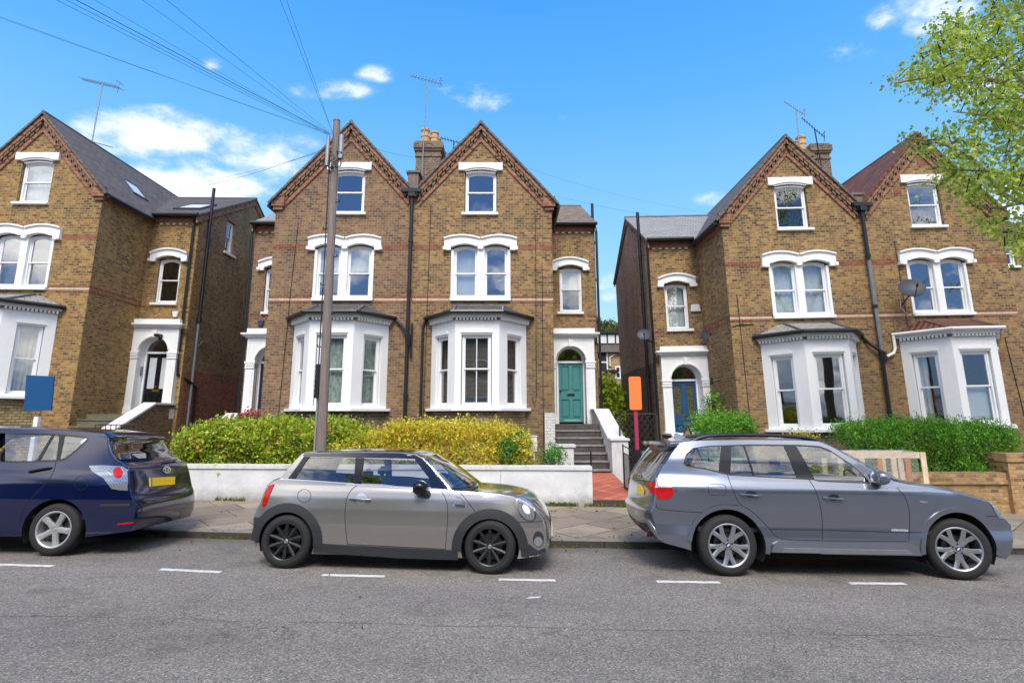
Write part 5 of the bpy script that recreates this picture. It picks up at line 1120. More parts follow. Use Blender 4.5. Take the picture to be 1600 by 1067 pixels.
class Car:
    def __init__(s, loc, yaw, W0, zprof, ends, name, **lab):
        roll = math.atan(-.041); tilt = .018
        s.root = empty(name, loc, (roll, tilt, R(yaw)), **lab)
        s.M = Matrix.Translation(Vector(loc)) @ Euler((roll, tilt, R(yaw))).to_matrix().to_4x4(); s.Mi = s.M.inverted()
        s.W0 = W0; zz = np.linspace(0, 1.9, 381); ww = np.interp(zz, *zprof); kk = np.hanning(13); kk /= kk.sum(); s.zp = (zz, np.convolve(np.pad(ww, 6, 'edge'), kk, 'valid')); s.x0, s.x1, s.amt, s.pw = ends; s.o = s.Mi @ CAMO
    def S(s, x, z):
        w = s.W0 * float(np.interp(z, s.zp[0], s.zp[1]))
        c = (s.x0 + s.x1) / 2; h = (s.x1 - s.x0) / 2; t = min(1.15, abs((x - c) / h)); return w * (1 - s.amt * t ** s.pw)
    def loc(s, px, py, off=0):
        d = s.Mi.to_3x3() @ ray(px, py); y = -s.W0
        for _ in range(8):
            t = (y - s.o.y) / d.y; q = s.o + d * t; y = -(s.S(q.x, q.z) + off)
        return (q.x, q.z)
    def L(s, pts, off=0): return [s.loc(*p, off) for p in pts]
    def body(s, chain, bottom, hole, segs, paint, J=24, roofmat=None):
        """chain: (x, z, ox, oz) from the bottom of one end over the roof to the other; bottom: path back; segs: [(kind, x-test)]"""
        ch = resample(chain, .045); s.chain = ch
        outer = [(p[0], p[1]) for p in ch] + bottom[1:-1]
        outer = [outer[i] for i in range(len(outer)) if math.hypot(outer[i][0] - outer[i - 1][0], outer[i][1] - outer[i - 1][1]) > 1e-4]
        hole = resample(hole, .04, True) if hole else None
        xs = [p[0] for p in outer]; zs = [p[1] for p in outer]; ex = []
        g = .045; x = min(xs)
        def far(px, pz, loop): return min((px - a) ** 2 + (pz - b) ** 2 for a, b in loop) > (.028 ** 2)
        while x < max(xs):
            z = min(zs)
            while z < max(zs):
                if pip((x, z), outer) and not (hole and pip((x, z), hole)) and far(x, z, outer) and not (hole and not far(x, z, hole)): ex.append((x, z))
                z += g
            x += g
        vs, fs = cdt_in(outer, [hole] if hole else [], ex)
        allv = []; allf = []
        def area(f): return sum(vs[f[i]].x * vs[f[(i + 1) % len(f)]].y - vs[f[(i + 1) % len(f)]].x * vs[f[i]].y for i in range(len(f)))
        fs = [f if area(f) > 0 else tuple(reversed(f)) for f in fs]
        near = [(v.x, -s.S(v.x, v.y), v.y) for v in vs]; farv = [(v.x, s.S(v.x, v.y), v.y) for v in vs]
        allv += near; allf += [tuple(f) for f in fs]; b = len(allv); allv += farv; allf += [tuple(b + i for i in reversed(f)) for f in fs]
        # crown
        n = len(ch); G = []
        for (x, z, ox, oz, _) in ch:
            w = s.S(x, z); row = []
            for j in range(J + 1):
                tt = j / J; th = math.pi * (tt - .85 * math.sin(2 * math.pi * tt) / (2 * math.pi)); c = math.cos(th); sn = math.sin(th)
                y = -w * (abs(c) ** (2 / 2.6)) * (1 if c > 0 else -1); h = max(0, sn) ** (2 / 2.2)
                row.append((x + ox * h, y, z + oz * h))
            G.append(row)
        s.G = G; base = len(allv)
        cv = [p for r in G for p in r]; gl = {}
        bodyf = []; roof = []
        for i in range(n - 1):
            k = None
            for (kind, i0, i1, ja) in segs:
                if i0 - 1e-6 <= s.param(i) < i1 - 1e-6: k = (kind, ja * 3)
            for j in range(J):
                f = (i * (J + 1) + j, i * (J + 1) + j + 1, (i + 1) * (J + 1) + j + 1, (i + 1) * (J + 1) + j)
                if k and k[0] != 'roof' and k[1] <= j < J - k[1]: gl.setdefault(k[0], []).append(f)
                elif k and k[0] == 'roof': roof.append(f)
                else: bodyf.append(f)
        sgn = 1
        o = MB(); o.v = allv + cv; o.f = allf + [tuple(base + i for i in f) for f in bodyf]
        me = bpy.data.meshes.new('body'); me.from_pydata(o.v, [], o.f)
        bm = bmesh.new(); bm.from_mesh(me); bmesh.ops.remove_doubles(bm, verts=bm.verts, dist=2e-4); bmesh.ops.delete(bm, geom=[v for v in bm.verts if not v.link_faces], context='VERTS'); bmesh.ops.recalc_face_normals(bm, faces=bm.faces)
        # outward check on the near side
        tot = sum(f.normal.y * f.calc_area() for f in bm.faces if f.calc_center_median().y < -s.W0 * .5)
        if tot > 0: bmesh.ops.reverse_faces(bm, faces=bm.faces)
        bm.to_mesh(me); bm.free(); box_uv(me); me.materials.append(MATS[paint]); smooth_mesh(me, 75)
        s.bodyo = mesh_obj('body', me, s.root); s.true_normals(me)
        for kind, ff in list(gl.items()) + ([('roof', roof)] if roof else []):
            used = sorted({i for f in ff for i in f}); mp = {a: q for q, a in enumerate(used)}
            g_ = MB(); g_.v = [cv[i] for i in used]; g_.f = [tuple(mp[i] for i in f) for f in ff]
            ob = g_.build({'rear': 'rear_window', 'front': 'windscreen', 'roof': 'roof'}[kind], {'rear': s.glass, 'front': 'car_glass', 'roof': roofmat}[kind], s.root, smooth=True, mirror=1, fix=True, angle=60)
            q = ob.data.polygons; avg = sum((p.normal.z * p.area) for p in q)
            if avg < 0: ob.data.flip_normals()
        V = [Vector(p) for p in allv + cv]; F = allf + [tuple(base + i for i in f) for f in (bodyf + roof + [f for ff in gl.values() for f in ff])]
        if hole:
            hv, hf = cdt_in(hole); b = len(V); V += [Vector((v.x, -s.S(v.x, v.y), v.y)) for v in hv]; F += [tuple(b + i for i in (f if area_(hv, f) > 0 else tuple(reversed(f)))) for f in hf]
        s.bvh = BVHTree.FromPolygons(V, F)
    def true_normals(s, me, off=0.0, tol=1.5e-3):
        N = []
        for v in me.vertices:
            x, y, z = v.co; w = s.S(x, z)
            if abs(abs(y) - off - w) < tol:
                h = .012; gx = (s.S(x + h, z) - s.S(x - h, z)) / (2 * h); gz = (s.S(x, z + h) - s.S(x, z - h)) / (2 * h)
                sg = -1 if y < 0 else 1; N.append(Vector((-gx, sg, -gz)).normalized())
            else: N.append(v.normal.copy())
        me.normals_split_custom_set_from_vertices([tuple(n) for n in N])
    def param(s, i): return s.chain[i][4]
    def hit(s, px, py, off):
        d = (s.Mi.to_3x3() @ ray(px, py)).normalized(); h = s.bvh.ray_cast(s.o, d)
        if h[0] is None:
            t = (-s.W0 - s.o.y) / d.y; q = s.o + d * t; h = s.bvh.find_nearest(q)
        n = h[1]
        if n.dot(d) > 0: n = -n
        return h[0] + n * off, n
    def patch(s, px, name, mat, off=.004, parent=None, grid=2.6, mirror=True, depth=.012, holes=(), smooth=True):
        px = resample(px, grid, True); holes = [resample(h, grid, True) for h in holes]
        xs = [p[0] for p in px]; ys = [p[1] for p in px]; ex = []; x = min(xs)
        while x < max(xs):
            y = min(ys)
            while y < max(ys):
                if pip((x, y), px) and min((x - a) ** 2 + (y - b) ** 2 for a, b in px) > (grid * .55) ** 2: ex.append((x, y))
                y += grid
            x += grid
        vs, fs = cdt_in(px, holes, ex)
        if not fs: return None
        fs = [f if area_(vs, f) > 0 else tuple(reversed(f)) for f in fs]; P = [s.hit(v.x, v.y, off) for v in vs]
        m = MB(); m.v = [tuple(p[0]) for p in P]; m.f = [tuple(reversed(f)) for f in fs]
        # skirt
        from collections import Counter
        ec = Counter()
        for f in fs:
            for i in range(len(f)): ec[tuple(sorted((f[i], f[(i + 1) % len(f)])))] += 1
        b = len(m.v); m.v += [tuple(p[0] - p[1] * depth) for p in P]
        for f in fs:
            for i in range(len(f)):
                a_, c_ = f[i], f[(i + 1) % len(f)]
                if ec[tuple(sorted((a_, c_)))] == 1: m.f.append((a_, c_, b + c_, b + a_))
        o = m.build(name, mat, parent or s.root, smooth=smooth, mirror=1, angle=50)
        if mirror:
            m2 = MB(); m2.v = [(x, -y, z) for x, y, z in m.v]; m2.f = [tuple(reversed(f)) for f in m.f]; m2.build(name, mat, parent or s.root, smooth=smooth, mirror=1, angle=50)
        return o
    def line(s, px, name='door_seam', w=.7, mat='seam', off=.0015, mirror=True, parent=None, smooth=1):
        P = smooth_chain(px, 2) if smooth and len(px) > 2 else px
        P = resample(P, 3.0); L = []; Rr = []
        for i, p in enumerate(P):
            a = P[max(0, i - 1)]; b = P[min(len(P) - 1, i + 1)]; dx, dy = b[0] - a[0], b[1] - a[1]; l = math.hypot(dx, dy) or 1
            L.append((p[0] - dy / l * w / 2, p[1] + dx / l * w / 2)); Rr.append((p[0] + dy / l * w / 2, p[1] - dx / l * w / 2))
        m = MB(); vs = []
        for a, b in zip(L, Rr): vs += [tuple(s.hit(*a, off)[0]), tuple(s.hit(*b, off)[0])]
        m.add(vs, [(2 * i, 2 * i + 1, 2 * i + 3, 2 * i + 2) for i in range(len(P) - 1)])
        o = m.build(name, mat, parent or s.root, mirror=1, smooth=True, angle=180)
        if mirror: m2 = MB(); m2.v = [(x, -y, z) for x, y, z in m.v]; m2.f = m.f; m2.build(name, mat, parent or s.root, mirror=1)
        return o
    def ring(s, poly, name, mat, off, w, mirror=True):
        pass
    def local_patch(s, poly, name, mat, off=.004, depth=.03, step=.04, mirror=True, holes=(), parent=None, both=True):
        poly = resample(poly, step, True); holes = [resample(h, step, True) for h in holes]
        xs = [p[0] for p in poly]; zs = [p[1] for p in poly]; ex = []; x = min(xs)
        while x < max(xs):
            z = min(zs)
            while z < max(zs):
                if pip((x, z), poly) and min((x - a) ** 2 + (z - b) ** 2 for a, b in poly) > (step * .5) ** 2: ex.append((x, z))
                z += step
            x += step
        vs, fs = cdt_in(poly, holes, ex); fs = [f if area_(vs, f) > 0 else tuple(reversed(f)) for f in fs]
        from collections import Counter
        ec = Counter()
        for f in fs:
            for i in range(len(f)): ec[tuple(sorted((f[i], f[(i + 1) % len(f)])))] += 1
        for sg in ((-1, 1) if mirror else (-1,)):
            m = MB(); n = len(vs); m.v = [(v.x, sg * (s.S(v.x, v.y) + off), v.y) for v in vs] + [(v.x, sg * (s.S(v.x, v.y) + off - depth), v.y) for v in vs]
            m.f = [tuple(f) if sg < 0 else tuple(reversed(f)) for f in fs]
            for f in fs:
                for i in range(len(f)):
                    a_, c_ = f[i], f[(i + 1) % len(f)]
                    if ec[tuple(sorted((a_, c_)))] == 1: m.f.append((c_, a_, n + a_, n + c_) if sg < 0 else (a_, c_, n + c_, n + a_))
            o = m.build(name, mat, parent or s.root, smooth=True, mirror=1, angle=40)
            if name == 'side_window': s.true_normals(o.data, off, 3e-3)
        return o
    def wheel(s, x, z, r, rr, yo, width, style, steer=0, far=True):
        for sg in ((-1, 1) if far else (-1,)):
            piv = Vector((x, sg * (yo - width / 2), z)); z0_ = max(z, r + .002); piv.z = z0_; w = empty('wheel', piv, (0, 0, R(steer) if sg < 0 else R(steer)), parent=s.root)
            h = width / 2; e = -1 if sg < 0 else 1    # outward direction in y
            k = .82
            prof = [(rr - .005, h * .80), (rr + .012, h * .96), (rr + (r - rr) * .45, h * 1.0), (r - .035, h * .93), (r - .012, h * .80), (r - .002, h * .62), (r, h * .3), (r, -h * .3), (r - .002, -h * .62), (r - .014, -h * .82), (r - .04, -h * .95), (rr + .01, -h * .9), (rr - .005, -h * .8)]
            t_ = MB(); t_.lathe([(a, b * e) for a, b in prof], axis='y', n=56)
            t_.build('tyre', 'rubber', w, smooth=True, mirror=1, fix=True)
            rim = MB(); mt = {'mini': 'alloy_black', 'bmw': 'alloy', 'toyota': 'alloy_dirty'}[style]
            rim.lathe([(rr - .0, e * h * .80), (rr + .008, e * h * .90), (rr - .004, e * h * .93), (rr - .016, e * h * .86), (rr - .022, e * h * .5), (rr - .05, -e * h * .4), (rr - .05, -e * h * .8)], axis='y', n=48)
            ob = rim.build('rim', mt, w, smooth=True, mirror=1, fix=True)
            sp = MB()
            def spoke(a, pts, y0, yr):   # pts: (r, half width, angular shift)
                vs = []
                for (q, hw, da) in pts:
                    ca, sa = math.cos(a + da), math.sin(a + da); c = Vector((q * ca, 0, q * sa)); tn = Vector((-sa, 0, ca))
                    yy = e * (h * (y0 + (yr - y0) * (q / rr) ** 1.5))
                    for off, dy in ((-hw, -.022), (-hw, 0), (0, .007), (hw, 0), (hw, -.022)): p = c + tn * off; vs.append((p.x, yy + e * dy, p.z))
                m = len(pts); sp.add(vs, [(5 * i + j, 5 * i + 5 + j, 5 * i + 6 + j, 5 * i + 1 + j) for i in range(m - 1) for j in range(4)] + [tuple(range(5)), tuple(5 * (m - 1) + j for j in range(5))])
            if style == 'mini':
                for i in range(10): spoke(R(18 + 36 * i), [(.035, .015, 0), (rr * .35, .016, 0), (rr * .7, .021, 0), (rr * .96, .014, 0)], .62, .84)
            elif style == 'toyota':
                for i in range(5): spoke(R(-6 + 72 * i), [(.03, .035, 0), (rr * .3, .030, 0), (rr * .6, .026, 0), (rr * .97, .036, 0)], .70, .82); spoke(R(-6 + 72 * i), [(rr * .3, .040, 0), (rr * .5, .034, 0), (rr * .97, .044, 0)], .58, .72)
            else:
                for i in range(5):
                    for sd in (-1, 1):
                        spoke(R(54 + 72 * i), [(.04, .028, sd * .3), (rr * .33, .028, sd * .12), (rr * .55, .026, sd * .16), (rr * .98, .026, sd * .27)], .58, .84)
                        spoke(R(54 + 72 * i), [(rr * .25, .030, sd * .04), (rr * .58, .022, sd * .12)], .60, .74)
            sp.build('spokes', mt, ob, mirror=1, fix=True, smooth=True, angle=30)
            hb = MB().lathe([(.001, e * h * .70), (.03, e * h * .70), (.034, e * h * .64), (.07, e * h * .60), (.075, e * h * .3)], axis='y', n=24).build('hub', mt, w, smooth=True, mirror=1, fix=True)
            cap = {'mini': 'chrome', 'bmw': 'roundel_blue', 'toyota': 'alloy_dirty'}[style]
            MB().lathe([(.001, e * (h * .70 + .006)), (.022, e * (h * .70 + .005)), (.027, e * h * .70)], axis='y', n=20).build('hub_cap', cap, hb, smooth=True, mirror=1, fix=True)
            bl = MB()
            for i in range(5): a = R(18 + 72 * i); bl.tube([(.055 * math.cos(a), e * h * .55, .055 * math.sin(a)), (.055 * math.cos(a), e * h * .68, .055 * math.sin(a))], .010, 8)
            bl.build('wheel_bolts', 'seam' if style != 'mini' else 'chrome', hb, mirror=1)
            MB().lathe([(.001, e * h * .05), (.15, e * h * .05), (.155, -e * h * .05), (.001, -e * h * .05)], axis='y', n=30).build('brake_disc', 'disc', w, smooth=True, mirror=1, fix=True)
            MB().lathe([(.001, -e * h * .5), (rr - .04, -e * h * .5)], axis='y', n=30).build('wheel_back', 'under', w, mirror=1)
    def arch(s, x, z, r, depth=.26):
        for sg in (-1, 1):
            m = MB(); n = 24; vs = []
            for i in range(n + 1):
                a = math.pi * (-.12 + 1.24 * i / n); px, pz = x + r * math.cos(a), z + r * math.sin(a); w = s.S(px, pz)
                vs += [(px, sg * (w - .002), pz), (px, sg * (w - depth), pz)]
            m.add(vs, [(2 * i, 2 * i + 1, 2 * i + 3, 2 * i + 2) for i in range(n)]); k = len(m.v)
            m.add([(x, sg * (s.W0 - depth), z)] + [vs[2 * i + 1] for i in range(n + 1)], [(0, i + 1, i + 2) for i in range(n)])
            m.build('wheel_arch', 'under', s.root, mirror=1)
    def glass_panes(s, panes, mat):
        for i, pn in enumerate(panes):
            s.local_patch(pn, 'side_window', mat, off=-.006, depth=.004)
    def cabin(s, seats, x0, x1, floor, wheelx):
        w = s.W0 - .10
        MB().box(x0, x1, -w, w, floor - .05, floor).build('cabin_floor', 'cabin', s.root, mirror=1)
        for (x, rear, zc) in seats:
            for y in ((-.36, .36) if not rear else (-.4, 0, .4)):
                st = empty('seat', (x, y, floor), parent=s.root)
                d = -1 if s.facing > 0 else 1
                MB().box(-.25, .25, -.23, .23, 0, .18).build('seat_cushion', 'cabin', st, mirror=1, bevel=.05, smooth=True)
                b = MB().prism([(d * .20, .1), (d * .34, .1), (d * .48, .62), (d * .36, .62)] if d > 0 else [(d * .34, .1), (d * .20, .1), (d * .36, .62), (d * .48, .62)], -.23, .23); b.build('backrest', 'cabin', st, mirror=1, bevel=.03, smooth=True)
                MB().box(min(d * .38, d * .47), max(d * .38, d * .47), -.12, .12, .64, zc).build('headrest', 'cabin', st, mirror=1, bevel=.035, smooth=True)
        xd = wheelx; dd = s.facing
        MB().box(min(xd + dd * .12, xd + dd * .65), max(xd + dd * .12, xd + dd * .65), -w + .04, w - .04, floor + .25, floor + .46).build('dashboard', 'cabin', s.root, mirror=1, bevel=.04)
        m = MB(); c = Vector((xd, .36, floor + .5)); ax = Vector((dd, 0, .45)).normalized(); u = Vector((0, 1, 0)); v = ax.cross(u); P = [c + (u * math.cos(t) + v * math.sin(t)) * .18 for t in np.linspace(0, 2 * math.pi, 25)]
        m.tube(P, .015, 8, caps=False).tube([P[0], P[12]], .016, 6).tube([c, c + ax * .25], .03, 8); m.build('steering_wheel', 'trim_black', s.root, mirror=1, smooth=True)
def area_(vs, f): return sum(vs[f[i]].x * vs[f[(i + 1) % len(f)]].y - vs[f[(i + 1) % len(f)]].x * vs[f[i]].y for i in range(len(f)))
def ellipse(cx, cy, a, b, rot=0, n=22): return [(cx + a * math.cos(t) * math.cos(rot) - b * math.sin(t) * math.sin(rot), cy + a * math.cos(t) * math.sin(rot) + b * math.sin(t) * math.cos(rot)) for t in [2 * math.pi * i / n for i in range(n)]]
nt = NT('roundel_blue'); v = nt.obj(); sx_ = nt.n('ShaderNodeSeparateXYZ', {0: v}); q = nt.math('GREATER_THAN', nt.math('MULTIPLY', sx_.outputs[0], sx_.outputs[2]), 0)
rad = nt.math('SQRT', nt.math('ADD', nt.math('MULTIPLY', sx_.outputs[0], sx_.outputs[0]), nt.math('MULTIPLY', sx_.outputs[2], sx_.outputs[2])))
c1 = nt.mix(q, lin((30, 90, 170)), lin((230, 232, 236))); nt.pbr(Base_Color=nt.mix(nt.math('GREATER_THAN', rad, .0165), c1, lin((16, 16, 18))), Roughness=.2); keep('roundel_blue', nt)
def chain_px(c, items):
    out = []
    for it in items:
        if it[0] == 'm': _, x, z, ox, oz, k = it
        else:
            px, ox, oz, k = it; x, z = c.loc(*px)
        out.append((x, z, ox, oz, k))
    return out
def text_patch(body, word, px0, px1, h, car, mat='chrome', off=.004, parent=None):
    """lettering on a car: glyph outlines laid on the surface along a baseline between two photo points"""
    cu = bpy.data.curves.new('t', 'FONT'); cu.body = word; cu.size = 1.0; cu.fill_mode = 'FRONT'
    o = bpy.data.objects.new('t', cu); COL.objects.link(o); bpy.context.view_layer.update()
    me = bpy.data.meshes.new_from_object(o.evaluated_get(bpy.context.evaluated_depsgraph_get())); bpy.data.objects.remove(o)
    xs = [v.co.x for v in me.vertices]; w = max(xs) - min(xs); x0 = min(xs)
    m = MB(); m.v = []
    for v in me.vertices:
        f = (v.co.x - x0) / w; px = px0[0] + (px1[0] - px0[0]) * f; py = px0[1] + (px1[1] - px0[1]) * f - v.co.y / .72 * h
        m.v.append(tuple(car.hit(px, py, off)[0]))
    m.f = [tuple(p.vertices) for p in me.polygons]; return m.build('lettering', mat, parent or car.root, mirror=1, fix=False)
# ============================================================ three door hatchback (centre)
yf = lambda x, y: roadz(x, y)
mini = Car((-1.51, 8.20, yf(-1.51, 8.20) + .0), -2.6, .86, ([.12, .3, .5, .68, .82, .92, .95, 1.15, 1.40, 1.5], [.93, .968, 1.0, .992, .965, .93, .915, .855, .765, .73]), (-1.98, 1.95, .13, 4.5), 'parked_car',
           label='silver three door hatchback with black roof and black wheels, in the middle', category='car', group='cars parked along the kerb')
mini.glass = 'car_glass_dark'; mini.facing = 1
ch = []
for p, ox, oz in zip(Ac((148, 792), (139, 722), (148, 650), (166, 600), (186, 560), (207, 505), (230, 452), (260, 425), (302, 411)), (-.02, -.08, -.11, -.12, -.11, -.11, -.10, -.08, -.05), (0, 0, 0, 0, 0, 0, .01, .02, .03)): ch.append((p, ox, oz, 0))
for p, ox, oz in zip(Ac((345, 352), (392, 302), (426, 268)), (-.05, -.05, -.05), (.03, .03, .03)): ch.append((p, ox, oz, 1))
for p, ox, oz in zip(Ac((438, 261), (520, 256), (650, 253), (800, 252), (1000, 254)) + Bc((60, 258), (110, 266)), (-.06, 0, 0, 0, 0, 0, .03), (.02, .035, .04, .04, .04, .04, .03)): ch.append((p, ox, oz, 2))
for p, ox, oz in zip(Bc((150, 287), (200, 343), (250, 411), (299, 473)), (.07, .17, .27, .34), (.03, .03, .02, .01)): ch.append((p, ox, oz, 3))
for p, ox, oz in zip(Bc((340, 484), (420, 489), (500, 494), (590, 503), (680, 520), (760, 553), (820, 602), (860, 655)), (.33, .29, .24, .20, .17, .14, .12, .11), (0.02, .02, .02, .02, .02, .02, .01, 0)): ch.append((p, ox, oz, 4))
for p, ox, oz in zip(Bc((880, 715), (886, 790), (880, 838), (850, 868)), (.09, .08, .06, .03), (0, 0, 0, 0)): ch.append((p, ox, oz, 5))
chain = chain_px(mini, ch)
wr = mini.loc(447, 846); wf = mini.loc(765.5, 857); RA = .350
def bottom_path(c, wr, wf, RA, zs, c0, c1, front_right=True):
    """from the chain's end, along the sill with both arch cut-outs, to the chain's start"""
    (xa, xb) = (wf[0], wr[0]) if front_right else (wr[0], wf[0])
    zc = wf[1]; P = [c1]
    for xc, zc in ((xa, (wf if front_right else wr)[1]), (xb, (wr if front_right else wf)[1])):
        dz = zs - zc; hx = math.sqrt(RA * RA - dz * dz); a0 = math.atan2(dz, hx); sgn_ = 1
        n = 22; 
        for i in range(n + 1): a = a0 + (math.pi - 2 * a0) * i / n; P.append((xc + RA * math.cos(a), zc + RA * math.sin(a)))
    P.append(c0); return P
zs_ = mini.loc(600, 868)[1]
bp = bottom_path(mini, wr, wf, RA, zs_, chain[0][:2], chain[-1][:2])
hole = mini.L(Ac((375, 412), (462, 289), (482, 284), (650, 287), (800, 291), (1000, 296)) + Bc((30, 297), (117, 300), (160, 352), (198, 408), (207, 460), (100, 458), (0, 452)) + Ac((900, 441), (765, 437), (500, 420), (400, 413)))
mini.body(chain, bp, hole, [('rear', 1, 2, 2), ('roof', 2, 3, 0), ('front', 3, 4, 0)], 'paint_silver', roofmat='paint_black')
mini.glass_panes([mini.L(Ac((383, 410), (466, 292), (484, 287), (650, 290), (768, 293), (750, 433), (500, 417))), mini.L(Ac((790, 294), (1000, 299)) + Bc((30, 300), (115, 303), (157, 355), (194, 408), (202, 456), (100, 454), (0, 448)) + Ac((900, 437), (775, 433)))], 'car_glass')
mini.local_patch(mini.L(Ac((745, 286), (797, 288), (780, 443), (735, 440))), 'window_pillar', 'trim_gloss', off=.001, depth=.012)
mini.patch(Ac((342, 412), (440, 277), (478, 282), (462, 291), (383, 413)), 'rear_pillar', 'trim_gloss', .003)
mini.patch(Bc((108, 292), (150, 290), (203, 346), (250, 412), (298, 472), (205, 466), (192, 408), (150, 352), (112, 304)), 'front_pillar', 'paint_black', .003)
mini.patch(Ac((432, 270), (442, 263), (520, 259), (650, 256), (800, 255), (1000, 257)) + Bc((60, 261), (110, 269), (150, 291), (112, 293), (0, 289)) + Ac((800, 286), (650, 283), (480, 280), (440, 280)), 'roof_rail', 'paint_black', .004)
mini.line(Ac((300, 411), (330, 414), (500, 424), (765, 447), (1000, 463)) + Bc((60, 467), (200, 478), (300, 486), (372, 488)), 'belt_strip', 1.7, 'chrome_strip', .006, smooth=0)
mini.line(Ac((752, 450), (715, 480), (690, 530), (680, 620), (685, 700), (697, 800)), w=.9)
mini.line(Bc((262, 482), (288, 520), (303, 570), (303, 660), (296, 740), (290, 828)), w=.9)
mini.line(Bc((374, 490), (410, 530), (464, 602)), 'bonnet_seam', .9)
mini.line(Ac((697, 800), (1000, 815)) + Bc((60, 818), (290, 829)), 'sill_seam', .9, smooth=0)
mini.line(Bc((722, 667), (800, 669), (868, 662)), 'bumper_seam', 1.0)
mini.line([*ellipse(*Ac((440, 512))[0], 10.4, 10.4)] + [ellipse(*Ac((440, 512))[0], 10.4, 10.4)[0]], 'fuel_flap', .7)
# dark lower cladding
def arch_ring(c, w, r0, r1, zlow, name='arch_trim', mat='trim_black', off=.018, a0=-12, a1=192):
    n = 26; o = [(w[0] + r1 * math.cos(R(a0 + (a1 - a0) * i / n)), w[1] + r1 * math.sin(R(a0 + (a1 - a0) * i / n))) for i in range(n + 1)]
    i_ = [(w[0] + r0 * math.cos(R(a0 + (a1 - a0) * i / n)), w[1] + r0 * math.sin(R(a0 + (a1 - a0) * i / n))) for i in range(n + 1)]
    P = o + i_[::-1]
    c.local_patch(P, name, mat, off=off, depth=.05, step=.035)
arch_ring(mini, wr, RA - .004, .452, 0, a0=-6, a1=180); arch_ring(mini, wf, RA - .004, .460, 0, a0=0, a1=186)
mini.local_patch(mini.L(Ac((497, 793), (700, 806), (1000, 820)) + Bc((60, 823), (362, 836), (364, 893), (0, 882)) + Ac((900, 874), (494, 850))), 'side_skirt', 'trim_black', off=.012, depth=.06)
mini.patch(Bc((733, 797), (790, 800), (840, 838), (884, 820), (884, 850), (850, 868), (745, 893)), 'front_lip', 'trim_black', .008, mirror=True)
mini.patch(Ac((146, 640), (172, 640), (182, 720), (178, 790), (148, 792), (139, 722)), 'rear_bumper_trim', 'trim_black', .012)
tl = mini.patch(Ac((188, 572), (196, 532), (212, 487), (231, 452), (262, 443), (246, 480), (228, 520), (212, 566), (203, 575)), 'tail_light', 'lamp_red', .012)
hl = mini.patch(ellipse(*Bc((768, 590))[0], 12.6, 21.5, R(-33)), 'headlight_ring', 'chrome', .008)
mini.patch(ellipse(*Bc((767, 590))[0], 10.9, 19.6, R(-33)), 'headlight', 'lamp_clear', .013)
mini.patch(ellipse(*Bc((770, 592))[0], 4.6, 8.5, R(-33)), 'headlight_lens', 'lamp_white', .016)
mini.patch(ellipse(*Bc((843, 770))[0], 8.4, 12.5), 'fog_light_recess', 'trim_black', .004)
mini.patch(ellipse(*Bc((842, 783))[0], 6.4, 7.6), 'fog_light', 'lamp_clear', .01)
mini.patch(Bc((328, 566), (336, 553), (392, 556), (404, 520), (352, 520), (395, 522), (414, 565), (412, 580), (340, 580)), 'side_scuttle', 'chrome_strip', .006) if 0 else None
mini.patch(Bc((330, 567), (340, 554), (400, 560), (412, 572), (408, 582), (342, 580)), 'side_scuttle', 'chrome_strip', .006)
mini.patch(Bc((348, 562), (400, 563), (408, 573), (404, 580), (350, 578)), 'scuttle_insert', 'trim_black', .009)
mini.line(Bc((352, 522), (380, 522), (408, 565)), 'scuttle_edge', .8, 'seam')
h0 = mini.patch(ellipse(*Ac((780, 530))[0], 8.6, 9.0), 'handle_cup', 'chrome_strip', .002)
P = [mini.hit(*q, .03)[0] for q in Ac((716, 528), (745, 530), (800, 536), (832, 536))]
mm = MB().tube([mini.hit(*Ac((718, 528))[0], .005)[0]] + P + [mini.hit(*Ac((832, 537))[0], .005)[0]], .014, 10); mm.build('door_handle', 'paint_silver', mini.root, smooth=True, mirror=1)
m2 = MB(); m2.v = [(x, -y, z) for x, y, z in mm.v]; m2.f = mm.f; m2.build('door_handle', 'paint_silver', mini.root, smooth=True, mirror=1)
def mirror_part(c, px, size, mat, stalk, lean=0):
    for sg in (-1, 1):
        p, n = c.hit(*px, 0); q = Vector((p.x, -(c.S(p.x, p.z) + .11), p.z)); 
        bm = bmesh.new(); bmesh.ops.create_icosphere(bm, subdivisions=3, radius=1)
        for v in bm.verts:
            x, y, z = v.co; e = 2.6; r = (abs(x) ** e + abs(y) ** e + abs(z) ** e) ** (-1 / e); v.co = Vector((x * r * size[0], y * r * size[1], z * r * size[2] * (1 - .1 * x)))
        me = bpy.data.meshes.new('wing_mirror'); bm.to_mesh(me); bm.free(); me.materials.append(MATS[mat]); smooth_mesh(me, 180)
        o = mesh_obj('wing_mirror', me, c.root, (q.x, q.y * (1 if sg < 0 else -1), q.z))
        s0 = c.hit(*stalk, 0)[0]; MB().tube([(0, 0, -size[2] * .5), (s0.x - q.x, (s0.y - q.y) * (1 if sg < 0 else -1), s0.z - q.z)], .03, 8, r2=.05).build('mirror_arm', 'trim_black', o, smooth=True, mirror=1)
        f = -c.facing; MB().box(min(f * size[0] * .86, f * size[0] * .80), max(f * size[0] * .86, f * size[0] * .80), -size[1] * .8, size[1] * .8, -size[2] * .7, size[2] * .7).build('mirror_glass', 'chrome', o, mirror=1, bevel=.01)
mirror_part(mini, Bc((150, 458))[0], (.085, .11, .082), 'trim_gloss', Bc((185, 505))[0])
p = mini.G[[i for i in range(len(mini.chain)) if mini.chain[i][4] >= 4][0]]
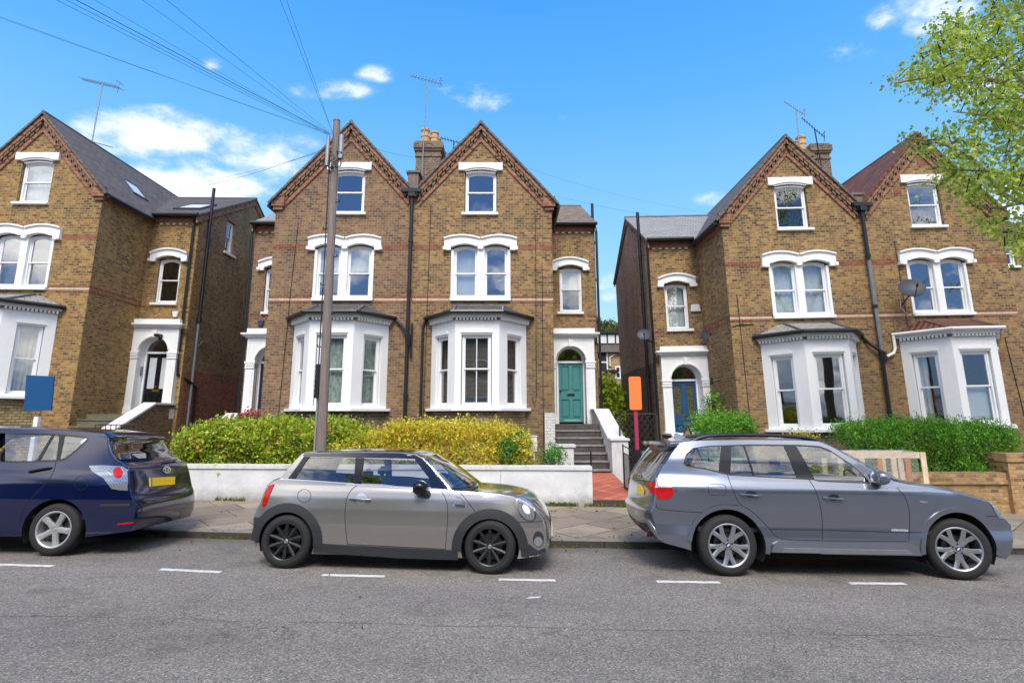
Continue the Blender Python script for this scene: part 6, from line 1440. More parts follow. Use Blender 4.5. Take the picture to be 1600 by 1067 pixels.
MB().tube([Vector(p[5]) + Vector((-.02, 0, .03)), Vector(p[8]) + Vector((-.02, 0, .035))], .012, 6).tube([Vector(p[3]) + Vector((-.06, 0, .04)), Vector(p[7]) + Vector((-.03, 0, .03))], .01, 6).tube([Vector(p[6]) + Vector((.03, 0, .0)), Vector(p[8]) + Vector((.06, 0, .03))], .02, 6).build('wiper', 'trim_black', mini.root, mirror=1)
fx = mini.chain[-3][0] + .085; MB().box(fx, fx + .02, -.27, .27, .36, .48).build('number_plate', 'white_plastic', mini.root, mirror=1, bevel=.004)
MB().box(fx - .05, fx + .002, -.42, .42, .30, .60).build('grille', 'trim_black', mini.root, mirror=1, bevel=.02)
mini.arch(*wr, RA); mini.arch(*wf, RA)
mini.wheel(wr[0], wr[1], .308, .219, .86, .20, 'mini'); mini.wheel(wf[0], wf[1], .308, .219, .86, .20, 'mini', steer=-3)
MB().box(wr[0] + .36, wf[0] - .36, -.74, .74, .17, .24).box(wr[0] - .5, wf[0] + .45, -.55, .55, .2, .5).build('underbody', 'under', mini.root, mirror=1)
mini.cabin([(.02, False, .78), (-.78, True, .72)], -1.4, .95, .38, .58)

# ============================================================ silver grey estate (right)
bmw = Car((3.98, 8.285, yf(3.98, 8.285)), 0.0, .915, ([.15, .3, .45, .58, .80, 1.0, 1.03, 1.14, 1.18, 1.35, 1.62, 1.75], [.93, .965, .985, .968, .992, 1.0, .99, .925, .91, .865, .76, .72]), (-2.25, 2.40, .12, 4.5), 'parked_car',
          label='grey metallic estate car with roof rails and silver alloy wheels, parked at right', category='car', group='cars parked along the kerb')
bmw.glass = 'car_glass_dark'; bmw.facing = 1
ch = []
for p, ox, oz in zip(Cc((292, 790), (268, 730), (254, 665), (246, 605), (250, 575), (254, 520), (258, 460), (264, 408), (276, 380)), (-.02, -.09, -.13, -.16, -.12, -.10, -.10, -.10, -.09), (0, 0, 0, 0, 0, 0, 0, 0, .0)): ch.append((p, ox, oz, 0))
for p, ox, oz in zip(Cc((306, 325), (346, 262), (384, 216)), (-.08, -.08, -.09), (.01, .02, .03)): ch.append((p, ox, oz, 1))
for p, ox, oz in zip(Cc((402, 197), (470, 189), (560, 186), (800, 183), (1100, 185), (1219, 193)) + Dc((25, 204), (68, 222)), (-.14, -.04, 0, 0, 0, 0, .04, .08), (.03, .04, .05, .05, .05, .05, .05, .03)): ch.append((p, ox, oz, 2))
for p, ox, oz in zip(Dc((150, 270), (250, 333), (340, 385), (428, 425)), (.16, .26, .33, .38), (.03, .02, .01, .0)): ch.append((p, ox, oz, 3))
for p, ox, oz in zip(Dc((520, 446), (650, 464), (780, 492), (900, 522), (1000, 553), (1050, 592)), (.32, .26, .22, .20, .18, .16), (.03, .03, .03, .03, .02, .01)): ch.append((p, ox, oz, 4))
for p, ox, oz in zip(Dc((1092, 640), (1134, 690), (1149, 760), (1143, 835), (1112, 890)), (.14, .12, .10, .08, .04), (0, 0, 0, 0, 0)): ch.append((p, ox, oz, 5))
chain = chain_px(bmw, ch)
wr = bmw.loc(1138.5, 855); wf = bmw.loc(1502, 860); RA = .448; zs_ = bmw.loc(1300, 864)[1]
bp = bottom_path(bmw, wr, wf, RA, zs_, chain[0][:2], chain[-1][:2])
hole = bmw.L(Cc((413, 320), (428, 268), (470, 230), (560, 217), (800, 209), (1100, 211), (1219, 219)) + Dc((60, 241), (180, 321), (268, 395), (302, 436), (150, 430), (0, 424)) + Cc((1190, 415), (900, 400), (685, 387), (540, 352), (432, 335)))
bmw.body(chain, bp, hole, [('rear', 1, 2, 1), ('front', 3, 4, 1)], 'paint_grey')
bmw.glass_panes([bmw.L(Cc((420, 318), (434, 272), (474, 234), (560, 221), (640, 216), (625, 368), (540, 346), (438, 329))), bmw.L(Cc((690, 213), (1012, 211), (1094, 407), (688, 384))), bmw.L(Cc((1074, 216), (1219, 223)) + Dc((58, 245), (177, 325), (263, 397), (296, 432), (150, 426), (0, 420)) + Cc((1192, 411)))], 'car_glass')
bmw.local_patch(bmw.L(Cc((634, 212), (694, 210), (690, 389), (620, 372))), 'window_pillar', 'trim_gloss', off=.001, depth=.012)
bmw.local_patch(bmw.L(Cc((1006, 209), (1080, 212), (1197, 417), (1090, 412))), 'window_pillar', 'trim_gloss', off=.001, depth=.012)
bmw.local_patch(bmw.L(Cc((765, 210), (775, 210), (838, 397), (826, 397))), 'window_divider', 'trim_gloss', off=.0, depth=.01)
bmw.line(Cc((413, 320), (428, 268), (470, 230), (560, 217), (800, 209), (1100, 211), (1219, 219)) + Dc((60, 241), (180, 321), (268, 395), (302, 436), (150, 430), (0, 424)) + Cc((1190, 415), (900, 400), (685, 387), (540, 352), (432, 335), (413, 320)), 'window_seal', 1.5, 'trim_black', .004, smooth=0)
bmw.line(Cc((672, 385), (690, 440), (720, 510), (748, 568), (800, 590), (860, 640), (920, 705), (972, 772), (1219, 778)) + Dc((0, 778), (525, 782)), w=.9, smooth=1)
bmw.line(Cc((1160, 418), (1200, 480)) + Dc((5, 560), (19, 650), (19, 772)), w=.9)
bmw.line(Dc((462, 462), (515, 522), (538, 600), (540, 700), (532, 780)), w=.9)
bmw.line(Cc((250, 560), (251, 590), (400, 605), (530, 610)), 'bumper_seam', .9)
bmw.line(Cc((535, 606), (580, 575), (640, 562), (740, 568)), 'arch_lip', .8)
bmw.line(Cc((920, 711), (1219, 715)) + Dc((0, 715), (525, 730), (622, 729)), 'door_crease', 1.3, 'seam', .001, smooth=0)
bmw.line(Cc((558, 450), (566, 443), (655, 445), (664, 455), (664, 503), (655, 510), (572, 508), (560, 498), (558, 450)), 'fuel_flap', .7, smooth=1)
bmw.line(Dc((990, 632), (1050, 632), (1062, 640)), 'bumper_seam', .8)
arch_ring(bmw, wr, RA - .004, .498, 0, 'arch_trim', 'paint_grey', .014, -8, 172); arch_ring(bmw, wf, RA - .004, .498, 0, 'arch_trim', 'paint_grey', .014, 2, 186)
sk = bmw.L(Cc((930, 842), (945, 800), (980, 784), (1219, 784)) + Dc((0, 784), (540, 790), (575, 812), (602, 866), (0, 856)) + Cc((1219, 852), (940, 846)))
bmw.local_patch(sk, 'side_skirt', 'skirt_grey', off=.035, depth=.08)
bmw.local_patch(bmw.L(Cc((1000, 822), (1219, 824)) + Dc((0, 826), (520, 836), (545, 858), (0, 851)) + Cc((1219, 848), (985, 844))), 'skirt_blade', 'alloy', off=.055, depth=.03)
# rear end details
bmw.patch(Cc((250, 432), (250, 408), (268, 404), (300, 416), (332, 442), (349, 463), (262, 463), (247, 462)), 'reversing_light', 'lamp_clear', .014)
bmw.patch(Cc((190, 430), (240, 432), (246, 462), (349, 464), (350, 500), (338, 522), (300, 530), (254, 530), (250, 500), (212, 497)), 'tail_light', 'lamp_red', .010)
bmw.patch(Cc((143, 448), (163, 452), (182, 480), (178, 507), (138, 496)), 'number_plate', 'plate_yellow', .02, mirror=False)
bmw.line(Cc((134, 418), (190, 425), (247, 432)), 'tailgate_seam', 1.2, mirror=False)
bmw.patch(ellipse(*Cc((152, 388))[0], 3.2, 5.4), 'rear_emblem', 'chrome', .01, mirror=False)
bmw.patch(Cc((118, 618), (150, 640), (205, 655), (240, 700), (286, 782), (272, 782), (225, 715), (195, 672), (150, 658), (112, 640)), 'bumper_insert', 'alloy', .012)
bmw.patch(Cc((186, 712), (212, 724), (222, 742), (192, 728)), 'reflector', 'lamp_red', .012)
bmw.patch(Cc((128, 695), (160, 712), (240, 770), (275, 784), (240, 690), (200, 676), (150, 668), (120, 660)), 'bumper_lower', 'trim_black', .003) 
bmw.line(Cc((168, 345), (212, 290), (258, 250)), 'rear_wiper', 1.2, 'trim_black', .02, mirror=False)
# spoiler lip
i1 = [i for i in range(len(bmw.chain)) if bmw.chain[i][4] >= 2][0]; row = [Vector(p) for p in bmw.G[i1]]
m = MB(); vs = []
for p in row[1:-1]: vs += [tuple(p + Vector((.12, 0, .014))), tuple(p + Vector((-.14, 0, -.012))), tuple(p + Vector((-.13, 0, -.05))), tuple(p + Vector((.0, 0, -.03)))]
n_ = len(row) - 2; m.add(vs, [(4 * i + j, 4 * i + 4 + j, 4 * i + 4 + (j + 1) % 4, 4 * i + (j + 1) % 4) for i in range(n_ - 1) for j in range(4)] + [(0, 1, 2, 3), tuple(4 * (n_ - 1) + j for j in (3, 2, 1, 0))]); m.build('rear_spoiler', 'paint_grey', bmw.root, smooth=True, mirror=1, fix=True)
for sg in (-1, 1):
    P = []
    for q, up in zip(Cc((455, 192), (495, 172), (545, 158), (640, 151), (800, 150), (1000, 154), (1150, 166), (1219, 182)) + Dc((25, 202),), (0,) * 9):
        x, z = bmw.loc(*q); w = bmw.S(x, min(z, 1.66)); P.append(Vector((x, sg * (w - .04), z)))
    P = [Vector(a) for a in smooth_chain([tuple(p) for p in P], 2)]; MB().tube(P, .024, 8).build('roof_rail', 'trim_gloss', bmw.root, smooth=True, mirror=1)
    x, z = bmw.loc(*Cc((690, 170))[0]); MB().box(x - .05, x + .05, sg * bmw.S(x, 1.6) - sg * .04 - .02, sg * bmw.S(x, 1.6) - sg * .04 + .02, z - .06, z - .01).build('rail_foot', 'trim_gloss', bmw.root, mirror=1)
rw = Vector(bmw.G[i1 + 3][8]); MB().add([(rw.x - .02, -.02, rw.z), (rw.x + .16, -.012, rw.z + .015), (rw.x + .02, 0, rw.z + .085), (rw.x - .03, 0, rw.z + .085), (rw.x - .02, .02, rw.z), (rw.x + .16, .012, rw.z + .015)], [(0, 1, 2, 3), (5, 4, 3, 2), (0, 3, 4), (1, 5, 2)]).build('fin_aerial', 'paint_grey', bmw.root, mirror=1, fix=True)
def bar_handle(c, pts, cup, mat, cm='seam', r=.014):
    c.patch(cup, 'handle_cup', cm, .0015)
    P = [c.hit(*pts[0], .004)[0]] + [c.hit(*q, .032)[0] for q in pts[1:-1]] + [c.hit(*pts[-1], .004)[0]]
    m = MB().tube(P, r, 10); m.build('door_handle', mat, c.root, smooth=True, mirror=1); m2 = MB(); m2.v = [(x, -y, z) for x, y, z in m.v]; m2.f = m.f; m2.build('door_handle', mat, c.root, smooth=True, mirror=1)
bar_handle(bmw, Cc((750, 503), (765, 503), (800, 505), (845, 509), (866, 510)), ellipse(*Cc((812, 502))[0], 9, 5), 'paint_grey')
bar_handle(bmw, Dc((24, 523), (38, 523), (80, 526), (125, 530), (142, 531)), ellipse(*Dc((86, 522))[0], 9, 5), 'paint_grey')
bmw.patch(Dc((592, 543), (604, 541), (648, 546), (640, 553), (612, 555)), 'side_repeater', 'lamp_clear', .006)
bmw.patch(Dc((1024, 548), (1045, 556), (1066, 580), (1090, 622), (1102, 648), (1068, 644), (1042, 602), (1030, 575)), 'headlight', 'lamp_clear', .008)
text_patch(None, 'XDRIVE30d', Dc((428, 722))[0], Dc((526, 724))[0], 3.6, bmw, 'lamp_white', parent=bmw.root)
mirror_part(bmw, Dc((333, 402))[0], (.085, .12, .085), 'paint_grey', Dc((330, 430))[0])
bmw.arch(*wr, RA); bmw.arch(*wf, RA)
bmw.wheel(wr[0], wr[1], .352, .248, .905, .25, 'bmw'); bmw.wheel(wf[0], wf[1], .352, .248, .905, .25, 'bmw', steer=-15)
MB().box(wr[0] + .44, wf[0] - .44, -.78, .78, .20, .28).box(wr[0] - .6, wf[0] + .55, -.58, .58, .25, .6).build('underbody', 'under', bmw.root, mirror=1)
bmw.cabin([(.25, False, .82), (-.65, True, .76)], -1.7, 1.2, .55, .95)
MB().tube([(-2.1, .3, .3), (-1.9, .3, .3)], .04, 10).build('exhaust', 'chrome', bmw.root, mirror=1)
# ============================================================ dark blue estate (left)
toy = Car((-7.24, 8.70, yf(-7.24, 8.70)), 1.5, .865, ([.15, .3, .5, .7, .9, 1.0, 1.05, 1.3, 1.62, 1.75], [.93, .965, .99, 1.0, .985, .955, .935, .85, .74, .70]), (-2.25, 2.25, .10, 5.0), 'parked_car',
          label='dark blue estate car at the left edge with a yellow number plate', category='car', group='cars parked along the kerb')
toy.glass = 'car_glass'; toy.facing = -1
ch = []
for p, ox, oz in zip(Ec((800, 790), (822, 740), (827, 690), (826, 640), (818, 605), (805, 570), (797, 530), (795, 460), (793, 400), (762, 376)), (.0, .04, .06, .07, .07, .05, .04, .04, .04, .04), (0,) * 10): ch.append((p, ox, oz, 0))
for p, ox, oz in zip(Ec((716, 346), (688, 305), (670, 245)), (.03, .03, .03), (.0, .01, .02)): ch.append((p, ox, oz, 1))
for p, ox, oz in zip(Ec((664, 212), (640, 190), (500, 178), (300, 168), (40, 162)), (.08, .02, 0, 0, 0), (.03, .04, .05, .05, .05)): ch.append((p, ox, oz, 2))
for m_ in ((-.55, 1.60, -.05, .05), (-.85, 1.52, -.12, .04)): ch.append(('m', *m_, 2))
for m_ in ((-1.2, 1.30, -.25, .02), (-1.5, 1.08, -.32, .01)): ch.append(('m', *m_, 3))
for m_ in ((-1.9, .98, -.22, .02), (-2.12, .82, -.16, .01), (-2.2, .6, -.14, 0), (-2.2, .3, -.08, 0)): ch.append(('m', *m_, 5))
chain = chain_px(toy, ch)
wr = toy.loc(83.5, 830); RA = .405; wf = (wr[0] - 2.78, wr[1]); zs_ = toy.loc(20, 838)[1]
bp = bottom_path(toy, wr, wf, RA, max(.22, zs_), chain[0][:2], chain[-1][:2], front_right=False)
# chain runs from the rear (right) to the front (left): walk the bottom left -> right
n2 = 22; P = [chain[-1][:2]]
for w in (wf, wr):
    dz = max(.22, zs_) - w[1]; hx = math.sqrt(RA * RA - dz * dz); a0 = math.atan2(dz, hx)
    P += [(w[0] - RA * math.cos(a0 + (math.pi - 2 * a0) * i / n2), w[1] + RA * math.sin(a0 + (math.pi - 2 * a0) * i / n2)) for i in range(n2 + 1)]
P.append(chain[0][:2]); bp = P
hole = [(-1.25, 1.04), (-.75, 1.46), (-.2, 1.51)] + toy.L(Ec((20, 182), (330, 192), (420, 199), (530, 212), (541, 222), (520, 243), (460, 298), (400, 345), (355, 354), (150, 358), (20, 361)))
toy.body(chain, bp, hole, [('rear', 1, 2, 1), ('front', 3, 5, 1)], 'paint_blue')
toy.glass_panes([toy.L(Ec((30, 187), (325, 198), (312, 215), (228, 350), (30, 356))), toy.L(Ec((335, 206), (371, 208), (352, 350), (240, 351))), toy.L(Ec((398, 204), (526, 216), (534, 224), (512, 243), (452, 298), (396, 340), (368, 345))), [(-1.18, 1.06), (-.72, 1.43), (-.2, 1.48), (-.05, 1.48), (-.05, 1.04)]], 'car_glass')
toy.local_patch(toy.L(Ec((322, 192), (338, 192), (244, 357), (222, 357))), 'window_divider', 'trim_gloss', off=.0, depth=.012)
toy.local_patch(toy.L(Ec((368, 194), (400, 197), (368, 352), (346, 355))), 'window_pillar', 'trim_gloss', off=.001, depth=.012)
toy.line(Ec((0, 181), (330, 190), (420, 197), (532, 210), (543, 222), (520, 245), (460, 300), (400, 347), (355, 356), (150, 360), (0, 363)), 'window_seal', 1.6, 'trim_black', .004, smooth=0)
toy.line(Ec((345, 358), (338, 410), (300, 480), (210, 565), (150, 640), (118, 740), (108, 790), (0, 795)), w=.9)
toy.line(Ec((668, 186), (664, 225), (668, 290), (690, 340), (720, 362), (742, 382)), 'tailgate_seam', .9)
toy.line(Ec((620, 627), (808, 624)), 'bumper_strip', 4.6, 'trim_black', .012, smooth=0)
toy.line([*ellipse(*Ec((502, 492))[0], 10.6, 10.6)] + [ellipse(*Ec((502, 492))[0], 10.6, 10.6)[0]], 'fuel_flap', .6)
toy.line(Ec((530, 812), (522, 700), (490, 620)), 'bumper_seam', .7) if 0 else None
t1 = toy.patch(Ec((552, 386), (640, 383), (762, 390), (788, 410), (792, 470), (790, 538), (740, 536), (692, 527), (662, 490), (640, 462), (570, 420)), 'tail_light', 'lamp_clear', .012)
toy.patch(ellipse(*Ec((732, 428))[0], 7.6, 8.6), 'tail_light_lens', 'lamp_red', .018)
toy.line(Ec((580, 412), (650, 412), (690, 440), (700, 480), (790, 488)), 'lamp_divider', 1.0, 'chrome', .016)
bar_handle(toy, Ec((182, 425), (195, 420), (250, 410), (300, 402), (318, 398)), ellipse(*Ec((252, 415))[0], 17, 6, R(-5)), 'paint_blue', 'paint_black')
toy.patch(Ec((920, 462), (1076, 453), (1074, 502), (922, 515)), 'number_plate', 'plate_yellow', .016, mirror=False)
toy.patch(Ec((922, 463), (932, 462), (932, 514), (922, 515)), 'plate_band', 'plate_edge', .020, mirror=False, grid=2)
toy.line(Ec((895, 430), (910, 500), (930, 540), (1080, 520), (1110, 430)), 'tailgate_recess', 1.0, mirror=False)
toy.line(Ec((820, 612), (1000, 590), (1120, 560), (1168, 520)), 'bumper_seam', 1.0, mirror=False)
e0 = ellipse(*Ec((1026, 411))[0], 5.6, 4.8); toy.line(e0 + [e0[0]], 'rear_emblem', 1.5, 'chrome', .012, mirror=False)
e1 = ellipse(*Ec((1026, 411))[0], 2.2, 4.4); toy.line(e1 + [e1[0]], 'emblem_oval', 1.1, 'chrome', .013, mirror=False)
e1 = ellipse(*Ec((1026, 404))[0], 4.4, 1.8); toy.line(e1 + [e1[0]], 'emblem_oval', 1.0, 'chrome', .013, mirror=False)
text_patch(None, 'TOYOTA', Ec((803, 546))[0], Ec((852, 544))[0], 2.2, toy)
text_patch(None, 'VERSO', Ec((1088, 522))[0], Ec((1116, 518))[0], 2.0, toy)
toy.line(Ec((1000, 366), (1040, 362), (1092, 352)), 'rear_wiper', 2.0, 'trim_black', .02, mirror=False)
toy.patch(Ec((725, 742), (770, 735), (826, 730), (822, 740), (730, 750)), 'reflector', 'lamp_red', .008)
i1 = [i for i in range(len(toy.chain)) if toy.chain[i][4] >= 2][0]; row = [Vector(p) for p in toy.G[i1]]
m = MB(); vs = []
for p in row[1:-1]: vs += [tuple(p + Vector((-.14, 0, .02))), tuple(p + Vector((.07, 0, .0))), tuple(p + Vector((.065, 0, -.022))), tuple(p + Vector((.0, 0, -.015)))]
n_ = len(row) - 2; m.add(vs, [(4 * i + j, 4 * i + 4 + j, 4 * i + 4 + (j + 1) % 4, 4 * i + (j + 1) % 4) for i in range(n_ - 1) for j in range(4)] + [(0, 1, 2, 3), tuple(4 * (n_ - 1) + j for j in (3, 2, 1, 0))]); m.build('rear_spoiler', 'paint_blue', toy.root, smooth=True, mirror=1, fix=True)
toy.arch(*wr, RA); toy.arch(*wf, RA)
toy.wheel(wr[0], wr[1], .325, .224, .85, .21, 'toyota'); toy.wheel(wf[0], wf[1], .325, .224, .85, .21, 'toyota')
MB().box(wf[0] + .42, wr[0] - .42, -.75, .75, .2, .27).box(wf[0] - .45, wr[0] + .6, -.56, .56, .24, .55).build('underbody', 'under', toy.root, mirror=1)
toy.cabin([(-.35, False, .82), (.55, True, .76)], -1.2, 1.9, .5, -1.0)
# ------------------------------------------------------------------ plants
rng = np.random.default_rng(11)
mat_leaf('leaf_spirea', [(232, 222, 60), (216, 212, 48), (248, 240, 96), (196, 200, 44), (226, 168, 66), (246, 238, 110), (196, 104, 52), (238, 226, 76), (140, 150, 34)], .4, clump=5.0)
mat_leaf('leaf_hedge', [(186, 206, 48), (120, 168, 36), (210, 220, 62), (92, 142, 30), (230, 228, 84), (70, 112, 26)], .4)
mat_leaf('leaf_conifer', [(110, 186, 50), (64, 136, 34), (150, 208, 60), (50, 112, 28), (176, 220, 70), (34, 80, 22)], .35)
mat_leaf('leaf_green', [(48, 110, 30), (80, 150, 46), (120, 184, 70), (60, 124, 34)], .3)
mat_leaf('leaf_tree', [(186, 208, 74), (160, 188, 62), (212, 224, 96), (136, 166, 52), (226, 232, 120), (172, 164, 80), (112, 144, 44)], .55)
mat_leaf('leaf_shrub', [(190, 204, 50), (224, 228, 80), (160, 184, 44), (120, 156, 40)], .35)
mat_leaf('leaf_far', [(60, 84, 30), (104, 118, 44), (132, 140, 56), (80, 100, 36)], .2)
mat_leaf('petal_orange', [(232, 190, 96), (226, 150, 88), (238, 210, 120), (214, 120, 80)], .2)
mat_leaf('petal_pink', [(214, 60, 104), (232, 90, 130), (190, 40, 84)], .2)
mat_leaf('petal_white', [(236, 236, 232), (226, 230, 220)], .2)
mat_leaf('grass_blade', [(96, 120, 30), (140, 150, 40), (70, 96, 26)], .2)
mat_leaf('moss', [(96, 104, 30), (130, 132, 40), (80, 84, 28)], .1)
mat_leaf('leaf_dry', [(120, 80, 44), (150, 110, 60), (96, 66, 38)], .1)
def leaf_mesh(P, size, aspect=.6, up=.35, fold=.25, dirs=None, jitter=.5):
    n = len(P); P = np.asarray(P, float); sz = size * (1 + jitter * (rng.random(n) - .5) * 2)
    d = rng.normal(size=(n, 3)); d[:, 2] += up * 2 - .2
    if dirs is not None: d = d * .45 + dirs
    d /= np.linalg.norm(d, axis=1)[:, None]
    a = rng.normal(size=(n, 3)); s = np.cross(d, a); s /= np.linalg.norm(s, axis=1)[:, None]; nr = np.cross(s, d)
    L = d * sz[:, None]; Wd = s * (sz * aspect * .5)[:, None]; F = nr * (sz * fold * .5)[:, None]
    V = np.stack([P, P + L * .45 + Wd + F, P + L, P + L * .45 - Wd + F], 1).reshape(-1, 3)
    b = np.arange(n) * 4; T = np.stack([b, b + 1, b + 2, b, b + 2, b + 3], 1).reshape(-1, 3)
    return V, T
def tri_obj(name, V, T, mat, parent=None):
    me = bpy.data.meshes.new(name); me.vertices.add(len(V)); me.vertices.foreach_set('co', V.astype(np.float32).ravel())
    me.loops.add(len(T) * 3); me.loops.foreach_set('vertex_index', T.astype(np.int32).ravel()); me.polygons.add(len(T))
    me.polygons.foreach_set('loop_start', (np.arange(len(T)) * 3).astype(np.int32)); me.polygons.foreach_set('loop_total', np.full(len(T), 3, np.int32)); me.update(calc_edges=True)
    me.materials.append(MATS[mat]); return mesh_obj(name, me, parent)
def hump(x, k): return math.sin(x * 5.1 + k) * .5 + math.sin(x * 11.3 + 2 * k) * .3 + math.sin(x * 23.7 + k * 3) * .2
def hedge(name, top, y0, y1, zb, n, size, mat, label, cat='hedge', flowers=None, aspect=.6, bump=.15, seed=1, clump=.085, up=.35, spr=.05):
    """top: (px, py) outline of the hedge top on the photo, read at its front plane"""
    T = [atY(px, py, y0 + .15) for px, py in top]; X = [p.x for p in T]; Z = [p.z for p in T]; x0, x1 = min(X) + .10, max(X) - .10
    o = np.argsort(X); X = np.array(X)[o]; Z = np.array(Z)[o]
    root = empty(name, ((x0 + x1) / 2, (y0 + y1) / 2, zb), label=label, category=cat)
    base = np.array([(x0 + x1) / 2, (y0 + y1) / 2, zb])
    nc = n // 24; C = []
    while len(C) < nc:
        x = rng.uniform(x0, x1); zt = np.interp(x, X, Z) + .075 * hump(x * 1.7, seed) - (.15 if 'hedge' in name else .09); h = zt - zb
        edge = min(1, min(x - x0, x1 - x) / .25 + .35)
        r = rng.random()
        if r < .55: z = zb + h * rng.random(); y = y0 + (1 - edge) * .2 + bump * (hump(x + z * .8, seed) + hump(z * 1.6 + 3, seed + 1)) + rng.exponential(.14)
        elif r < .85: z = zt - rng.exponential(.07); y = rng.uniform(y0, y1)
        else: z = zb + h * rng.random(); y = rng.uniform(y0, y1)
        tp = zt - .35 * h * max(0, (.18 - (y - y0))) / .18 * .35
        if z > tp: z = tp - rng.random() * .05
        vd = math.sin(x * 8.3 + seed) * math.sin(z * 9.7 + 2 * seed + x) + .6 * math.sin(x * 19 + z * 13)
        if vd < -.35 and rng.random() < .85 and z < tp - .06: continue
        C.append((x, min(y, y1), max(z, zb)))
    C = np.array(C); k = 24; P = np.repeat(C, k, 0) + rng.normal(size=(nc * k, 3)) * clump; P[:, 2] += rng.normal(size=nc * k) * .01
    sh_ = np.repeat(rng.random(nc) < .10, k); P[sh_, 2] += spr * 1.6 * rng.random(sh_.sum()); P[sh_, 0] += rng.normal(size=sh_.sum()) * .01; P = P - base
    V, T_ = leaf_mesh(P, size, aspect, up); tri_obj('foliage', V, T_, mat, root)
    if flowers:
        fm, fn, fs = flowers; idx = rng.choice(len(C), fn); Q = C[idx] + rng.normal(size=(fn, 3)) * .05; Q[:, 1] = np.minimum(Q[:, 1], y0 + .1 + rng.random(fn) * (y1 - y0)); Q[:, 1] -= .03
        Q = np.repeat(Q, 6, 0) + rng.normal(size=(fn * 6, 3)) * .010 - base; V, T_ = leaf_mesh(Q, fs, .9, .5); tri_obj('blossom', V, T_, fm, root)
    m = MB(); ns = max(6, int((x1 - x0) / .22))
    for i in range(ns):
        x = x0 + .15 + (x1 - x0 - .3) * (i + rng.random() * .6) / ns; zt = float(np.interp(x, X, Z)); yb = (y0 + y1) / 2
        for j in range(3):
            q = (x + rng.normal() * .12, yb + rng.uniform(-.3, .2), zb + (zt - zb) * rng.uniform(.5, .85)); m.tube([(x - base[0], yb - base[1], -.15), ((x + q[0]) / 2 - base[0] + rng.normal() * .03, (yb + q[1]) / 2 - base[1], (q[2] - zb) * .5), (q[0] - base[0], q[1] - base[1], q[2] - base[2])], .012, 5, r2=.005)
    m.build('branches', 'stem', root, mirror=1)
    return root
hedge('flowering_hedge', [(266, 700), (272, 676), (292, 663), (330, 653), (375, 657), (420, 652), (462, 655), (505, 651), (540, 654), (562, 668), (590, 700)], 12.5, 13.7, .72, 36000, .064, 'leaf_hedge', 'bushy green hedge with orange and yellow blossom, left of the telegraph pole', flowers=('petal_orange', 1100, .036), seed=1)
hedge('spirea_hedge', [(505, 712), (515, 690), (545, 672), (575, 676), (600, 662), (640, 652), (700, 655), (760, 657), (800, 662), (822, 676), (836, 705)], 12.48, 13.5, .70, 26000, .058, 'leaf_spirea', 'yellow leaved hedge with rusty tips, right of the telegraph pole', flowers=('petal_orange', 120, .02), seed=4)
hedge('garden_plant', [(776, 700), (790, 684), (806, 676), (820, 680), (832, 700)], 12.42, 12.9, .72, 1500, .075, 'leaf_green', 'bright green perennial with white flowers at the right end of the yellow hedge', 'plant', flowers=('petal_white', 12, .04), seed=6, aspect=.35)
hedge('garden_plant', [(846, 716), (856, 702), (872, 694), (884, 702), (888, 716)], 12.9, 13.8, .6, 1400, .07, 'leaf_green', 'low grassy green plant in front of the white dwarf pier', 'plant', seed=8, aspect=.25)
hedge('conifer_hedge', [(1330, 700), (1334, 664), (1345, 652), (1352, 655), (1372, 660), (1395, 650), (1425, 656), (1452, 648), (1482, 655), (1520, 662), (1545, 655), (1568, 655), (1584, 672), (1592, 705)], 12.5, 13.6, .66, 42000, .055, 'leaf_conifer', 'long dark green feathery hedge above the yellow brick garden wall', seed=2, aspect=.35, up=.7, bump=.13)
hedge('evergreen_bush', [(1078, 685), (1084, 662), (1096, 652), (1110, 646), (1130, 652), (1150, 644), (1170, 650), (1186, 668), (1190, 690)], 13.6, 14.8, .8, 11000, .06, 'leaf_conifer', 'spreading green evergreen bush in front of the blue door', 'bush', seed=5, aspect=.35, up=.5)
hedge('evergreen_bush', [(1232, 692), (1240, 676), (1258, 670), (1275, 678), (1282, 692)], 13.4, 14.0, .8, 1600, .045, 'leaf_spirea', 'small yellow leaved shrub under the white bay, behind the estate car', 'bush', seed=9)
hedge('wall_shrub', [(1098, 640), (1102, 622), (1112, 608), (1122, 620), (1130, 640)], 17.2, 17.7, 1.9, 420, .075, 'leaf_conifer', 'sparse twiggy shrub growing against the brick beside the blue door', 'bush', seed=3)
hedge('gap_shrub', [(925, 650), (932, 618), (940, 596), (950, 600), (960, 612), (968, 606), (975, 650)], 24, 26, -.2, 7000, .16, 'leaf_shrub', 'tall yellow green shrub filling the gap between the houses', 'bush', seed=7, clump=.2, spr=.2)
hedge('gap_shrub', [(935, 690), (938, 660), (948, 652), (960, 655), (972, 690)], 20, 21, -.2, 2500, .12, 'leaf_far', 'darker shrub low in the gap between the houses', 'bush', seed=12, clump=.15)
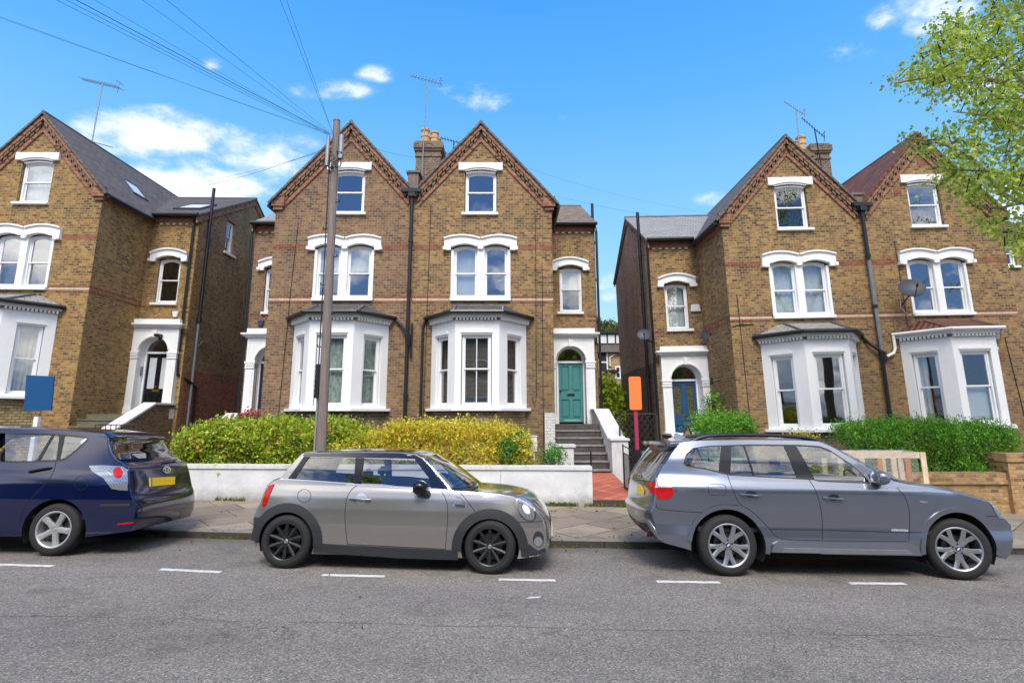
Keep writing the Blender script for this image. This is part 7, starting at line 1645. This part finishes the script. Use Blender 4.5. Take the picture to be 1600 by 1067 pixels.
# flower pot on the steps of the left house of the centre pair
fp = empty('flower_pot', tuple(atY(390, 656, 15.3)), label='clay pot of pink flowers above the left end of the hedge', category='flower pot')
MB().lathe([(.001, -.22), (.12, -.22), (.16, .0), (.18, .0), (.18, -.04)], n=18).build('pot', 'clay_dark', fp, smooth=True)
Q = rng.normal(size=(420, 3)) * (.16, .10, .07) + (0, 0, .10); V, T_ = leaf_mesh(Q, .05, .9, .5); tri_obj('flowers', V, T_, 'petal_pink', fp)
Q = rng.normal(size=(420, 3)) * (.18, .11, .09) + (0, 0, .04); V, T_ = leaf_mesh(Q, .06, .6, .5); tri_obj('leaves', V, T_, 'leaf_green', fp)
P = atY(745, 628, 15.55); wp = empty('house_plant', (P.x, P.y + .1, P.z - .05), label='little bright green plant in the teal house bay window', category='plant')
Q = rng.normal(size=(60, 3)) * .045; V, T_ = leaf_mesh(Q, .07, .7, .5); tri_obj('leaves', V, T_, 'leaf_green', wp)
# ------------------------------------------------------------------ street tree at the right
def tree(name, base, trunk, limbs, sprigs, leafn, size, mat, label, bark='bark_pale', group=None, tw=.008, spread=.26):
    root = empty(name, base, label=label, category='tree', group=group); B = Vector(base)
    m = MB(); m.tube([Vector(p) - B for p in trunk[0]], trunk[1], 14, r2=trunk[2]); m.build('trunk', bark, root, smooth=True, mirror=1)
    nodes = [Vector(p) for l in limbs for p in smooth_chain([tuple(q) for q in l[0]], 2)] + [Vector(trunk[0][-1])]
    for l in limbs: MB().tube([Vector(p) - B for p in smooth_chain([tuple(q) for q in l[0]], 2)], l[1], 8, r2=l[2]).build('limb', bark, root, smooth=True, mirror=1)
    NA = np.array([tuple(p) for p in nodes]); m = MB(); LP = []
    SP = [np.array(tuple(c)) for c in sprigs]; SP.sort(key=lambda c: float(((NA - c) ** 2).sum(1).min()))
    for c in SP:
        i = int(np.argmin(((NA - c) ** 2).sum(1))); a = NA[i]; NA = np.vstack([NA, c])
        mid = (a + c) / 2 + rng.normal(size=3) * .06 * np.linalg.norm(c - a); m.tube([Vector(a) - B, Vector(mid) - B, Vector(c) - B], tw * 1.6, 4, r2=tw * .5, caps=False)
        dv = (c - a) / (np.linalg.norm(c - a) + 1e-6)
        k = rng.integers(int(leafn * .6), int(leafn * 1.4)); t = rng.random(k) ** .6
        q = c + rng.normal(size=(k, 3)) * spread * (.55, .55, .42) + dv * (rng.random((k, 1)) - .6) * spread; LP.append(q)
    tag(m.build('twigs', 'stem', root, mirror=1), kind='stuff')
    P = np.concatenate(LP) - np.array(tuple(base)); V, T_ = leaf_mesh(P, size, .85, -.15, .3); tri_obj('crown', V, T_, mat, root); return root
OUT = [(1640, -60), (1545, -40), (1536, 22), (1468, 32), (1462, 52), (1456, 74), (1432, 80), (1434, 98), (1400, 116), (1394, 130), (1402, 148), (1442, 136), (1456, 160), (1486, 168), (1520, 168), (1508, 196), (1446, 212), (1420, 218), (1418, 226), (1456, 244), (1474, 262), (1464, 284), (1484, 300), (1500, 326), (1530, 318), (1540, 350), (1568, 360), (1576, 390), (1592, 378), (1604, 400), (1602, 400), (1650, 380), (1900, 330), (1950, -100)]
GAPS = [(1556, 130, 18, 10), (1505, 118, 12, 8), (1530, 205, 30, 14), (1560, 335, 34, 12), (1596, 210, 16, 14), (1592, 258, 10, 12), (1575, 325, 20, 14), (1480, 150, 12, 10)]
sp_ = []
while len(sp_) < 430:
    px = rng.uniform(1375, 1640); py = rng.uniform(-50, 425)
    if not pip((px, py), OUT): continue
    if any(((px - a) / b) ** 2 + ((py - c) / d_) ** 2 < 1 for a, c, b, d_ in GAPS) and rng.random() < .85: continue
    if rng.random() < .18 * (1 + math.sin(px * .05) * math.sin(py * .07)): continue
    Y = rng.uniform(8.3, 11.3); sp_.append(atY(px, py, Y))
for _ in range(240):
    px = rng.uniform(1640, 2050); py = rng.uniform(-330, 330); sp_.append(atY(px, py, rng.uniform(7.5, 12.5)))
for _ in range(60):
    px = rng.uniform(1540, 1700); py = rng.uniform(-300, -50); sp_.append(atY(px, py, rng.uniform(8.2, 11.5)))
tb = (11.3, 10.1, pavz(11.3, 10.1))
A_ = lambda px, py, Y: atY(px, py, Y)
fork = (11.35, 10.05, 4.9)
limbs = [([fork, A_(1700, 210, 9.9), A_(1620, 150, 9.7), A_(1570, 128, 9.5), A_(1500, 118, 9.3), A_(1440, 122, 9.1), A_(1398, 130, 9.0)], .085, .012),
         ([A_(1620, 150, 9.7), A_(1560, 90, 9.9), A_(1520, 60, 10), A_(1465, 38, 10)], .04, .01), ([A_(1640, 165, 9.8), A_(1600, 60, 10.2), A_(1560, 5, 10.4), A_(1545, -30, 10.4)], .05, .012),
         ([fork, A_(1720, 330, 10.0), A_(1640, 325, 9.8), A_(1600, 317, 9.6), A_(1570, 307, 9.5), A_(1546, 278, 9.4), A_(1523, 249, 9.3), A_(1470, 222, 9.2), A_(1412, 216, 9.1)], .07, .01),
         ([A_(1640, 325, 9.8), A_(1590, 350, 9.6), A_(1570, 385, 9.5)], .03, .008), ([A_(1600, 317, 9.6), A_(1540, 330, 9.7), A_(1495, 300, 9.8)], .025, .008),
         ([A_(1600, 200, 9.4), A_(1545, 180, 9.2), A_(1490, 175, 9.0)], .025, .008), ([fork, A_(1800, 120, 10.5), A_(1850, -60, 10.6), A_(1880, -250, 10.8)], .10, .02), ([fork, A_(1780, 200, 9), A_(1900, 60, 8.6)], .06, .02), ([A_(1850, -60, 10.6), A_(1720, -130, 10.2), A_(1620, -190, 10), A_(1570, -260, 9.8)], .05, .012), ([A_(1640, 60, 10.2), A_(1590, -60, 10.2), A_(1570, -140, 10.2)], .03, .01)]
tree('street_tree', tb, ([tb, (11.25, 10.12, 2.5), fork], .19, .13), limbs, sp_, 34, .068, 'leaf_tree', 'leafy street tree reaching in from the right with small green leaves')
# ------------------------------------------------------------------ tree beyond the gap, trees across the street
def round_tree(base, h, r, n, size, mat, label, grp=None):
    b = Vector(base); c = b + Vector((0, 0, h)); sp = []
    for _ in range(n):
        d = rng.normal(size=3); d /= np.linalg.norm(d); rr = r * rng.random() ** .35 * (1 + .25 * math.sin(d[0] * 4 + d[2] * 5)); sp.append(c + Vector(d * rr * (1, 1, .85)))
    limbs = [([b + Vector((0, 0, h * .45)), b + Vector((rng.normal() * r * .3, rng.normal() * r * .3, h * .8)), b + Vector((rng.normal() * r * .5, rng.normal() * r * .5, h + r * .3))], .12, .03) for _ in range(4)]
    return tree('garden_tree', base, ([b, b + Vector((.1, 0, h * .25)), b + Vector((0, 0, h * .5))], .22, .15), limbs, sp, 26, size, mat, label, group=grp, spread=r * .16, tw=.02)
p = atY(952, 515, 75); round_tree((p.x, 75, 0), p.z - 1.0, 3.2, 180, .34, 'leaf_far', 'rounded green tree top behind the glazed attic in the gap')
for i, x in enumerate((-15, -6.5, 4.5, 14)):
    round_tree((x, -7.5 - (i % 2), 0), 6.2 + (i % 2), 2.6, 150, .26, 'leaf_tree', 'tree on the far pavement behind the camera, %s of four' % ('first', 'second', 'third', 'fourth')[i], 'trees across the street')
# ------------------------------------------------------------------ weeds, moss and litter
def tufts(name, pts, k, size, mat, label=None, spread=.05, asp=.12, up=1.5):
    P = np.repeat(np.array(pts), k, 0) + rng.normal(size=(len(pts) * k, 3)) * (spread, spread * .4, 0); V, T_ = leaf_mesh(P, size, asp, up); tag(tri_obj(name, V, T_, mat), kind='stuff')
pts = []
for px, py in ((262, 830), (372, 838), (362, 832), (405, 828), (862, 849), (905, 852), (985, 853), (995, 853), (1010, 853)):
    d = ray(px, py); tt = (roadz(0, 9.1) - CAMZ) / (d.z - KX * d.x); q = CAMO + d * tt
    for _ in range(5): x = q.x + rng.normal() * .12; pts.append((x, kerbY(x) - .02, roadz(x, kerbY(x)) + .0))
tufts('kerb_weeds', pts, 14, .035, 'moss', spread=.035, asp=.4)
pts = []
for x, w in ((1.0, 20), (.75, 10), (1.75, 8), (2.3, 14), (2.5, 10), (-5.5, 6), (-4.6, 6), (3.1, 8)):
    for _ in range(w): xx = x + rng.normal() * .14; pts.append((xx, 12.08, pavz(xx, 12.08)))
for _ in range(40): xx = rng.uniform(-7.5, 1.5); pts.append((xx, 12.09, pavz(xx, 12.09)))
tufts('wall_weeds', pts, 12, .07, 'grass_blade', spread=.03, asp=.2)
pts = []
for _ in range(170):
    x = rng.uniform(-7, 7); y = kerbY(x) + .16 + rng.exponential(.18) if rng.random() < .6 else rng.uniform(9.6, 12); pts.append((x, min(y, 12), pavz(x, min(y, 12)) + .003))
P = np.array(pts); P = np.repeat(P, 5, 0) + rng.normal(size=(len(P) * 5, 3)) * (.05, .03, 0); V, T_ = leaf_mesh(P, .03, .8, -.1); tag(tri_obj('pavement_moss', V, T_, 'moss'), kind='stuff')
pts = [(x, y, roadz(x, y) + .004) for x, y in zip(rng.uniform(-7, 8, 90), 9.05 - rng.exponential(.35, 90))] + [(x, y, pavz(x, y) + .004) for x, y in zip(rng.uniform(.3, 1.9, 26), rng.uniform(11.3, 12, 26))] + [(x, y, roadz(x, y) + .004) for x, y in zip(rng.uniform(-6, 6, 40), rng.uniform(3, 8.5, 40))]
V, T_ = leaf_mesh(np.array(pts), .045, .8, -.1, dirs=np.tile([[.5, .2, .1]], (len(pts), 1))); tag(tri_obj('fallen_leaves', V, T_, 'leaf_dry'), kind='stuff')
# ------------------------------------------------------------------ sky and light
W = bpy.data.worlds.new('World'); SC.world = W; W.use_nodes = True; t = W.node_tree; t.nodes.clear()
def wn(typ, inp=None, **kw):
    nd = t.nodes.new(typ)
    for k, v in kw.items(): setattr(nd, k, v)
    for k, v in (inp or {}).items():
        if isinstance(v, bpy.types.NodeSocket): t.links.new(v, nd.inputs[k])
        else: nd.inputs[k].default_value = v
    return nd
def wm(op, a, b=0.0, clamp=False): return wn('ShaderNodeMath', {0: a, 1: b}, operation=op, use_clamp=clamp).outputs[0]
def wmix(f, a, b, blend='MIX'):
    nd = wn('ShaderNodeMix', data_type='RGBA', blend_type=blend)
    for i, v in ((0, f), (6, a), (7, b)):
        if isinstance(v, bpy.types.NodeSocket): t.links.new(v, nd.inputs[i])
        else: nd.inputs[i].default_value = v
    return nd.outputs[2]
SUN_EL, SUN_AZ = 50, 181        # azimuth clockwise from +Y
g = wn('ShaderNodeTexCoord').outputs['Generated']
d = wn('ShaderNodeVectorMath', {0: g}, operation='NORMALIZE').outputs[0]
sx = wn('ShaderNodeSeparateXYZ', {0: d}); z = sx.outputs[2]; y = sx.outputs[1]
ni = wn('ShaderNodeTexSky', sky_type='NISHITA', sun_disc=False, sun_elevation=R(SUN_EL), sun_rotation=R(SUN_AZ))
nish = wmix(1.0, ni.outputs[0], (.10, .10, .10, 1), 'MULTIPLY')
rp = wn('ShaderNodeValToRGB', {0: z}); cr = rp.color_ramp
st = [(0, (200, 230, 250)), (.12, (178, 220, 252)), (.3, (134, 200, 252)), (.5, (88, 172, 250)), (.7, (52, 148, 244)), (1, (34, 116, 226))]
while len(cr.elements) < len(st): cr.elements.new(.5)
for e, (p, c) in zip(cr.elements, st): e.position = p; e.color = lin(c)
back = wn('ShaderNodeMapRange', {0: y, 1: .15, 2: -.45}).outputs[0]
base = wmix(.82, nish, wmix(back, rp.outputs[0], wmix(1.0, rp.outputs[0], (.34, .5, .82, 1), 'MULTIPLY')))
def wnoise(scale, detail, rough=.55, vec=None, dist=0):
    return wn('ShaderNodeTexNoise', {'Vector': vec if vec is not None else d, 'Scale': scale, 'Detail': detail, 'Roughness': rough, 'Distortion': dist}).outputs[0]
stretched = wn('ShaderNodeMapping', {'Vector': d, 'Scale': (1, 1, 1.9)}).outputs[0]
nz = wnoise(9, 8, .58, stretched); nz2 = wnoise(30, 5, .6, stretched)
puff = None
CLOUDS = [(250, 210, 115, 36, 1.1), (320, 200, 50, 22, .9), (415, 245, 90, 34, 1.0), (285, 290, 125, 40, 1.35), (205, 268, 60, 22, .7), (520, 140, 62, 15, .6), (588, 117, 30, 14, .5), (742, 152, 52, 22, .85), (700, 140, 30, 14, .6), (368, 203, 22, 12, .7),
          (332, 100, 16, 11, .38), (1106, 308, 30, 13, .7), (1470, 15, 75, 36, .85), (1380, 30, 34, 22, .5), (1560, 125, 90, 50, .9), (1590, 330, 80, 36, 1.0), (945, 440, 26, 16, .5), (1330, 75, 40, 20, .35), (960, 462, 22, 12, .6), (876, 186, 10, 7, .35), (1500, 60, 60, 25, .6), (1000, 600, 400, 60, .7)]
for (px, py, rx, ry, s) in CLOUDS:
    c = ray(px, py).normalized(); r = CR_; u = r.cross(c) * -1
    u = c.cross(r).normalized() * -1 if False else r.cross(c).normalized(); rr = c.cross(u).normalized()
    ax = (ray(px + rx, py).normalized() - c).length; ay = (ray(px, py - ry).normalized() - c).length
    a = wn('ShaderNodeVectorMath', {0: d, 1: tuple(rr / ax)}, operation='DOT_PRODUCT').outputs['Value']
    b = wn('ShaderNodeVectorMath', {0: d, 1: tuple(u / ay)}, operation='DOT_PRODUCT').outputs['Value']
    f = wn('ShaderNodeVectorMath', {0: d, 1: tuple(c)}, operation='DOT_PRODUCT').outputs['Value']
    q = wm('SQRT', wm('ADD', wm('MULTIPLY', a, a), wm('MULTIPLY', b, b)))
    m = wm('MULTIPLY', wn('ShaderNodeMapRange', {0: q, 1: 0.0, 2: 1.5, 3: s, 4: 0.0}).outputs[0], wm('GREATER_THAN', f, 0.0))
    puff = m if puff is None else wm('MAXIMUM', puff, m)
cl = wm('ADD', wm('MULTIPLY', puff, 1.3), wm('ADD', wm('MULTIPLY', wm('SUBTRACT', nz, .5), 3.0), wm('MULTIPLY', wm('SUBTRACT', nz2, .5), 1.5)))
cl = wm('MULTIPLY', cl, wn('ShaderNodeMapRange', {0: puff, 1: 0.0, 2: .25}).outputs[0])
cmask = wn('ShaderNodeMapRange', {0: cl, 1: .05, 2: 1.75}, interpolation_type='SMOOTHSTEP').outputs[0]
# broad broken cloud in the unseen sky behind the camera, thickened for white fill
back = wn('ShaderNodeMapRange', {0: y, 1: .15, 2: -.45}).outputs[0]
nb = wnoise(2.6, 7, .6, stretched)
nlow = wn('ShaderNodeMapRange', {0: z, 1: .40, 2: .75, 3: 0.0, 4: .16}).outputs[0]
bm_ = wm('MULTIPLY', wn('ShaderNodeMapRange', {0: wm('ADD', nb, nlow), 1: .50, 2: .64}, interpolation_type='SMOOTHSTEP').outputs[0], back)
mask = wm('MAXIMUM', cmask, bm_)
nv = wnoise(3.6, 7, .62, stretched)
ck_ = wn('ShaderNodeValToRGB', {0: nv}); ck_.color_ramp.elements[0].color = (.95, 1.02, 1.15, 1); ck_.color_ramp.elements[0].position = .36; ck_.color_ramp.elements[1].color = (2.9, 2.8, 2.6, 1); ck_.color_ramp.elements[1].position = .66; cbk = ck_.outputs[0]
shade = wn('ShaderNodeValToRGB', {0: wm('ADD', nz2, wm('MULTIPLY', mask, .2))}); shade.color_ramp.elements[0].color = lin((222, 232, 246)); shade.color_ramp.elements[0].position = .4; shade.color_ramp.elements[1].color = lin((252, 253, 255)); shade.color_ramp.elements[1].position = .66
cb = wmix(back, shade.outputs[0], cbk)
sky = wmix(mask, base, cb)
grd = wn('ShaderNodeMapRange', {0: z, 1: -.06, 2: 0.0}).outputs[0]
sky = wmix(grd, (.12, .11, .10, 1), sky)
bg = wn('ShaderNodeBackground', {0: sky, 1: 1.0}); wo = wn('ShaderNodeOutputWorld'); t.links.new(bg.outputs[0], wo.inputs[0])
sl = bpy.data.lights.new('sun', 'SUN'); sl.energy = 2.5; sl.angle = R(24); sl.color = (1, .95, .87); so = bpy.data.objects.new('sun', sl); COL.objects.link(so)
az = R(SUN_AZ); el = R(SUN_EL); dirv = Vector((math.sin(az) * math.cos(el), math.cos(az) * math.cos(el), math.sin(el)))
so.rotation_euler = dirv.to_track_quat('Z', 'Y').to_euler(); so.location = (0, -10, 20)
SC.view_settings.view_transform = 'Standard'; SC.view_settings.look = 'None'; SC.view_settings.exposure = 0.38; SC.view_settings.gamma = 1
try: SC.cycles.max_bounces = 8; SC.cycles.transparent_max_bounces = 24
except Exception: pass
